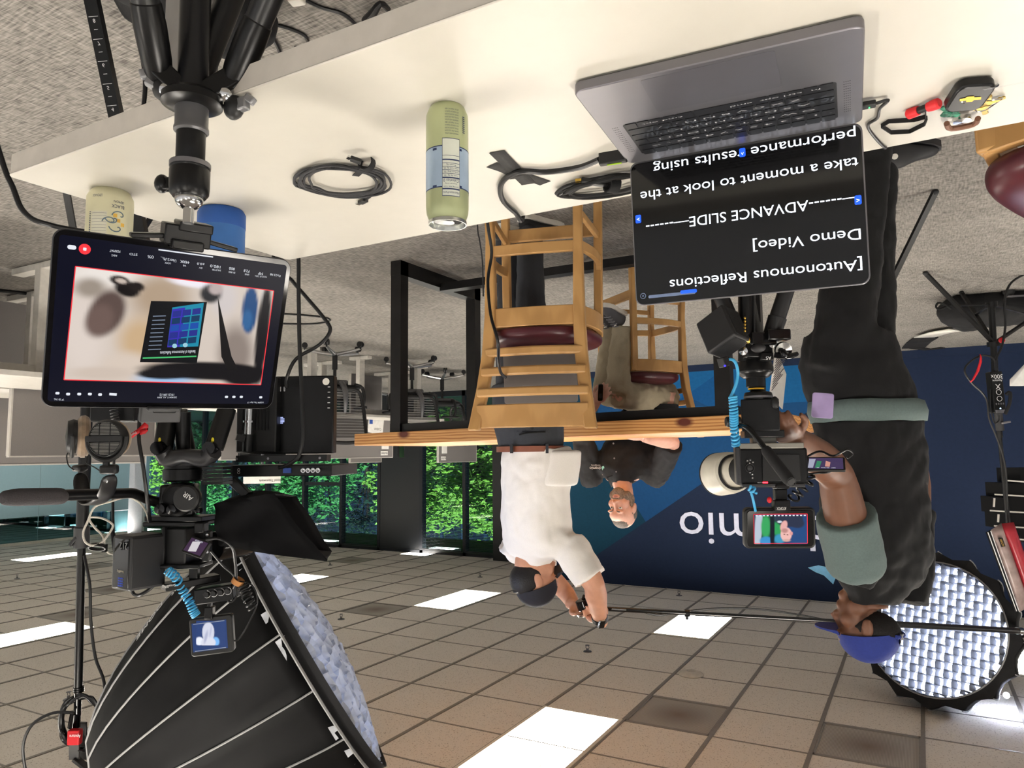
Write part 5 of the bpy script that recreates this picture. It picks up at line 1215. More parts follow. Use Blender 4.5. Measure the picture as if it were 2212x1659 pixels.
# laptop on the chair
L2 = CMX @ MT(-.0, -.11, .742, R(2)); l2 = thing('laptop', 'dark grey laptop standing open on the burgundy chair seat, seen from behind', 'laptop', L2)
q = MB(); q.T = L2; q.rrect((0, .125), .3126, .2212, .01, 0, .014); q.build('base', ALU, l2, bevel=.001)
LD = L2 @ MT(0, .005, .012, 0, R(90)-R(4)); DALU = mat('laptop_space_grey', '#75716f', .45, .3, var=.02)
q = MB(); q.T = LD; q.rrect((0, .11), .3126, .2212, .01, 0, .005); ld = q.build('lid', DALU, l2, bevel=.001)
BK = basis(LD @ Vector((0, .11, -.0008)), -(LD.to_3x3().col[0]), LD.to_3x3().col[1], -(LD.to_3x3().col[2]))
q = MB(); q.T = BK; ol = []
for i in range(40):
    a = 2*PI*i/40; rr_ = .0165*(1+.06*math.cos(2*a))-(.006*math.exp(-((a-PI/2)/.28)**2))-(.0035*math.exp(-((a-PI*1.5)/.3)**2))
    x = rr_*math.cos(a)*1.02; y = rr_*math.sin(a)
    dx, dy = x-.021, y-.003; dd = math.hypot(dx, dy)
    if dd < .0095: x, y = .021+dx/dd*.0095, .003+dy/dd*.0095
    ol.append((x, y))
q.prism(ol, -.0004, .0006)
q.prism([(.001, .018), (.003, .025), (.009, .028), (.0085, .022), (.005, .019)], -.0004, .0006); q.build('lid_emblem', mat('emblem_dark', '#131112', .15, .8), ld)
t = thing('charging_cable', 'black cable running down the rear post of the chair that holds the laptop', 'cable', at(1053, 480, 2.7))
MB().tube([at(*p_) for p_ in ((1040, 330, 2.62), (1053, 480, 2.70), (1062, 545, 2.76), (1054, 605, 2.76), (1060, 680, 2.72), (1075, 735, 2.68), (1077, 780, 2.74), (1082, 805, 2.84), (1092, 815, 2.90))], .006, 8, 5).build('cord', CAB, t)
t = thing('cable', 'thin black cable hanging from the desk edge beside the chair holding the laptop', 'cable', at(1032, 490, 2.6))
MB().tube([at(*p_) for p_ in ((1028, 300, 2.55), (1031, 480, 2.6), (1036, 520, 2.62), (1042, 565, 2.66), (1044, 640, 2.7))], .0028, 6, 5).build('cord', CAB, t)
# ================================================================ PEOPLE
def skin(name, c): return mat(name, c, .5, var=.08, scale=25, bump=.08)
def cloud(o, scale, strength, mid=.5, hard=False):
    t = bpy.data.textures.new('fold', 'CLOUDS'); t.noise_scale = scale; t.noise_depth = 2; t.noise_type = 'HARD_NOISE' if hard else 'SOFT_NOISE'
    q = o.modifiers.new('fold', 'DISPLACE'); q.texture = t; q.strength = strength; q.mid_level = mid; q.texture_coords = 'LOCAL'
def limb(q, pts, rs, n=14, sub=5): q.tube(pts, rs, n, sub)
def ringv(c, sx, fy, rx, ry, n=28, pw=2.3):
    o = []
    for i in range(n):
        a = 2*PI*i/n; x, y = math.cos(a), math.sin(a); e = (abs(x)**pw+abs(y)**pw)**(-1/pw)
        o.append(c+sx*(x*e*rx)+fy*(y*e*ry))
    return o
def head(q, M, neck, jaw=1.):
    e = lambda c, r: q.ell(c, r, M, 18, 12)
    e((0, -.012, .035), (.076, .096, .088)); e((0, .03, -.035), (.06, .062, .08)); e((0, .07, -.098), (.026*jaw, .022, .02))
    for s in (-1, 1):
        e((s*.044, .055, -.022), (.024, .028, .028)); e((s*.05, .02, -.07), (.018, .035, .03)); e((s*.03, .083, .03), (.028, .012, .011))
        e((s*.079, -.012, -.008), (.009, .021, .033)); e((s*.012, .098, -.034), (.009, .011, .008)); e((s*.012, .086, -.062), (.017, .012, .0065))
    q.tube([M @ Vector(p) for p in ((0, .083, .022), (0, .096, -.005), (0, .112, -.03))], [.009, .0095, .0115], 10, 3)
    e((0, .086, -.071), (.022, .012, .007)); e((0, .08, -.055), (.03, .014, .018)); e((0, .055, .05), (.055, .04, .04))
    q.tube([M @ Vector((0, -.02, -.06)), (M @ Vector((0, -.025, -.1))).lerp(neck, .5), neck], [.058, .056, .066], 16, 3)
def hand(q, M, curl=(.5, .5, .5), side=1, sc=1.):                # x to the thumb, y along the fingers, z out of the back of the hand
    T = M @ Matrix.Scale(sc, 4)
    q.tube([T @ Vector(p) for p in ((0, -.03, 0), (0, .0, 0), (0, .02, 0))], [.028, .026, .03], 12, 2)
    q.ell((0, .05, -.002), (.042, .054, .017), T, 16, 10)
    for k, (x, L) in enumerate(((.031, .072), (.0105, .082), (-.0105, .077), (-.0305, .062))):
        p = Vector((x*side, .088-abs(k-1.2)*.004, .0)); a = 0; P = [p-Vector((0, .03, 0)), p]
        for j, f in enumerate((.45, .32, .23)):
            a += curl[j]*(1+.08*k); p = p+Vector((x*.12*f*side, math.cos(a)*L*f, -math.sin(a)*L*f)); P.append(p)
        q.tube([T @ w for w in P], [.011, .0102, .0095, .0088, .0072], 9, 2)
    P = [Vector((.022*side, .018, -.004)), Vector((.046*side, .036, -.012)), Vector((.058*side, .062, -.022)), Vector((.056*side, .088, -.032))]
    q.tube([T @ w for w in P], [.015, .0125, .0105, .008], 9, 3)
def handframe(w, y, z):
    y = Vector(y).normalized(); z = Vector(z); z = (z-y*z.dot(y)).normalized(); return basis(Vector(w), y.cross(z), y, z)
def hvec(a, b, c=0): return HX*a+HY*b+HZ*c
def shoe(name, parent, heel, d, m, sole, L=.29, h=.1):
    d = Vector(d).normalized(); s = d.cross(HZ).normalized(); z = d.cross(s)*-1 if abs(d.z) > .1 else HZ; q = MB(); r = []
    for t, w, hh in ((0, .6, .75), (.08, .85, .95), (.3, .9, 1.), (.5, .92, .72), (.72, 1.1, .52), (.9, .95, .42), (1, .5, .3)):
        c = heel+d*(L*t); o = []
        for i in range(14):
            a = PI*i/13; o.append(c+s*(math.cos(a)*.045*w)+z*(.022+max(0, math.sin(a))**.8*(h*hh-.022)))
        r.append(o)
    q.loft(r); o = q.build(name, m, parent, ang=180, sub=1)
    q = MB(); r = []
    for t, w in ((-.01, .5), (.05, .92), (.3, .9), (.5, .94), (.72, 1.16), (.92, 1.0), (1.02, .5)):
        c = heel+d*(L*t); r.append([c+s*.047*w, c-s*.047*w, c-s*.047*w+z*.026, c+s*.047*w+z*.026])
    q.loft(r); q.build('sole', sole, o, ang=60); return o
EYEW = mat('eye_white', '#d9d4cf', .25); IRIS = mat('eye_iris', '#2c2420', .2); LACE = mat('lace_grey', '#77757a', .8)
# ---------------------------------------------------------------- person in the white shirt
dA = 3.36
F = hvec(-.72, .69); S_ = hvec(.69, .72)            # facing, own right side
foot = at(1150, 470, z=.0); gx = Vector((foot.x, foot.y, 0))
def A(px, py, d=dA): return at(px, py, d)
pa = thing('person', 'person in a white shirt and black cap, back turned, arms raised to the boom pole', 'person', gx)
hipL, hipR = A(1150, 905, 3.36), A(1118, 905, 3.44); anL, anR = gx+HZ*.1-F*.02, gx+S_*.2+F*.02+HZ*.1
shL, shR = A(1240, 1192, 3.26), A(1128, 1188, 3.48); elL, wrL = A(1284, 1264, 3.20), A(1296, 1338, 3.30)
elR, wrR = A(1215, 1272, 3.55), A(1238, 1306, 3.42)
HF = (hvec(-.86, .30, -.36)).normalized(); HC = A(1156, 1248, 3.36); HZv = (HZ-HF*HZ.dot(HF)).normalized(); HM = basis(HC, HF.cross(HZv), HF, HZv)
nk = A(1152, 1196, 3.38)
q = MB()
q.loft([ringv(A(1143, 900), S_, F, .14, .105), ringv(A(1145, 960), S_, F, .14, .105), ringv(A(1155, 1060), S_, F, .13, .095), ringv(A(1162, 1140), S_, F, .14, .09), ringv(A(1163, 1185), S_, F, .11, .075), ringv(A(1156, 1204), S_, F, .065, .058)])
limb(q, [shL, elL, wrL], [.062, .047, .031]); limb(q, [shL-(elL-shL)*.1, shL.lerp(elL, .5), elL], [.06, .056, .046]); limb(q, [shR, elR, wrR], [.056, .044, .03])
limb(q, [elL, elL.lerp(wrL, .3), wrL], [.045, .05, .03])
for a, b in ((hipL, anL), (hipR, anR)): limb(q, [a, a.lerp(b, .5), b], [.08, .055, .045])
head(q, HM, nk)
hand(q, handframe(wrL+(wrL-elL).normalized()*.01, A(1283, 1318, 3.38)-wrL+HZ*.02, HZ*.6+hvec(-.3, -.5)), (.6, .9, .6), -1)
hand(q, handframe(wrR, A(1272, 1322, 3.34)-wrR, HZ*.8+hvec(-.3, .5)), (.4, .8, .6), -1)
body = q.build('body', skin('skin_light', '#c48f74'), pa, ang=180, remesh=.006, smooth=3)
q = MB()
q.loft([ringv(A(1158, 966), S_, F, .17, .14), ringv(A(1160, 1000), S_, F, .185, .155), ringv(A(1156, 1060), S_, F, .178, .145), ringv(A(1157, 1120), S_, F, .185, .142), ringv(A(1162, 1170), S_, F, .195, .138), ringv(A(1165, 1195), S_, F, .165, .115), ringv(A(1160, 1210), S_, F, .085, .075), ringv(A(1154, 1221), S_, F, .072, .068)])
limb(q, [shL-(elL-shL)*.35, shL, shL.lerp(elL, .55), shL.lerp(elL, .85)], [.085, .09, .086, .088]); limb(q, [shR-(elR-shR)*.3, shR, shR.lerp(elR, .55)], [.085, .085, .078])
sh = q.build('shirt', mat('shirt_white', '#e6e1da', .85, var=.02, bump=.15, scale=200), pa, ang=180, remesh=.011, smooth=5); cloud(sh, .22, .03, .5, True); cloud(sh, .1, .009)
q = MB()
f1 = [A(1232, 985, 3.22), A(1248, 980, 3.3), A(1250, 1000, 3.35), A(1240, 1080, 3.34)]
q.tube([A(1180, 1050, 3.28), A(1225, 1010, 3.27), A(1246, 983, 3.28)], [.03, .02, .006], 10, 4); q.loft([ringv(A(1196, 1050, 3.3), S_, F, .09, .12, 20), ringv(A(1206, 1000, 3.3), S_, F, .085, .115, 20), ringv(A(1213, 972, 3.29), S_, F, .075, .10, 20)]); hem = q.build('shirt_hem', MATS['shirt_white'], pa, ang=180, remesh=.012, smooth=4)
TR = mat('trouser_charcoal', '#2f3136', .85, bump=.3, scale=300)
q = MB()
q.loft([ringv(A(1135, 830), S_, F, .165, .135), ringv(A(1140, 890), S_, F, .175, .145), ringv(A(1143, 930), S_, F, .17, .135), ringv(A(1147, 968), S_, F, .158, .125)])
for a, b in ((hipL, anL), (hipR, anR)): limb(q, [a, a.lerp(b, .25), a.lerp(b, .5), a.lerp(b, .8), b-HZ*.03], [.098, .096, .078, .068, .066])
tr = q.build('trousers', TR, pa, ang=180, remesh=.01, smooth=4); cloud(tr, .07, .012)
q = MB(); r = [ringv(A(1147, py), S_, F, .162+k, .129+k, 36) for py, k in ((964, .002), (964, .007), (976, .007), (976, .002))]; q.loft(r, caps=False, closed=True)
q.build('belt', mat('belt_tan', '#7d4630', .45), pa, ang=50)
q = MB()
for px in (1105, 1182): q.box((0, 0, 0), (.012, .014, .042), fr(px, 969, 3.21 if px > 1150 else 3.24, R(10)))
q.build('belt_loop', TR, pa)
q = MB(); q.tube([fr(x, y, d) @ Vector((0, 0, 0)) for x, y, d in ((1122, 939, 3.205), (1140, 935, 3.20), (1178, 933, 3.205))], .004, 6, 3); q.ell(A(1149, 925, 3.195), (.008, .004, .008), None, 10, 6); q.build('back_pocket', INK, pa)
SOLE = mat('sole_white', '#cfcac0', .7)
shoe('shoe', pa, gx-F*.08, F, mat('shoe_black', '#151517', .6), SOLE); shoe('shoe', pa, gx+S_*.2-F*.06, F, MATS['shoe_black'], SOLE)
q = MB(); q.lathe([(0 if i == 0 else .088*math.sin(PI/2*i/9)*1.0, .098*math.cos(PI/2*i/9)) for i in range(10)]+[(.0885, -.006), (.083, -.006)], HM @ MT(0, -.008, .034, 0, R(4)) @ Matrix.Diagonal((.98, 1.14, 1, 1)), 28)
cp = q.build('cap', mat('cap_black', '#22222a', .85, bump=.3, scale=120), pa, ang=60)
q = MB(); v = []
for i in range(13):
    a = -PI*.5+PI*i/12; c_ = math.sin(a); v.append([HM @ Vector((.072*c_, .078+.022*math.cos(a)*0, .028)), HM @ Vector((.066*c_, .085+.088*math.cos(a), .014)), HM @ Vector((.066*c_, .085+.088*math.cos(a), .010)), HM @ Vector((.072*c_, .078, .022))])
q.loft(v); q.build('brim', MATS['cap_black'], cp, ang=60)
q = MB(); q.tube([HM @ Vector((.055*math.sin(R(a)), -.113*math.cos(R(a)), .012)) for a in (-50, -25, 0, 25, 50)], .009, 8, 3); q.build('cap_strap', K, cp)
q = MB(); q.ell((0, -.04, -.012), (.079, .08, .08), HM, 18, 12)
q.build('hair', mat('hair_black', '#141214', .6, bump=.8, scale=150), pa, ang=180)
q = MB(); wd_ = (wrL-elL).normalized(); q.lathe([(.034, -.012), (.037, -.012), (.037, .012), (.034, .012), (.034, -.012)], aim(wrL-wd_*.01, wrL), 24); wb_ = q.build('watch_band', K, pa)
q = MB(); M = fr(1299, 1348, 3.235, R(-35), R(-20)); q.box((0, 0, 0), (.034, .011, .038), M); q.build('watch_case', STEEL, wb_, bevel=.004)
q = MB(); q.box((0, -.006, 0), (.029, .003, .033), M); q.build('watch_face', KG, wb_)
# ---------------------------------------------------------------- seated man in the black shirt
dB = 4.72
def B(px, py, d=dB): return at(px, py, d)
FB = hvec(.42, -.9); SB = hvec(-.9, -.42)
pbm = thing('person', 'seated man in a black shirt and khaki trousers, arms on the pine table', 'person', Vector((B(1400, 900, 4.85).x, B(1400, 900, 4.85).y, 0)))
HFb = (hvec(.62, -.78, -.18)).normalized(); HCb = B(1345, 1098, 4.62); zz = (HZ-HFb*HZ.dot(HFb)).normalized(); HMb = basis(HCb, HFb.cross(zz), HFb, zz)
shRb, shLb = B(1420, 1018, 4.72), B(1275, 1018, 4.86); elRb, wrRb = B(1452, 955, 4.50), B(1395, 946, 4.42); elLb, wrLb = B(1256, 930, 4.74), B(1290, 866, 4.62)
nkb = B(1343, 1042, 4.76)
hpRb, hpLb = B(1424, 862, 4.9), B(1398, 862, 5.06); knRb, knLb = B(1334, 852, 4.66), B(1305, 848, 4.9); anRb, anLb = B(1343, 706, 4.7), B(1322, 710, 4.95)
q = MB()
q.loft([ringv(B(1412, 850, 4.95), SB, FB, .16, .12), ringv(B(1395, 905, 4.9), SB, FB, .165, .13), ringv(B(1362, 970, 4.84), SB, FB, .18, .13), ringv(B(1347, 1015, 4.8), SB, FB, .185, .115), ringv(B(1345, 1038, 4.78), SB, FB, .10, .08), ringv(nkb, SB, FB, .06, .06)])
limb(q, [shRb, elRb, wrRb], [.06, .046, .032]); limb(q, [shLb, elLb, wrLb], [.058, .044, .03]); limb(q, [elRb, elRb.lerp(wrRb, .35), wrRb], [.044, .046, .031])
for h_, k_, a_ in ((hpRb, knRb, anRb), (hpLb, knLb, anLb)): limb(q, [h_, k_], [.08, .055], sub=0); limb(q, [k_, a_], [.052, .04], sub=0)
head(q, HMb, nkb, 1.15)
hand(q, handframe(wrRb, B(1345, 944, 4.40)-wrRb, HZ+hvec(0, -.25)), (.25, .3, .3), 1)
hand(q, handframe(wrLb, B(1305, 845, 4.52)-wrLb, hvec(.3, -.9, .2)), (.5, .7, .4), -1)
q.build('body', skin('skin_pink', '#d3a593'), pbm, ang=180, remesh=.0055, smooth=2)
BS = mat('shirt_black', '#131316', .85, bump=.2, scale=250)
q = MB()
q.loft([ringv(B(1402, 885, 4.92), SB, FB, .185, .15), ringv(B(1380, 935, 4.87), SB, FB, .20, .155), ringv(B(1360, 980, 4.82), SB, FB, .215, .155), ringv(B(1348, 1012, 4.79), SB, FB, .205, .13), ringv(B(1345, 1034, 4.77), SB, FB, .12, .095), ringv(B(1344, 1046, 4.76), SB, FB, .066, .064)])
limb(q, [shRb-(elRb-shRb)*.3, shRb, shRb.lerp(elRb, .6), elRb-(elRb-shRb)*.04], [.08, .09, .085, .08]); limb(q, [shLb-(elLb-shLb)*.3, shLb, shLb.lerp(elLb, .6), elLb], [.08, .088, .08, .072])
sh = q.build('shirt', BS, pbm, ang=180, remesh=.011, smooth=4); cloud(sh, .16, .022, .5, True); cloud(sh, .06, .012)
q = MB()
for s in (-1, 1):
    c_ = nkb+SB*(s*.045)+FB*.055-HZ*.004
    q.add([c_+SB*(s*.02)+HZ*.035-FB*.04, c_+HZ*.02+FB*.01-SB*(s*.03), c_-HZ*.05+FB*.025-SB*(s*.035), c_-HZ*.035+SB*(s*.035)+FB*.015], [(0, 1, 2, 3)])
q.build('collar', BS, pbm, ang=180, solid=.006)
for px, py in ((1325, 958), (1327, 990), (1331, 1019)):
    MB().lathe([(0, 0), (.006, 0), (.006, .003), (0, .003)], aim(B(px, py, 4.655+.02*(px > 1329)), EYE), 12).build('shirt_button', GREY, pbm)
LGM = fr(1291, 1011, 4.66, R(-16)) @ Euler((R(90), 0, 0)).to_matrix().to_4x4()
text('dremio', .028, LGM @ MT(.015, .0, .0), WINK, pbm, 'shirt_lettering'); text('Field Engineering', .009, LGM @ MT(.012, -.018, .0), WINK, pbm, 'shirt_lettering')
q = MB(); q.T = LGM; q.prism([(-.043, -.012), (-.03, -.01), (-.028, .004), (-.034, .016), (-.038, .004), (-.046, .002)], 0, .001); q.build('shirt_emblem', mat('emblem_mint', '#8fd6cf', .6), pbm)
KH = mat('khaki', '#a59a83', .85, bump=.2, scale=250)
q = MB()
q.ell(B(1414, 858, 4.97), (.17, .15, .13))
for h_, k_, a_ in ((hpRb, knRb, anRb), (hpLb, knLb, anLb)): limb(q, [h_, h_.lerp(k_, .5), k_], [.105, .098, .085]); limb(q, [k_, k_.lerp(a_, .4), a_], [.08, .078, .062])
tr = q.build('trousers', KH, pbm, ang=180, remesh=.011, smooth=4); cloud(tr, .05, .02)
q = MB(); rg_ = [ringv(B(1405, 876, 4.93), SB, FB, .18+k, .145+k, 30) for k in (.0, .006)]; q.loft([rg_[0], rg_[1], [p_+HZ*.035 for p_ in rg_[1]], [p_+HZ*.035 for p_ in rg_[0]]], caps=False, closed=True); q.build('belt', KC, pbm)
for a_ in (anRb, anLb):
    so = shoe('shoe', pbm, a_-FB*.02-HZ*.095, hvec(.55, -.8, -.05), mat('shoe_grey', '#4c4c50', .8), SOLE, .29, .1)
    q = MB(); dd = hvec(.55, -.8).normalized(); sd = dd.cross(HZ)
    for k in range(5): c_ = a_-HZ*.095-FB*.02+dd*(.1+k*.028)+HZ*(.103-k*.011); q.tube([c_+sd*.022, c_+HZ*.004, c_-sd*.022], .0035, 6, 2)
    q.build('laces', LACE, so)
HG = mat('hair_grey', '#6a625c', .8, var=.3, scale=90, bump=.8)
q = MB(); q.ell((0, -.026, .026), (.0785, .088, .076), HMb, 20, 14); q.ell((0, .0, .072), (.058, .07, .054), HMb, 18, 10); q.build('hair', HG, pbm, ang=180)
q = MB(); e = lambda c_, r_: q.ell(c_, r_, HMb, 14, 10)
e((0, .068, -.094), (.042, .033, .03)); e((0, .086, -.05), (.032, .012, .009))
for s in (-1, 1): e((s*.05, .035, -.075), (.022, .04, .032)); e((s*.064, .0, -.05), (.013, .026, .04)); e((s*.034, .078, -.066), (.012, .016, .02))
q.build('beard', mat('beard_grey', '#7b6c60', .9, var=.4, scale=110, bump=1), pbm, ang=180, remesh=.005, smooth=2)
for s in (-1, 1):
    q = MB(); q.ell((s*.03, .078, .006), (.0125, .011, .0085), HMb, 14, 8); eo = q.build('eye', EYEW, pbm, ang=180)
    q = MB(); q.ell((s*.03+.002, .0855, .005), (.0055, .0045, .0055), HMb, 12, 8); q.build('iris', IRIS, eo, ang=180)
    q = MB(); q.tube([HMb @ Vector((s*x, y, z)) for x, y, z in ((.014, .094, .026), (.03, .094, .032), (.05, .08, .027))], [.003, .0045, .002], 7, 3); q.build('eyebrow', HG, pbm)
q = MB(); q.ell((0, .094, -.064), (.019, .007, .005), HMb, 14, 8); q.build('lips', mat('lip_pink', '#a9695f', .5), pbm, ang=180)
ph = thing('remote', 'small black remote held in the lap of the seated man', 'remote', B(1296, 850, 4.5)); q = MB(); q.rrect((0, 0), .03, .11, .008, -.007, .007, fr(1297, 848, 4.53, 0, R(60))); q.build('body', KG, ph, bevel=.002)
MB().box((0, .02, .0075), (.016, .03, .002), fr(1297, 848, 4.53, 0, R(60))).build('button_pad', DG, ph)
# ---------------------------------------------------------------- person in the black tee and blue cap
dC = 2.66
def Cc(px, py, d=dC): return at(px, py, d)
FC = hvec(.35, .94); SCx = hvec(.94, -.35)
ft = at(1922, 300, z=0)
pc_ = thing('person', 'person in a blue cap and black tee with grey-green sleeves, operating the white-lens camera', 'person', Vector((ft.x, ft.y, 0)))
hpR, hpL = Cc(1808, 800, 2.6), Cc(1858, 800, 2.74); anR, anL = Cc(1885, 330, 2.60), Vector((ft.x, ft.y, .1))+hvec(.04, .02)
anR.z = .1
shR, shL = Cc(1850, 1215, 2.52), Cc(1965, 1235, 2.78); elR, wrR = Cc(1806, 1025, 2.40), Cc(1716, 945, 2.16); elL, wrL = Cc(1975, 1010, 2.9), Cc(1900, 960, 2.95)
HFc = hvec(.86, .5, -.04).normalized(); HCc = Cc(1870, 1350, 2.66); zz = (HZ-HFc*HZ.dot(HFc)).normalized(); HMc = basis(HCc, HFc.cross(zz), HFc, zz)
nkc = Cc(1872, 1285, 2.68)
q = MB()
q.loft([ringv(Cc(1850, 800), SCx, FC, .16, .13), ringv(Cc(1880, 900), SCx, FC, .17, .14), ringv(Cc(1895, 1050), SCx, FC, .17, .14), ringv(Cc(1905, 1180), SCx, FC, .18, .12), ringv(Cc(1900, 1250), SCx, FC, .14, .1), ringv(nkc, SCx, FC, .07, .07)])
limb(q, [shR, elR, wrR], [.07, .056, .034]); limb(q, [shR, shR.lerp(elR, .6), elR], [.07, .068, .055]); limb(q, [elR, elR.lerp(wrR, .3), wrR], [.055, .056, .034]); limb(q, [shL, elL, wrL], [.065, .05, .033])
for h_, a_ in ((hpR, anR), (hpL, anL)): limb(q, [h_, h_.lerp(a_, .5), a_], [.085, .06, .045])
head(q, HMc, nkc)
hand(q, handframe(wrR, Cc(1690, 930, 2.05)-wrR, HZ*.5+hvec(.2, -.8)), (.4, .7, .5), 1); hand(q, handframe(wrL, hvec(.5, .5, .1), HZ), (.4, .5, .4), -1)
q.build('body', skin('skin_brown', '#6f4a37'), pc_, ang=180, remesh=.006, smooth=3)
TB = mat('tee_black', '#0d0d0f', .9, bump=.2, scale=220); TG = mat('tee_grey_green', '#5c6b69', .9, var=.07, bump=.2, scale=160)
q = MB()
q.loft([ringv(Cc(1874, 905), SCx, FC, .20, .16), ringv(Cc(1880, 960), SCx, FC, .205, .165), ringv(Cc(1888, 1040), SCx, FC, .195, .16), ringv(Cc(1893, 1120), SCx, FC, .19, .155), ringv(Cc(1903, 1190), SCx, FC, .20, .145), ringv(Cc(1905, 1245), SCx, FC, .175, .12), ringv(Cc(1890, 1282), SCx, FC, .10, .09), ringv(Cc(1880, 1300), SCx, FC, .085, .08)])
limb(q, [shR+HZ*.05+FC*.02, shR+HZ*.02, shR], [.08, .085, .07]); limb(q, [shL-(elL-shL)*.3, shL, shL.lerp(elL, .6)], [.08, .09, .085])
sh = q.build('shirt', TB, pc_, ang=180, remesh=.011, smooth=4); cloud(sh, .2, .03, .5, True); cloud(sh, .07, .012)
q = MB(); limb(q, [shR-(elR-shR)*.12, shR, shR.lerp(elR, .3), shR.lerp(elR, .56)], [.07, .098, .1, .097], 20); sl = q.build('sleeve', TG, sh, ang=180, remesh=.009, smooth=3); cloud(sl, .1, .02)
q = MB(); q.loft([ringv(Cc(1868, 868), SCx, FC, .198, .165, 40), ringv(Cc(1872, 890), SCx, FC, .205, .168, 40), ringv(Cc(1876, 912), SCx, FC, .2, .16, 40)], caps=False); hm = q.build('hem_band', TG, sh, ang=180, solid=.006); cloud(hm, .07, .012)
PT_ = mat('trouser_black', '#09090b', .9, bump=.3, scale=200)
q = MB()
q.loft([ringv(Cc(1830, 720), SCx, FC, .15, .14), ringv(Cc(1838, 790), SCx, FC, .18, .16), ringv(Cc(1862, 860), SCx, FC, .19, .16), ringv(Cc(1870, 900), SCx, FC, .175, .145)])
for h_, a_ in ((hpR, anR), (hpL, anL)): limb(q, [h_, h_.lerp(a_, .25), h_.lerp(a_, .55), h_.lerp(a_, .8), a_-HZ*.03], [.105, .105, .088, .075, .07])
tr = q.build('trousers', PT_, pc_, ang=180, remesh=.011, smooth=4); cloud(tr, .1, .025)
CLOG = mat('clog_black', '#1a1a1c', .5)
for a_ in (anL, anR):
    so = shoe('shoe', pc_, Vector((a_.x, a_.y, 0))-hvec(-.02, .06), hvec(-.75, .3) if a_ is anL else hvec(.3, .9), CLOG, CLOG, .29, .13)
q = MB(); q.lathe([(0, 0), (.011, 0), (.01, .005), (0, .006)], aim(at(1933, 338, 2.72), EYE), 16); q.build('clog_rivet', WHT, so)
CB = mat('cap_blue', '#2b3a86', .85, bump=.35, scale=110)
q = MB(); q.lathe([(0 if i == 0 else .091*math.sin(PI/2*i/9), .098*math.cos(PI/2*i/9)) for i in range(10)]+[(.0915, -.012), (.086, -.012)], HMc @ MT(0, -.008, .034, 0, R(8)) @ Matrix.Diagonal((.98, 1.14, 1, 1)), 30)
cp = q.build('cap', CB, pc_, ang=60)
q = MB(); v = []
for i in range(13):
    a = -PI*.5+PI*i/12; c_ = math.sin(a); v.append([HMc @ Vector((.074*c_, .08, .034)), HMc @ Vector((.068*c_, .088+.085*math.cos(a), .026)), HMc @ Vector((.068*c_, .088+.085*math.cos(a), .02)), HMc @ Vector((.074*c_, .08, .028))])
q.loft(v); q.build('brim', CB, cp, ang=60)
q = MB(); q.T = HMc @ MT(0, -.112, .03, 0, R(-8)); q.lathe([(0, 0), (.034, 0), (.0335, .003), (0, .003)], MT(0, 0, 0, 0, R(90)) @ Matrix.Diagonal((1, .62, 1, 1)), 22); q.build('cap_opening', mat('hair_dark', '#120e0d', .8, bump=.8, scale=150), cp)
q = MB(); q.tube([HMc @ Vector((.088*math.sin(R(a)), -.012-.108*math.cos(R(a)), .018)) for a in (-34, -15, 0, 15, 34)], .008, 8, 3); q.build('cap_strap', CB, cp)
q = MB(); q.box((0, 0, 0), (.018, .006, .02), HMc @ MT(.03, -.118, .018, R(15))); q.build('strap_buckle', GREY, cp)
q = MB(); q.ell((0, -.026, .012), (.079, .09, .066), HMc, 18, 12); q.build('hair', MATS['hair_dark'], pc_, ang=180)
t = thing('phone', "lilac phone sticking out of the blue-capped person's back pocket", 'phone', Cc(1770, 885, 2.44))
q = MB(); q.rrect((0, 0), .068, .085, .008, -.004, .004, fr(1777, 876, 2.46, R(12)) @ Euler((R(92), R(6), 0)).to_matrix().to_4x4()); q.build('case', mat('phone_lilac', '#a795c4', .45), t, bevel=.002)
# ================================================================ SECOND CAMERA, LIGHT STANDS, ROUND SOFTBOX
D2 = 2.08
def Q(px, py, d=D2): return at(px, py, d)
h2 = pxw(1, D2)
b2 = Q(1632, 800); b2 = Vector((b2.x, b2.y, 0))
tp2 = thing('video_tripod', 'black photo tripod holding the white-lens camera, beside the blue-capped person', 'tripod', b2)
MB().tube([Q(1613, 560), Q(1613, 780)], .024, 18, 0).build('column', KM, tp2)
for k, (a, f) in enumerate(((Q(1665, 730, 2.04), b2+hvec(-.30, -.20)+HZ*.012), (Q(1600, 745, 2.06), b2+hvec(.36, -.02)+HZ*.012), (Q(1632, 740, 2.14), b2+hvec(-.03, .4)+HZ*.012))):
    d = (f-a).normalized()
    lg = MB().tube([a, a+d*.06, a+d*.061, f], [.024, .026, .0225, .016], 16, 0).build('leg', MATS['carbon_tube'], tp2)
    MB().ell(f, (.018, .018, .012), None, 12, 6).build('rubber_foot', KR, lg)
    q = MB(); q.lathe([(0, 0), (.012, 0), (.012, .006), (0, .008)], aim(a-HY*.02+HZ*.02, EYE), 14); q.build('joint_bolt', STEEL, lg)
q = MB(); q.lathe([(0, 0), (.034, 0), (.05, .015), (.05, .03), (.03, .085), (0, .085)], basis(Q(1632, 817), HX, HY*-1, -HZ), 30); pb(q, 1640, 762, 1668, 780, 2.03, .03); pb(q, 1605, 740, 1662, 775, 2.06, .06); q.build('spider', KM, tp2, bevel=.004)
text('A5', .013, fr(1660, 773, 2.01) @ Euler((R(90), 0, 0)).to_matrix().to_4x4(), WINK, tp2)
q = MB(); pb(q, 1617, 720, 1672, 748, 2.03, .05); pb(q, 1655, 712, 1705, 736, 2.0, .03); q.build('clamp', KG, tp2, bevel=.004)
q = MB(); q.lathe([(0, 0), (17*h2, 0), (17*h2, .012), (0, .014)], fr(1690, 755, 2.0, 0, R(70)), 24); q.build('crank_disc', STEEL, tp2)
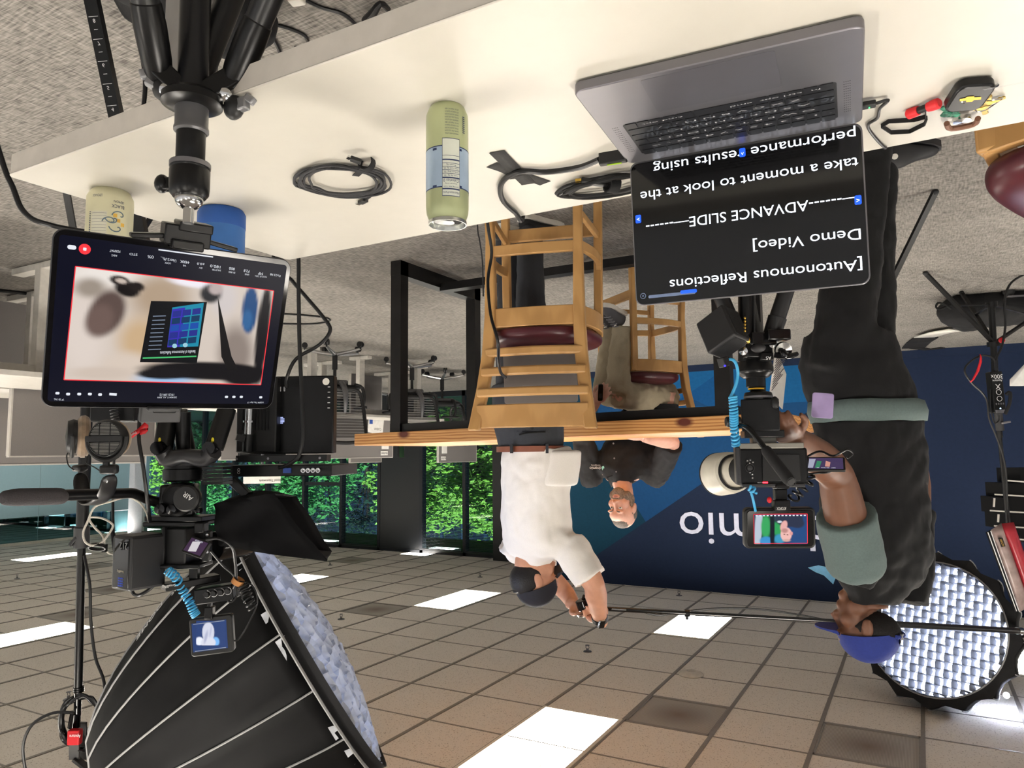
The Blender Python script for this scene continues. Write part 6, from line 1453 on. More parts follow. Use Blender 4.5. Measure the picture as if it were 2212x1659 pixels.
q = MB(); q.tube([Q(1690, 758, 1.98), Q(1700, 770, 1.97), Q(1722, 764, 1.98)], [.009, .009, .006], 10, 3); q.bar(Q(1672, 768, 1.99), Q(1698, 771, 1.98), .012, .012); q.build('crank_handle', KG, tp2)
q = MB(); q.ell(Q(1638, 752, 2.0), (.02, .01, .012), None, 14, 8); q.build('clamp_knob', DG, tp2)
M = basis(Q(1632, 812), HX, -HY, -HZ); M = fr(1632, 812, D2)
q = MB(); q.lathe([(0, 0), (20*h2, 0), (20*h2, 24*h2), (16*h2, 27*h2), (0, 27*h2)], M, 26); q.build('neck', KM, tp2)
q = MB(); q.lathe([(16.5*h2, 27*h2), (16.8*h2, 27*h2), (16.8*h2, 30*h2), (16.5*h2, 30*h2), (16.5*h2, 27*h2)], M, 26); q.build('yellow_ring', mat('ring_yellow', '#d9ad1f', .5), tp2)
hd = MB(); hd.lathe([(0, 30*h2), (16*h2, 30*h2), (16*h2, 34*h2), (28*h2, 36*h2), (30*h2, 44*h2), (29*h2, 52*h2), (0, 52*h2)], fr(1636, 812, D2), 28)
pb(hd, 1594, 864, 1692, 932, D2, .10, R(20)); hd = hd.build('fluid_head', KM, tp2, bevel=.008)
q = MB(); q.lathe([(29.2*h2, 44*h2), (30.4*h2, 44*h2), (30.4*h2, 48*h2), (29.2*h2, 48*h2), (29.2*h2, 44*h2)], fr(1636, 812, D2), 28); q.build('scale_ring', GREY, hd)
q = MB(); q.lathe([(0, -.02), (.015, -.02), (.015, .016), (.012, .02), (0, .02)], fr(1583, 911, 2.06, 0, 0, R(90)), 20); q.build('head_knob', K, hd)
q = MB(); q.ell(Q(1674, 870, 2.02), (.011, .009, .018), None, 12, 8); q.build('head_knob', K, hd)
q = MB(); pb(q, 1600, 930, 1692, 946, D2, .09, R(10)); q.build('head_plate', KM, tp2, bevel=.003)
q = MB(); pb(q, 1620, 944, 1676, 960, D2, .06, R(10)); q.build('quick_plate', mat('plate_grey', '#6d6c66', .4, .5), tp2, bevel=.002)
q = MB(); q.tube([Q(1596, 920, 2.02), Q(1612, 922, 1.99), Q(1632, 942, 1.96), Q(1655, 972, 1.93)], .0075, 12, 4); q.build('pan_bar', KG, tp2)
q = MB(); q.tube([Q(1652, 968, 1.935), Q(1656, 974, 1.93), Q(1702, 1034, 1.87), Q(1709, 1042, 1.86)], [.011, .0145, .0155, .0135], 18, 0); q.build('pan_grip', KR, tp2)
q = MB(); q.tube([fr(1708, 1041, 1.85, 0, R(90)) @ Vector((.0105*math.cos(a*PI/10), .0105*math.sin(a*PI/10), .006)) for a in range(20)], .001, 5, 0, True); q.build('grip_emblem', DG, tp2)
# camera
cam2 = thing('mirrorless_camera', 'black camera with huge cream lens hood on the photo tripod', 'camera', Q(1660, 962))
BZ2 = R(12)
q = MB(); pb(q, 1592, 968, 1740, 1046, D2, .06, BZ2); q.build('body', KM, cam2, bevel=.006)
CF = fr(1666, 1007, D2, BZ2) @ MT(0, -.031, 0) @ Euler((R(90), 0, 0)).to_matrix().to_4x4()   # rear face, x right, y up, z to the viewer
q = MB(); q.T = CF; q.box((-.022, .004, .003), (.1, .075, .006)); q.build('screen_recess', K, cam2, bevel=.002)
q = MB(); q.T = CF; q.tube([(.062+.012*math.cos(a*PI/10), .004+.012*math.sin(a*PI/10), .003) for a in range(20)], .0012, 6, 0, True); q.lathe([(0, .001), (.0075, .001), (.0075, .005), (0, .006)], MT(.062, .004, 0), 20)
for x, y in ((.068, -.016), (.06, -.018), (.053, -.012), (.056, .022), (.056, .032)): q.lathe([(0, .001), (.004, .001), (.004, .004), (0, .0045)], MT(x, y, 0), 14)
q.build('control_dial', DG, cam2)
q = MB(); q.T = CF
for x, y in ((.068, -.016), (.06, -.018), (.053, -.012), (.056, .022), (.056, .032), (.062, .0175), (.062, -.0095)): q.box((x, y, .0052), (.003, .002, .0004))
q.build('button_mark', WINK, cam2)
q = MB(); q.T = CF; q.box((.022, .045, .001), (.014, .004, .002)); q.build('record_light', mat('led_red', '#ff2a3a', .4, emit='#ff2a3a', es=4), cam2)
text('MENU', .005, CF @ MT(.036, .045, .001), WINK, cam2)
CGY = mat('cage_grey', '#8d8a82', .4, .6)
q = MB(); pb(q, 1592, 957, 1732, 969, D2-.02, .07, BZ2); q.build('base_plate', CGY, cam2, bevel=.002)
q = MB(); pb(q, 1583, 966, 1603, 1046, D2-.025, .06, BZ2); pb(q, 1600, 1043, 1735, 1052, D2-.01, .06, BZ2); q.build('cage', mat('cage_dark', '#3b3b3d', .35, .5), cam2, bevel=.003)
LC = Q(1585, 1020, 2.26); LA = (hvec(.30, .93, -.02)).normalized(); LMM = aim(LC, LC+LA)
CREAM = mat('lens_cream', '#d6d1c2', .4)
q = MB(); b = Q(1640, 1012, 2.12); mb = aim(b, LC); L = (LC-b).length
q.lathe([(0, 0), (.036, 0), (.038, .02), (.043, .03), (.043, L-.02), (.05, L), (0, L)], mb, 36); ln = q.build('lens', CREAM, cam2)
q = MB(); q.lathe([(.0435, L*.35), (.0455, L*.35), (.0455, L*.65), (.0435, L*.65), (.0435, L*.35)], mb, 36); q.build('focus_ring', KR, ln)
q = MB(); q.lathe([(.05, L-.01), (.062, L), (.066, L+.03), (.068, L+.09), (.066, L+.09), (.062, L+.02), (.05, L)], mb, 44); q.build('lens_hood', CREAM, ln)
q = MB(); q.lathe([(.0675, L+.088), (.0695, L+.089), (.0695, L+.094), (.067, L+.094), (.0675, L+.088)], mb, 44); q.lathe([(.0505, L-.012), (.0555, L-.006), (.0555, L), (.0505, L)], mb, 44); q.build('rubber_rim', KR, ln)
fx = (Q(1742, 1015, 2.03)-Q(1807, 1016, 2.0)).normalized(); fy = (Q(1779, 1016, 2.02)-Q(1790, 986, 2.07)); fy = (fy-fx*fy.dot(fx)).normalized()
FM2 = basis(Q(1784, 1001, 2.04), fx, fy, fx.cross(fy))
q = MB(); q.T = FM2; q.rrect((0, 0), .098, .062, .004, -.007, 0); fs = q.build('flip_screen', K, cam2)
q = MB(); q.T = FM2; q.box((0, 0, .0004), (.088, .052, .0006)); q.build('display', em('flip_plum', '#4d3f63', .8), fs)
for pts, n, c in (([(1748, 992), (1762, 992), (1756, 1011), (1745, 1011)], 'fl_pale', '#aeb0c4'), ([(1765, 996), (1775, 997), (1770, 1011), (1760, 1011)], 'fl_green', '#3f8a66'), ([(1784, 996), (1794, 999), (1792, 1009), (1782, 1008)], 'fl_skin', '#d99a8c')):
    ppoly(FM2, pts, .0009, em(n, c, .85), fs, 'picture_shape')
text('REC   00:12:04   4K', .006, FM2 @ MT(0, .022, .001), SW, fs, 'screen_lettering', 0)
for pts, lb, r_ in (([(1738, 990, 2.1), (1770, 975, 2.08), (1800, 985, 2.05), (1828, 972, 2.04), (1842, 980, 2.04), (1830, 990, 2.04)], 'black looped cable behind the flip-out screen of the white-lens camera', .0032),
                    ([(1742, 1024, 2.05), (1768, 1022, 2.05), (1790, 1020, 2.04), (1802, 1012, 2.04)], 'black cable under the flip-out screen of the white-lens camera', .003)):
    t = thing('cable', lb, 'cable', Q(*pts[0])); MB().tube([Q(*p) for p in pts], r_, 8, 6).build('cord', CAB, t)
t = thing('spiral_cable', 'black spiral cable between the red-framed monitor and the white-lens camera', 'cable', Q(1740, 1050))
MB().coil([Q(1748, 1026, 2.04), Q(1746, 1042, 2.04), Q(1734, 1056, 2.04), Q(1722, 1068, 2.04), Q(1712, 1078, 2.05)], .014, .0034, 5, 7).build('cord', CAB, t)
# monitor
MM2 = fr(1686, 1142, 2.04, R(2), R(-6)) @ Euler((R(90), 0, 0)).to_matrix().to_4x4()
fm2 = thing('field_monitor', 'rugged field monitor with a red-framed picture of the seated man', 'monitor', Q(1686, 1100))
w, hh = pxw(152, 2.04), pxw(88, 2.04)
q = MB(); q.T = MM2; q.rrect((0, 0), w, hh, .014, -.03, -.003); q.build('housing', K, fm2, bevel=.004)
q = MB(); q.T = MM2; q.rrect((0, 0), w*.94, hh*.9, .01, -.003, 0); q.build('bezel', KG, fm2, bevel=.0015)
q = MB(); q.T = MM2; q.box((0, 0, .0004), (w*.75, hh*.72, .0006)); dd = q.build('display', em('fm_navy', '#22406e', .85), fm2)
softpic(MM2, [(1630, 1113), (1744, 1113), (1744, 1175), (1630, 1175)], '#24406c', [(1652, 1142, 30, 40, 0, '#1d4a38', .6), (1638, 1140, 8, 60, 4, '#b4bfce', .25), (1654, 1138, 10, 24, 0, '#36a05c', .5), (1655, 1168, 14, 9, 0, '#3c8ec8', .5), (1680, 1142, 16, 14, 20, '#2f9a56', .5), (1684, 1164, 12, 10, 0, '#3a93b8', .6), (1668, 1142, 5, 50, 0, '#121a26', .3),
    (1725, 1150, 22, 40, 0, '#26497c', .8), (1704, 1120, 30, 18, 0, '#2b3145', .25), (1716, 1126, 22, 13, 20, '#2c3348', .3), (1684, 1127, 5, 2.6, 0, '#c9d3dd', .6), (1693, 1136, 7, 12, 20, '#e2a9a4', .3), (1698, 1154, 12, 15, 0, '#e9b6b0', .18), (1709, 1152, 3.5, 4, 0, '#dc9c98', .4), (1695, 1146, 7, 5, 0, '#b98580', .9), (1694, 1154, 2, 1, 0, '#6b4640', .7), (1701, 1155, 2, 1, 0, '#6b4640', .7), (1699, 1167, 8, 3, 0, '#cfa49a', .8)], dd, 'picture', .001, .9, 70)
q = MB(); q.T = MM2
for a, b_ in (((-1, -1), (1, -1)), ((1, -1), (1, 1)), ((1, 1), (-1, 1)), ((-1, 1), (-1, -1))): q.bar((a[0]*w*.375, a[1]*hh*.36, .0012), (b_[0]*w*.375, b_[1]*hh*.36, .0012), .0016, .0003)
q.build('record_frame', RB, dd)
q = MB(); q.T = MM2
for k in range(14): q.box((-w*.34+k*w*.052, -hh*.325, .0014), (w*.028, .003, .0003))
q.build('icon_row', SW, dd)
q = MB(); pb(q, 1672, 1046, 1700, 1056, 2.05, .04); pb(q, 1672, 1056, 1698, 1080, 2.05, .025); pb(q, 1670, 1080, 1704, 1103, 2.03, .03); q.build('mount', KM, fm2, bevel=.003)
q = MB(); q.ell(Q(1662, 1080, 2.03), (.007, .006, .009), None, 12, 8); q.build('mount_knob', RED, fm2)
text('ATOMOX', .012, fr(1688, 1098, 2.008) @ Euler((R(90), 0, 0)).to_matrix().to_4x4(), WINK, fm2, width=.026)
# battery and blue cord
bt2 = thing('camera_battery', 'black ribbed battery clamped to the photo tripod, blue cord plugged in', 'battery', Q(1556, 730))
BM2 = fr(1562, 718, 2.0, R(-38), R(28), R(10))
q = MB(); q.T = BM2; q.box((0, 0, 0), (.075, .095, .105)); q.build('housing', MATS['battery_side'], bt2, bevel=.005)
q = MB(); q.T = BM2
for k in range(16): q.box((-.03+k*.0036, -.0478, .002), (.0014, .002, .088))
for k in range(16): q.box((-.03+k*.0036, .0, .0532), (.0014, .08, .002))
q.build('rib_panel', MATS['battery_grey'], bt2)
q = MB()
for k in range(5): q.ell(Q(1609, 687+k*7, 1.96), (.0035, .003, .0035), None, 8, 6)
q.build('contact_pin', MATS['gold_contact'], bt2)
q = MB(); q.cyl(Q(1606, 735, 1.97), Q(1618, 736, 1.97), .009, n=14); q.build('lock_stud', MATS['gold_contact'], bt2)
q = MB(); q.bar(Q(1560, 772, 1.97), Q(1566, 792, 1.97), .03, .018); q.build('power_plug', K, bt2, bevel=.002)
q = MB(); q.ell(Q(1566, 790, 1.955), (.003, .002, .003), None, 8, 6); q.build('blue_light', em('led_indigo', '#3a30ff', 3), bt2)
t = thing('spiral_cable', 'sky blue spiral cable from the ribbed battery up behind the white-lens camera', 'cable', Q(1577, 860))
MB().tube([Q(1568, 785, 1.97), Q(1576, 776, 1.97), Q(1588, 782, 1.98), Q(1594, 805, 2.0), Q(1590, 830, 2.0), Q(1578, 858, 2.0)], .0042, 10, 6).build('cord', BLUEC, t)
MB().coil([Q(1583, 856, 2.0), Q(1585, 890, 2.0), Q(1586, 920, 2.02), Q(1590, 962, 2.05)], .0095, .0036, 17, 7).build('spiral', BLUEC, t)
MB().coil([Q(1618, 1052, 2.02), Q(1626, 1058, 2.02), Q(1628, 1066, 2.02)], .008, .0034, 2, 7).build('spiral', BLUEC, t)
MB().tube([Q(1622, 1062, 2.02), Q(1627, 1080, 2.02), Q(1632, 1104, 2.04)], .0036, 8, 4).build('cord', BLUEC, t)
t = thing('script_sheet', 'printed white sheet clipped upright behind the photo tripod', 'paper', Q(1680, 830, 2.3))
v = [Q(1673, 771, 2.2), Q(1684, 773, 2.24), Q(1698, 808, 2.3), Q(1690, 884, 2.3), Q(1662, 854, 2.2)]
q = MB(); q.add(v, [(0, 1, 2, 3, 4)]); q.build('page', PAPER, t, solid=.002)
q = MB(); rg = random.Random(1)
for k in range(14):
    u = k/14; a = v[0].lerp(v[4], u)+(v[2]-v[4])*.1; b_ = a+(v[2]-v[4])*rg.uniform(.35, .7); q.bar(a-HY*.003, b_-HY*.004, .0016, .0012)
q.build('print_line', mat('print_grey', '#56565a', .8), t)
# ---------------- round softbox
DC = 5.3
RC2 = at(2016, 1357, DC); AX2 = (HX*.70-HY*.60-HZ*.32).normalized()
U2 = (HZ-AX2*HZ.dot(AX2)).normalized(); S2M = basis(RC2, U2.cross(AX2), U2, AX2); R2 = .475; L2_ = .57
def prof2(t): return .06+(R2*1.17-.06)*max(0, 1-t**2.0)**.6
rs = thing('round_softbox', 'round black softbox with a brightly lit white honeycomb front, behind the blue cap', 'softbox', S2M)
q = MB(); q.T = S2M; rings = []
for i in range(11):
    t_ = i/10; k = []
    for j in range(64):
        a = 2*PI*j/64; sag = 1-.09*math.sin(PI*(j % 4)/4)*(1-t_*.6); k.append((prof2(t_)*sag*math.cos(a), prof2(t_)*sag*math.sin(a), -L2_*t_))
    rings.append(k)
q.loft(rings, caps=False); q.build('fabric', MATS['softbox_black'], rs, ang=180, solid=.003)
for j in range(16):
    a = 2*PI*j/16; q = MB(); q.T = S2M; q.tube([((prof2(i/10)+.004)*math.cos(a), (prof2(i/10)+.004)*math.sin(a), -L2_*i/10) for i in range(11)], .005, 6, 0); q.build('rib_piping', PIP, rs)
q = MB(); q.T = S2M
for j in range(16):
    a, b_ = 2*PI*j/16, 2*PI*(j+1)/16; m_ = (a+b_)/2; r1 = prof2(0)
    q.add([(r1*math.cos(a), r1*math.sin(a), 0), (r1*.93*math.cos(m_), r1*.93*math.sin(m_), 0), (r1*math.cos(b_), r1*math.sin(b_), 0), (R2*math.cos(b_), R2*math.sin(b_), .02), (R2*math.cos(m_), R2*math.sin(m_), .02), (R2*math.cos(a), R2*math.sin(a), .02)], [(0, 1, 4, 5), (1, 2, 3, 4)])
q.build('front_skirt', KC, rs, ang=20)
q = MB(); q.T = S2M; q.tube([(R2*math.cos(a*PI/32), R2*math.sin(a*PI/32), .022) for a in range(64)], .006, 6, 0, True); q.build('rim_piping', PIP, rs)
q = MB(); q.T = S2M; q.lathe([(0, -.045), (R2*.97, -.03)], None, 48); q.build('diffuser', mat('dome_light', '#ffffff', .8, emit='#d3dfff', es=7.0, var=0), rs)
q = MB(); q.T = S2M; sp_ = .055; n = int(R2/sp_); rg = random.Random(11)
for ax in (0, 1):
    for k in range(-n, n+1):
        c_ = k*sp_; L = math.sqrt(max(0, R2**2-c_*c_))*.98; m_ = max(2, int(2*L/(sp_/2))); v = []
        for i in range(m_+1):
            s = -L+2*L*i/m_; w_ = .009*math.sin(PI*s/sp_+k*PI)+rg.uniform(-.002, .002)
            v += [(s, c_+w_, -.02) if ax else (c_+w_, s, -.02), (s, c_-w_*.4, .078) if ax else (c_-w_*.4, s, .078)]
        q.add(v, [(2*i, 2*i+2, 2*i+3, 2*i+1) for i in range(m_)])
q.build('honeycomb_grid', mat('grid_white', '#6a6d74', .6), rs, ang=15)
q = MB(); a = S2M @ Vector((0, 0, -L2_)); q.tube([a+AX2*.03, a-AX2*.03, a-AX2*.05, a-AX2*.32], [.07, .085, .09, .09], 20, 0); lh = thing('lamp_head', 'black lamp head behind the round softbox at the frame edge', 'lamp', a); q.build('housing', DG, lh, ang=40)
q = MB(); q.ell(at(2174, 1502, 5.15), (.02, .02, .02), None, 12, 8); q.build('light_leak', mat('leak_bright', '#ffffff', .5, emit='#dfe8ff', es=380, var=0), lh)
sb2 = at(2360, 900, 6.0); sb2 = Vector((sb2.x, sb2.y, 0))
st2 = thing('light_stand', 'light stand out of the picture behind the round softbox', 'light stand', sb2)
MB().tube([sb2+HZ*.1, Vector((sb2.x, sb2.y, a.z-.12))], .018, 12, 0).build('tube', KM, st2)
MB().bar(Vector((sb2.x, sb2.y, a.z-.12)), a-AX2*.2, .04, .02).build('bracket', KM, lh)
for k in range(3):
    d = Vector((math.cos(k*2.1), math.sin(k*2.1), 0)); MB().bar(sb2+HZ*.6, sb2+d*.5+HZ*.015, .025, .012).build('leg', KM, st2)
# ---------------- stand with the control box, sandbag and boom
cA = at(2143, 650, 5.12); cA = Vector((cA.x, cA.y, 0))
def T(px, py, d=5.12): return at(px, py, d)
sA = thing('light_stand', 'black light stand with low splayed legs, before the navy wall by the frame edge', 'light stand', cA)
MB().tube([T(2141, 652), T(2147, 760), T(2152, 870)], .022, 14, 0).build('lower_tube', KM, sA)
MB().tube([T(2152, 865), T(2160, 945)], .019, 14, 0).build('middle_tube', KM, sA)
MB().tube([T(2158, 930), T(2180, 1150), T(2196, 1350)], .0145, 14, 0).build('upper_tube', KM, sA)
q = MB(); q.tube([T(2156, 892), T(2160, 930)], .027, 14, 0); q.build('collar', DG, sA, bevel=.002)
q = MB(); q.bar(T(2164, 914, 5.08), T(2182, 911, 5.08), .02, .014); q.build('wing_screw', GREY, sA, bevel=.003)
q = MB(); q.tube([T(2147, 738), T(2148, 748)], .045, 14, 0); q.build('leg_hub', KM, sA)
q = MB(); q.tube([T(2141, 652), T(2142, 664)], .038, 14, 0); q.build('brace_hub', KM, sA)
hub = T(2147, 742); low = T(2141, 658)
for k, f in enumerate((at(1999, 590, z=.012), at(2077, 632, z=.012), at(2300, 640, z=.012))):
    lg = MB().bar(hub, f, .028, .016).build('leg', KM, sA)
    MB().bar(low, hub.lerp(f, .55), .022, .008).build('leg_brace', KM, lg)
    MB().ell(f, (.018, .018, .013), None, 10, 6).build('rubber_foot', KR, lg)
q = MB(); q.ell(T(2164, 735, 5.05), (.02, .012, .02), None, 12, 8); q.build('red_clip', RED, sA)
q = MB(); q.tube([T(2196, 1340, 5.1), T(2197, 1362, 5.1)], .017, 12, 0); q.build('spigot', STEEL, sA)
cb = thing('control_box', 'black light control box marked 300x strapped to the light stand', 'control box', T(2157, 850))
CBM = fr(2157, 847, 5.0, 0, 0, R(-2)) @ Euler((R(90), 0, 0)).to_matrix().to_4x4()
w, hh = pxw(25, 5.0), pxw(90, 5.0)
q = MB(); q.T = CBM; q.rrect((0, 0), w, hh, .008, -.06, 0); q.build('housing', KM, cb, bevel=.004)
q = MB(); q.T = CBM; q.box((0, hh/2-.01, .001), (w*.9, .022, .004)); q.build('end_plate', GREY, cb)
text('300x', .042, CBM @ MT(0, -hh*.38, .001), WINK, cb); text('Aputure', .02, CBM @ MT(0, -hh*.28, .001), WINK, cb); text('X', .05, CBM @ MT(0, -hh*.14, .001), WINK, cb)
q = MB(); q.T = CBM
for y in (0, .045): q.tube([(.017*math.cos(a*PI/10), y+.0+.017*math.sin(a*PI/10), .003) for a in range(20)], .0016, 5, 0, True)
q.build('dial_ring', WINK, cb)
q = MB(); q.T = CBM
for k in range(4): q.box((-.024+k*.016, .08, .001), (.009, .012, .001))
q.build('button_mark', GREY, cb)
q = MB(); q.T = CBM; q.prism([(-.006, .113), (0, .105), (.006, .113), (.003, .117), (0, .114), (-.003, .117)], 0, .002); q.build('status_light', em('led_ice', '#bfe0ff', 2), cb)
q = MB(); q.tube([T(2171, 895, 4.95), T(2181, 870, 4.94), T(2182, 848, 4.94), T(2173, 852, 4.96)], .011, 8, 4); q.build('grip_strap', KC, cb)
for pts, lb, r_ in (([(2150, 800), (2146, 775), (2120, 768), (2092, 785), (2084, 803), (2100, 828), (2130, 860), (2137, 905), (2155, 950), (2172, 1010), (2176, 1100)], 'black cable with a red ribbon running along the light stand', .0065), ([(2152, 800), (2152, 775), (2165, 745), (2172, 700), (2170, 650), (2185, 610), (2230, 585)], 'black cable from the control box down past the gear bag', .0075),
                    ([(2140, 840), (2140, 880), (2148, 913), (2158, 908), (2158, 897)], 'short cable looping under the control box', .005)):
    t = thing('cable', lb, 'cable', T(*pts[0])); MB().tube([T(*p, 5.02) for p in pts], r_, 8, 5).build('cord', CAB, t)
t = thing('ribbon_tag', 'long thin red ribbon tied to the cable beside the control box', 'ribbon', T(2110, 800, 5.0)); q = MB(); v = []
for x, y, w_ in ((2117, 765, 1), (2119, 772, 2), (2118, 782, 3.2), (2112, 802, 3.2), (2102, 820, 2.6), (2096, 826, 2)):
    v.append([T(x-w_, y, 5.0), T(x+w_, y, 5.0), T(x+w_, y, 5.003), T(x-w_, y, 5.003)])
q.loft(v).build('ribbon', RED, t, ang=180)
sg = thing('sandbag', 'red and clear mesh pouch with black band hanging on the light stand', 'bag', T(2180, 1140, 5.0))
def quad3(A_, B_, C_, D_, d, th, bul=.03, n=8):
    o = [[], []]; q = MB(); vs = []; f = []
    for s in (0, 1):
        for i in range(n+1):
            for j in range(n+1):
                u, v = i/n, j/n; x = (A_[0]*(1-u)+B_[0]*u)*(1-v)+(D_[0]*(1-u)+C_[0]*u)*v; y = (A_[1]*(1-u)+B_[1]*u)*(1-v)+(D_[1]*(1-u)+C_[1]*u)*v
                b_ = bul*(math.sin(PI*u)*math.sin(PI*v))**.5; vs.append(at(x, y, d-b_ if s == 0 else d+th+b_))
    N = (n+1)**2
    for i in range(n):
        for j in range(n):
            a = i*(n+1)+j; f.append((a, a+1, a+n+2, a+n+1)); f.append((N+a, N+a+n+1, N+a+n+2, N+a+1))
    e = [i for i in range(n+1)]+[i*(n+1)+n for i in range(1, n+1)]+[n*(n+1)+j for j in range(n-1, -1, -1)]+[i*(n+1) for i in range(n-1, 0, -1)]
    for k in range(len(e)): a, b_ = e[k], e[(k+1) % len(e)]; f.append((a, b_, N+b_, N+a))
    return q.add(vs, f)
quad3((2140, 1145), (2163, 1130), (2226, 1310), (2202, 1322), 4.96, .06).build('mesh_panel', mat('mesh_clear', '#8c7a76', .35, var=.35, scale=14, bump=.6), sg, ang=180)
quad3((2163, 1131), (2190, 1128), (2250, 1300), (2226, 1310), 4.965, .06).build('red_side', mat('vinyl_red', '#96202c', .35, bump=.2), sg, ang=180)
quad3((2129, 1150), (2141, 1144), (2203, 1320), (2192, 1322), 4.965, .06).build('zip_band', KC, sg, ang=180)
q = quad3((2156, 1162), (2166, 1162), (2172, 1180), (2163, 1182), 4.925, .004, 0, 2); q.build('name_patch', KC, sg)
text('MATTHEWS', .02, fr(2165, 1172, 4.91, 0, 0, R(70)) @ Euler((R(90), 0, 0)).to_matrix().to_4x4(), mat('ink_gold', '#b08a3c', .6), sg, width=.05)
for a, b_ in (((2140, 1147), (2202, 1322)), ((2134, 1150), (2196, 1320))):
    MB().tube([at(a[0]+(b_[0]-a[0])*i/6, a[1]+(b_[1]-a[1])*i/6, 4.935-.012*math.sin(PI*i/6)) for i in range(7)], .003, 5, 2).build('stitching', WINK, sg)
bp_ = thing('boom_pole', 'long black boom pole running across the ceiling from the raised hands to the stand', 'boom pole', at(1300, 1316, 3.36))
def BM_(u):                                          # along the pole
    A_, B_ = at(1268, 1313, 3.33), at(2203, 1363, 4.88); return A_.lerp(B_, u)
MB().tube([BM_(0), BM_(.62)], .0105, 12, 0).build('inner_tube', KG, bp_)
MB().tube([BM_(.5), BM_(.99)], .0195, 14, 0).build('outer_tube', KM, bp_)
q = MB(); a = at(1640, 1336, 4.1); b_ = at(1673, 1338, 4.16); u0 = .49
q.tube([BM_(.485), BM_(.52)], .026, 14, 0); q.build('twist_lock', KM, bp_)
q = MB(); q.tube([BM_(.99), BM_(1.006)], .024, 14, 0); q.build('chrome_end', STEEL, bp_)
q = MB(); c_ = BM_(.17); q.tube([c_-RGT*.012, c_+RGT*.012], .017, 12, 0); q.bar(c_, c_+HZ*.03, .012, .012); q.build('cable_clip', K, bp_)
mic = thing('microphone_mount', "black microphone mount at the boom pole's end between the raised hands", 'microphone', at(1262, 1308, 3.33))
q = MB(); q.tube([at(1255, 1296, 3.33), at(1262, 1316, 3.33)], .028, 14, 0); q.tube([at(1263, 1285, 3.34), at(1258, 1300, 3.33)], .008, 10, 0); q.build('knuckle', KG, mic, bevel=.003)
q = MB(); q.bar(at(1248, 1331, 3.31), at(1268, 1327, 3.33), .02, .012); q.build('thumb_screw', STEEL, mic, bevel=.003)
t = thing('cable', 'thin black cable drooping along the boom pole below the ceiling light', 'cable', at(1420, 1325, 3.5))
def bd(px): return 3.36+(px-1300)/905*1.6
MB().tube([at(x, y, bd(x)-.03) for x, y in ((1320, 1315), (1380, 1320), (1415, 1328), (1440, 1327), (1480, 1321), (1540, 1315), (1600, 1314), (1660, 1318), (1720, 1327), (1790, 1340), (1860, 1352))], .005, 7, 5).build('cord', CAB, t)
# second stand behind the standing person
cB = at(1862, 700, 3.75); cB = Vector((cB.x, cB.y, 0))
sB = thing('light_stand', 'black light stand mostly hidden behind the blue-capped person, one leg showing', 'light stand', cB)
MB().tube([cB+HZ*.12, cB+HZ*2.0], .016, 12, 0).build('tube', KM, sB)
for k, f in enumerate((at(2020, 415, z=.012), at(1715, 540, z=.012), cB+hvec(.05, .55, .012))):
    lg = MB().bar(cB+HZ*.62, f, .03, .014).build('leg', KM, sB); MB().bar(cB+HZ*.2, (cB+HZ*.62).lerp(f, .45), .022, .008).build('leg_brace', KM, lg); MB().ell(f, (.017, .017, .013), None, 10, 6).build('rubber_foot', KR, lg)
# strip softbox at the frame edge
ss = thing('strip_softbox', 'black tiered softbox with white edges at the frame edge, by the mesh pouch', 'softbox', at(2200, 1090, 6.3))
for k, (x0_, y0_, y1_) in enumerate(((2178, 1010, 1040), (2153, 1042, 1070), (2143, 1072, 1105), (2152, 1107, 1138), (2178, 1140, 1165))):
    q = MB(); pb(q, x0_, y0_, 2330, y1_+1, 6.3, .3); pn = q.build('panel', MATS['softbox_black'], ss)
    q = MB(); q.bar(at(x0_-4, y1_-2, 6.14), at(2330, y1_+9, 6.14), .012, .012); q.build('edge_piping', WHT, pn)
    if k in (2, 3): q = MB(); q.bar(at(x0_+5, y0_+4, 6.14), at(x0_+4, y1_-10, 6.14), .012, .012); q.build('side_piping', WHT, pn)
q = MB(); p = at(2260, 1000, 6.4); q.tube([Vector((p.x, p.y, .02)), Vector((p.x, p.y, 1.3))], .02, 10, 0); q.build('pole', KM, ss)
# things on the floor by the wall
gb_ = thing('gear_bag', 'slumped black gear bag with straps lying on the carpet behind the light stand', 'bag', at(2110, 640, z=0))
q = MB(); e = lambda x, y, d, r: q.ell(at(x, y, d), r, Matrix.Identity(4), 16, 10)
for x, y, d, r in ((2075, 672, 5.75, (.16, .22, .13)), (2120, 668, 5.75, (.28, .25, .15)), (2180, 662, 5.7, (.3, .25, .15)), (2095, 692, 5.8, (.14, .16, .09)), (2240, 662, 5.7, (.28, .24, .14))): q.ell(at(x, y, d), r, None, 16, 10)
o = q.build('body', KC, gb_, ang=180, remesh=.02, smooth=3); cloud(o, .12, .04)
q = MB(); q.tube([at(2055, 667, 5.55), at(2030, 654, 5.5), at(2022, 662, 5.5), at(2030, 668, 5.5), at(2052, 658, 5.55)], .008, 6, 4); q.build('handle_loop', KC, gb_)
q = MB(); q.ell(at(2178, 628, 5.5), (.045, .03, .045), None, 14, 8); q.build('round_buckle', K, gb_)
q = MB(); q.bar(at(2175, 641, 5.45), at(2260, 636, 5.45), .022, .012); q.build('zip_strip', GREY, gb_)
t = thing('reflector_frame', 'folded black and white flexible strip lying on the carpet near the navy wall', 'frame')
def strip(nm, pts, w_, m): 
    q = MB(); v = []
    for i, p in enumerate(pts):
        d = (pts[min(i+1, len(pts)-1)]-pts[max(i-1, 0)]).normalized(); s = d.cross(HZ).normalized()*w_
        v.append([p+s, p-s, p-s+HZ*.012, p+s+HZ*.012])
    q.loft(v).build(nm, m, t, ang=180)
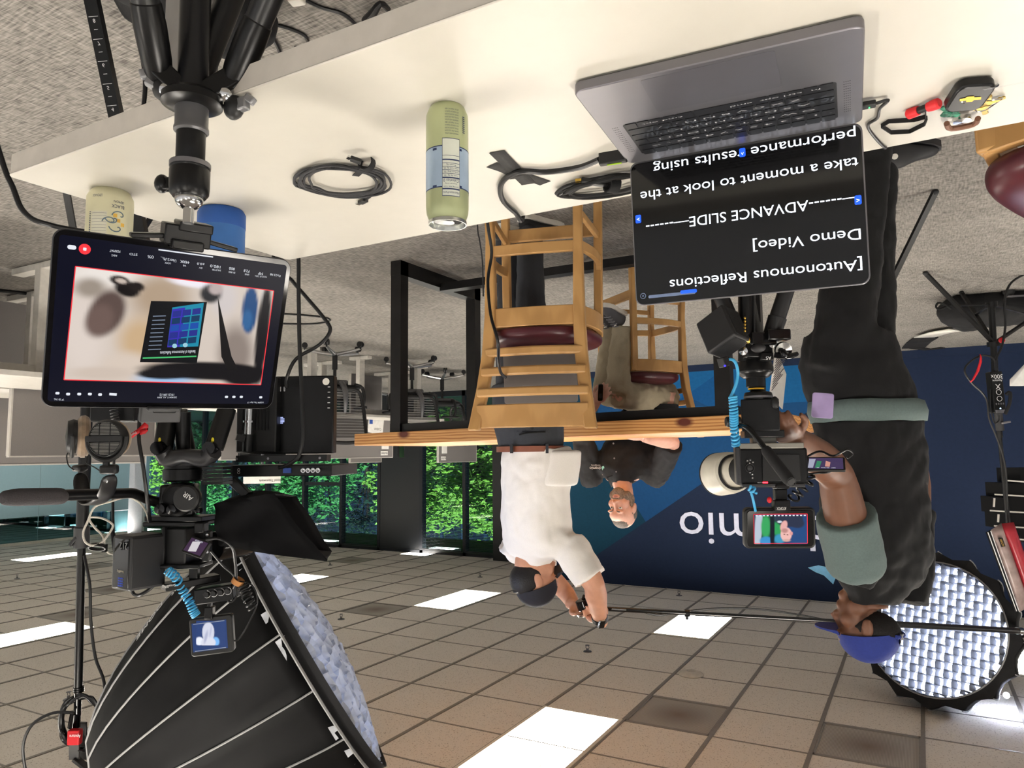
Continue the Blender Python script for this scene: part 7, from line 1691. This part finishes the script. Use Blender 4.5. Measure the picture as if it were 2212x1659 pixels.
strip('white_strip', [at(2062, 712, z=.03), at(2030, 717, z=.03), at(1996, 727, z=.02)], .10, WHT)
strip('black_strip', [at(1999, 729, z=.01), at(1985, 738, z=.0), at(1973, 750, z=0)], .12, KC)
strip('cord_strip', [at(1973, 750, z=0), at(2005, 754, z=0), at(2037, 750, z=0)], .05, KC)
fb = thing('foam_board', 'white board standing at the frame edge before the navy wall', 'board', at(2215, 700, 6.0))
q = MB(); q.add([at(2182, 820, 6.0), at(2182, 834, 6.0), at(2330, 834, 6.0), at(2330, 640, 6.0), at(2222, 778, 6.0)], [(0, 1, 2, 3, 4)]); q.build('panel', mat('board_white', '#d4d2ce', .7), fb, solid=.012)
p = at(2290, 700, 6.02); q = MB(); q.bar(Vector((p.x, p.y, 0)), at(2290, 760, 6.02), .03, .02); q.build('prop', KM, fb)
# ================================================================ OFFICE BEHIND: CHAIRS, DESKS, DIVIDERS
MESH = mat('chair_mesh', '#26262a', .6); SLT = mat('mesh_rib', '#8b8988', .5); ALB = mat('base_aluminium', '#b5b5b5', .3, .9)
VEIL = mat('chair_veil', '#17171a', .7); VEIL.node_tree.nodes['Principled BSDF'].inputs['Alpha'].default_value = .72
def office_chair():
    r = thing('office_chair', 'x', 'chair', MT(0, 0, 0), 'mesh-backed office chairs')
    b = lambda m, n, k, **kw: m.build(n, k, r, True, **kw)
    for k in range(5):
        a = 2*PI*k/5+.3; d = Vector((math.cos(a), math.sin(a), 0)); e = d*.31
        lg = b(MB().tube([d*.03+HZ*.115, d*.16+HZ*.1, e+HZ*.075], [.022, .018, .013], 8, 2), 'base_spoke', ALB)
        q = MB(); s = Vector((-d.y, d.x, 0))
        for g in (-1, 1): q.cyl(e+HZ*.03+s*g*.006, e+HZ*.03+s*g*.024, .03, n=18)
        q.cyl(e+HZ*.03, e+HZ*.08, .009, n=10); q.build('caster', K, lg, True)
    b(MB().tube([HZ*.1, HZ*.28, HZ*.281, HZ*.42], [.028, .028, .018, .018], 14, 0), 'gas_column', K)
    b(MB().box((0, -.02, .43), (.2, .26, .06)), 'tilt_mechanism', MATS['anodised_grey'], bevel=.02)
    rings = []
    for z, k in ((.455, .9), (.462, 1), (.485, 1.02), (.5, .9), (.503, .5)):
        rings.append([(.25*k*math.copysign(abs(math.cos(2*PI*i/28))**.6, math.cos(2*PI*i/28)), .245*k*math.copysign(abs(math.sin(2*PI*i/28))**.6, math.sin(2*PI*i/28))+.02, z) for i in range(28)])
    b(MB().loft(rings), 'seat', KC, ang=180)
    ol = [(-.17, .52), (-.22, .66), (-.235, .85), (-.225, 1.0), (-.16, 1.045), (0, 1.06), (.16, 1.045), (.225, 1.0), (.235, .85), (.22, .66), (.17, .52)]
    def by(z): return -.235-.10*((z-.5)/.55)**1.3+.02*math.sin(PI*(z-.5)/.55)
    b(MB().tube([(x, by(z), z) for x, z in ol]+[(0, by(.52)-.01, .5)], .02, 10, 4, True), 'back_frame', K)
    q = MB()
    for k in range(17):
        z = .545+k*.029; w = .19+.045*math.sin(PI*min(1, (z-.5)/.7)); w = min(w, .225)
        q.tube([(-w, by(z), z), (0, by(z)-.02, z), (w, by(z), z)], .0028, 5, 2)
    b(q, 'back_mesh', SLT)
    q = MB(); zz_ = [.53+.06*i for i in range(9)]; q.add([p for z in zz_ for p in [(sx*min(.19+.045*math.sin(PI*min(1, (z-.5)/.7)), .225), by(z)-(.012 if sx == 0 else 0), z) for sx in (-1, 0, 1)]], [(3*i+j, 3*i+j+1, 3*i+j+4, 3*i+j+3) for i in range(8) for j in range(2)])
    b(q, 'back_membrane', VEIL, ang=180)
    b(MB().tube([(0, -.2, .44), (0, -.3, .5), (0, -.34, .62), (0, -.325, .75)], [.03, .03, .024, .014], 10, 3), 'spine', MATS['anodised_grey'])
    for s in (-1, 1):
        b(MB().tube([(s*.2, -.06, .44), (s*.29, -.05, .47), (s*.305, -.06, .6), (s*.295, -.04, .665)], [.02, .02, .018, .018], 10, 3), 'arm_post', K)
        b(MB().rrect((s*.295, .02), .085, .25, .04, .665, .69), 'arm_pad', KC, bevel=.006)
    return r
OC = office_chair()
for k, (px, py, rz, lb) in enumerate(((724, 742, -62, 'office chair with ribbed mesh back beside the socket-panel monitor, nearest of the office chairs'), (890, 772, -58, 'office chair seen through the black steel table frame'),
        (955, 800, -150, 'office chair with arms beyond the black steel table frame, beside the chair back post'), (838, 838, 40, 'dark office chair farther back by the white papers and desk edge'))):
    p = at(px, py, z=0); M = MT(p.x, p.y, 0, R(rz)); o = OC if k == 0 else copy_tree(OC)
    o.matrix_world = M; ROOT[o.name] = M.copy(); o['label'] = lb
DT = mat('office_desk_white', '#c9c5bd', .5); PNL = mat('divider_grey', '#7b7775', .9, bump=.2, scale=300); PNE = mat('divider_edge', '#b9b5af', .5)
def office_desk(x0, x1, y0, y1, label, foot_x=True):
    t = thing('office_desk', label, 'desk', MT((x0+x1)/2, (y0+y1)/2, 0), 'white office desks'); xm = (x0+x1)/2
    MB().box((xm, (y0+y1)/2, .725), (x1-x0, y1-y0, .03)).build('desk_top', DT, t, bevel=.002)
    for y in (y0+.3, y1-.3):
        q = MB(); q.box((xm, y, .36), (.06, .09, .70)); q.box((xm, y, .022), (x1-x0-.16, .075, .04)); q.build('leg', DT, t, bevel=.003)
    MB().box((xm, (y0+y1)/2, .66), (.05, y1-y0-.6, .06)).build('crossbeam', DT, t)
    return t
office_desk(4.2, 4.98, .95, 2.74, 'white office desk cut by the frame edge, left of the tablet edge')
office_desk(5.06, 5.84, 1.3, 3.14, 'white office desk back to back behind the divider by the tablet')
office_desk(5.6, 6.05, 4.5, 6.25, 'white office desk before the nearest mesh-backed chair')
office_desk(5.6, 6.05, 6.45, 8.2, 'white office desk beyond the black steel table frame')
office_desk(6.2, 6.95, 6.6, 8.6, 'white office desk on the far side of the labelled divider')
office_desk(8.9, 9.7, 4.2, 6.0, 'white office desk far behind the tablet, its foot bar showing')
def divider(x, y0, y1, z0, z1, label):
    t = thing('desk_divider', label, 'divider', MT(x, (y0+y1)/2, z0), 'grey desk dividers')
    MB().box((x, (y0+y1)/2, (z0+z1)/2), (.028, y1-y0, z1-z0)).build('panel', PNL, t)
    q = MB(); q.box((x, (y0+y1)/2, z1+.004), (.034, y1-y0+.012, .01)); q.box((x, y0-.004, (z0+z1)/2), (.034, .01, z1-z0)); q.box((x, y1+.004, (z0+z1)/2), (.034, .01, z1-z0)); q.build('edge_trim', PNE, t)
    return t
def px_y(px, x):
    k = ray(px, 960); return x/k.x*k.y
divider(5.02, px_y(20, 5.02), px_y(330, 5.02), .70, 1.165, 'grey desk divider with pale edge behind the headphones')
divider(6.0, 1.0, px_y(312, 6.0), .0, 1.225, 'long taller grey divider behind the headphones, below the teal glass')
dv = divider(6.12, 5.0, px_y(846, 6.12), .70, 1.215, 'grey desk divider with two label plates by the pine table end')
dv2 = divider(6.12, px_y(946, 6.12), px_y(1027, 6.12), .70, 1.30, 'small grey divider with label plates beside the black column')
divider(7.2, px_y(756, 7.2), px_y(822, 7.2), 0, 1.29, 'pale slanted divider end before the window by the labelled divider')
def plate(px, py, x, w, h, s, parent):
    p = at(px, py, x=x-.017); q = MB(); q.box((p.x, p.y, p.z), (.006, w, h)); q.build('label_plate', PAPER, parent)
    if s: text(s, h*.55, basis(p-Vector((.004, 0, 0)), Vector((0, -1, 0)), HZ, Vector((-1, 0, 0))), INK, parent)
plate(830, 979, 6.12, .14, .055, 'Flex Desk', dv); plate(832, 966, 6.12, .14, .05, '', dv)
plate(958, 990, 6.12, .12, .055, 'Flex Desk', dv2); plate(960, 970, 6.12, .13, .13, '', dv2)
sgn = thing('desk_sign', 'white lettered name sign under the teleprompter tray, before the windows', 'sign', at(565, 1037, 6.9)); SM_ = fr(566, 1037, 6.9, R(-6)) @ Euler((R(90), 0, 0)).to_matrix().to_4x4()
q = MB(); q.T = SM_; q.box((0, 0, 0), (pxw(78, 6.9), pxw(15, 6.9), .01)); q.build('plate', PAPER, sgn); text('Good Teamwork', .03, SM_ @ MT(-.08, .005, .006), INK, sgn)
p = at(566, 1030, 6.93); q = MB(); q.bar(Vector((p.x, p.y, 0)), p, .02, .02); q.build('post', GREY, sgn)
def monitor(x, y, rz, label, w=.56, h=.33, z=.74):
    M = MT(x, y, z, rz); t = thing('desk_monitor', label, 'monitor', M, 'office monitors')
    q = MB(); q.box((0, 0, .3), (w, .03, h)); q.build('screen', KM, t, True, bevel=.004)
    q = MB(); q.box((0, .035, .15), (.05, .02, .3)); q.rrect((0, .05), .22, .16, .02, .0, .012); q.build('stand', K, t, True); return t
monitor(5.85, 5.3, R(-85), 'black desk monitor behind the nearest mesh-backed chair'); p = at(1052, 955, x=6.3); monitor(6.45, 8.35, R(60), 'black desk monitor beside the black column and small divider', .5, .36, .745)
def sheet(px, py, x, w, h, label, m, tilt=0):
    p = at(px, py, x=x); t = thing('paper_sheet', label, 'paper', p); MB().box((0, 0, 0), (.004, w, h), MT(p.x, p.y, p.z, 0, tilt)).build('page', m, t); return t, p
t, p = sheet(812, 917, 6.09, .30, .24, 'white envelope with a blue sticker leaning on the labelled divider', PAPER, R(8))
MB().box((p.x-.006, p.y-.1, p.z-.05), (.004, .055, .09)).build('sticker', mat('sticker_blue', '#2f55a8', .6), t)
text('Colson', .05, basis(p+Vector((-.006, .03, .06)), Vector((0, -1, 0)), HZ, Vector((-1, 0, 0))), mat('pen_grey', '#8a8a8a', .8), t)
for k, (px, py, lb, r_) in enumerate(((640, 690, 'black power cable looping on the carpet beside the nearest mesh-backed chair', .008), (30, 700, 'thin black cable trailing from the white desk by the frame edge', .006))):
    pts = [(560, 680), (610, 678), (690, 684), (712, 690), (705, 696), (660, 700), (560, 698)] if k == 0 else [(-20, 655), (12, 662), (32, 690), (48, 720), (55, 750), (68, 800)]
    t = thing('cable', lb, 'cable', at(*pts[0], z=0)); MB().tube([at(*q_, z=.008) for q_ in pts], r_, 6, 5).build('cord', CAB, t)
t = thing('cable', 'thick black cable lying across the carpet behind the white desk feet', 'cable', at(0, 628, z=0)); MB().tube([at(*q_, z=.012) for q_ in ((-30, 625), (40, 632), (130, 644), (260, 655))], .012, 8, 4).build('cord', CAB, t)
# black hose by the desk end, and the things under the desk
t = thing('cable', 'thick black hose bending from the desk corner towards the tablet', 'cable', at(25, 398, 1.5))
MB().tube([at(*q_) for q_ in ((-10, 300, 1.50), (12, 370, 1.50), (28, 405, 1.50), (45, 448, 1.50), (70, 473, 1.50), (105, 485, 1.51), (150, 495, 1.54), (300, 520, 1.60))], .0055, 10, 5).build('cord', CAB, t)
BP = mat('backpack_black', '#131315', .85, bump=.4, scale=50)
bg = at(400, 40, z=.1); bk = thing('backpack', 'black backpack on the carpet under the white desk, behind the tablet tripod', 'bag', Vector((bg.x, bg.y, 0)))
q = MB()
for x, y, z, r in ((385, -45, .13, (.15, .13, .13)), (455, 0, .12, (.15, .13, .12)), (505, 50, .08, (.12, .11, .08)), (330, -110, .13, (.13, .13, .13))): q.ell(at(x, y, z=z), r, None, 16, 10)
o = q.build('body', BP, bk, ang=180, remesh=.014, smooth=3); cloud(o, .1, .03)
q = MB(); q.tube([at(505, 60, z=.17), at(470, 80, z=.19), at(440, 60, z=.22)], .012, 8, 3); q.build('shoulder_strap', KC, bk)
q = MB(); q.bar(at(480, 118, z=.08), at(497, 108, z=.09), .012, .006); q.build('buckle', K, bk)
for pts, lb, r_ in (([(600, 55), (625, 62), (655, 75), (665, 90), (660, 110)], 'black cable curling beside the backpack', .005), ([(560, 20), (590, 80), (602, 105), (608, 125)], 'black cable running under the desk edge by the backpack', .006), ([(640, -10), (690, 15), (740, 30), (770, 55), (790, 80)], 'black cable on the carpet under the desk middle', .005)):
    t = thing('cable', lb, 'cable', at(*pts[0], z=0)); MB().tube([at(*q_, z=r_) for q_ in pts], r_, 6, 5).build('cord', CAB, t)
t = thing('cable', 'black cable hanging straight beside the numbered tripod leg', 'cable', at(312, 100, 1.3)); MB().tube([at(*q_) for q_ in ((303, 60, 1.30), (308, 120, 1.30), (314, 180, 1.30), (310, 235, 1.30))], .004, 7, 4).build('cord', CAB, t)
t = thing('orange_tool', 'small orange tool lying on the carpet at the frame edge', 'tool', at(540, 3, z=.01)); MB().tube([at(520, 12, z=.012), at(545, 2, z=.012), at(570, -14, z=.012)], [.008, .012, .012], 10, 3).build('handle', mat('tool_orange', '#c96a22', .5), t)
t = thing('adapter_box', 'small pale plug adapter on the carpet at the frame edge', 'adapter', at(638, 2, z=.01)); q = MB(); q.bar(at(626, 2, z=.015), at(655, -3, z=.015), .03, .02); q.build('body', WHT, t, bevel=.004)
t = thing('cable_clamp', 'black clamp with knob lying under the front desk edge', 'clamp', at(805, 35, z=.01)); q = MB(); q.tube([at(790, 45, z=.02), at(805, 30, z=.03), at(822, 8, z=.03), at(838, 20, z=.02)], [.012, .012, .008, .008], 8, 3); q.build('body', K, t)
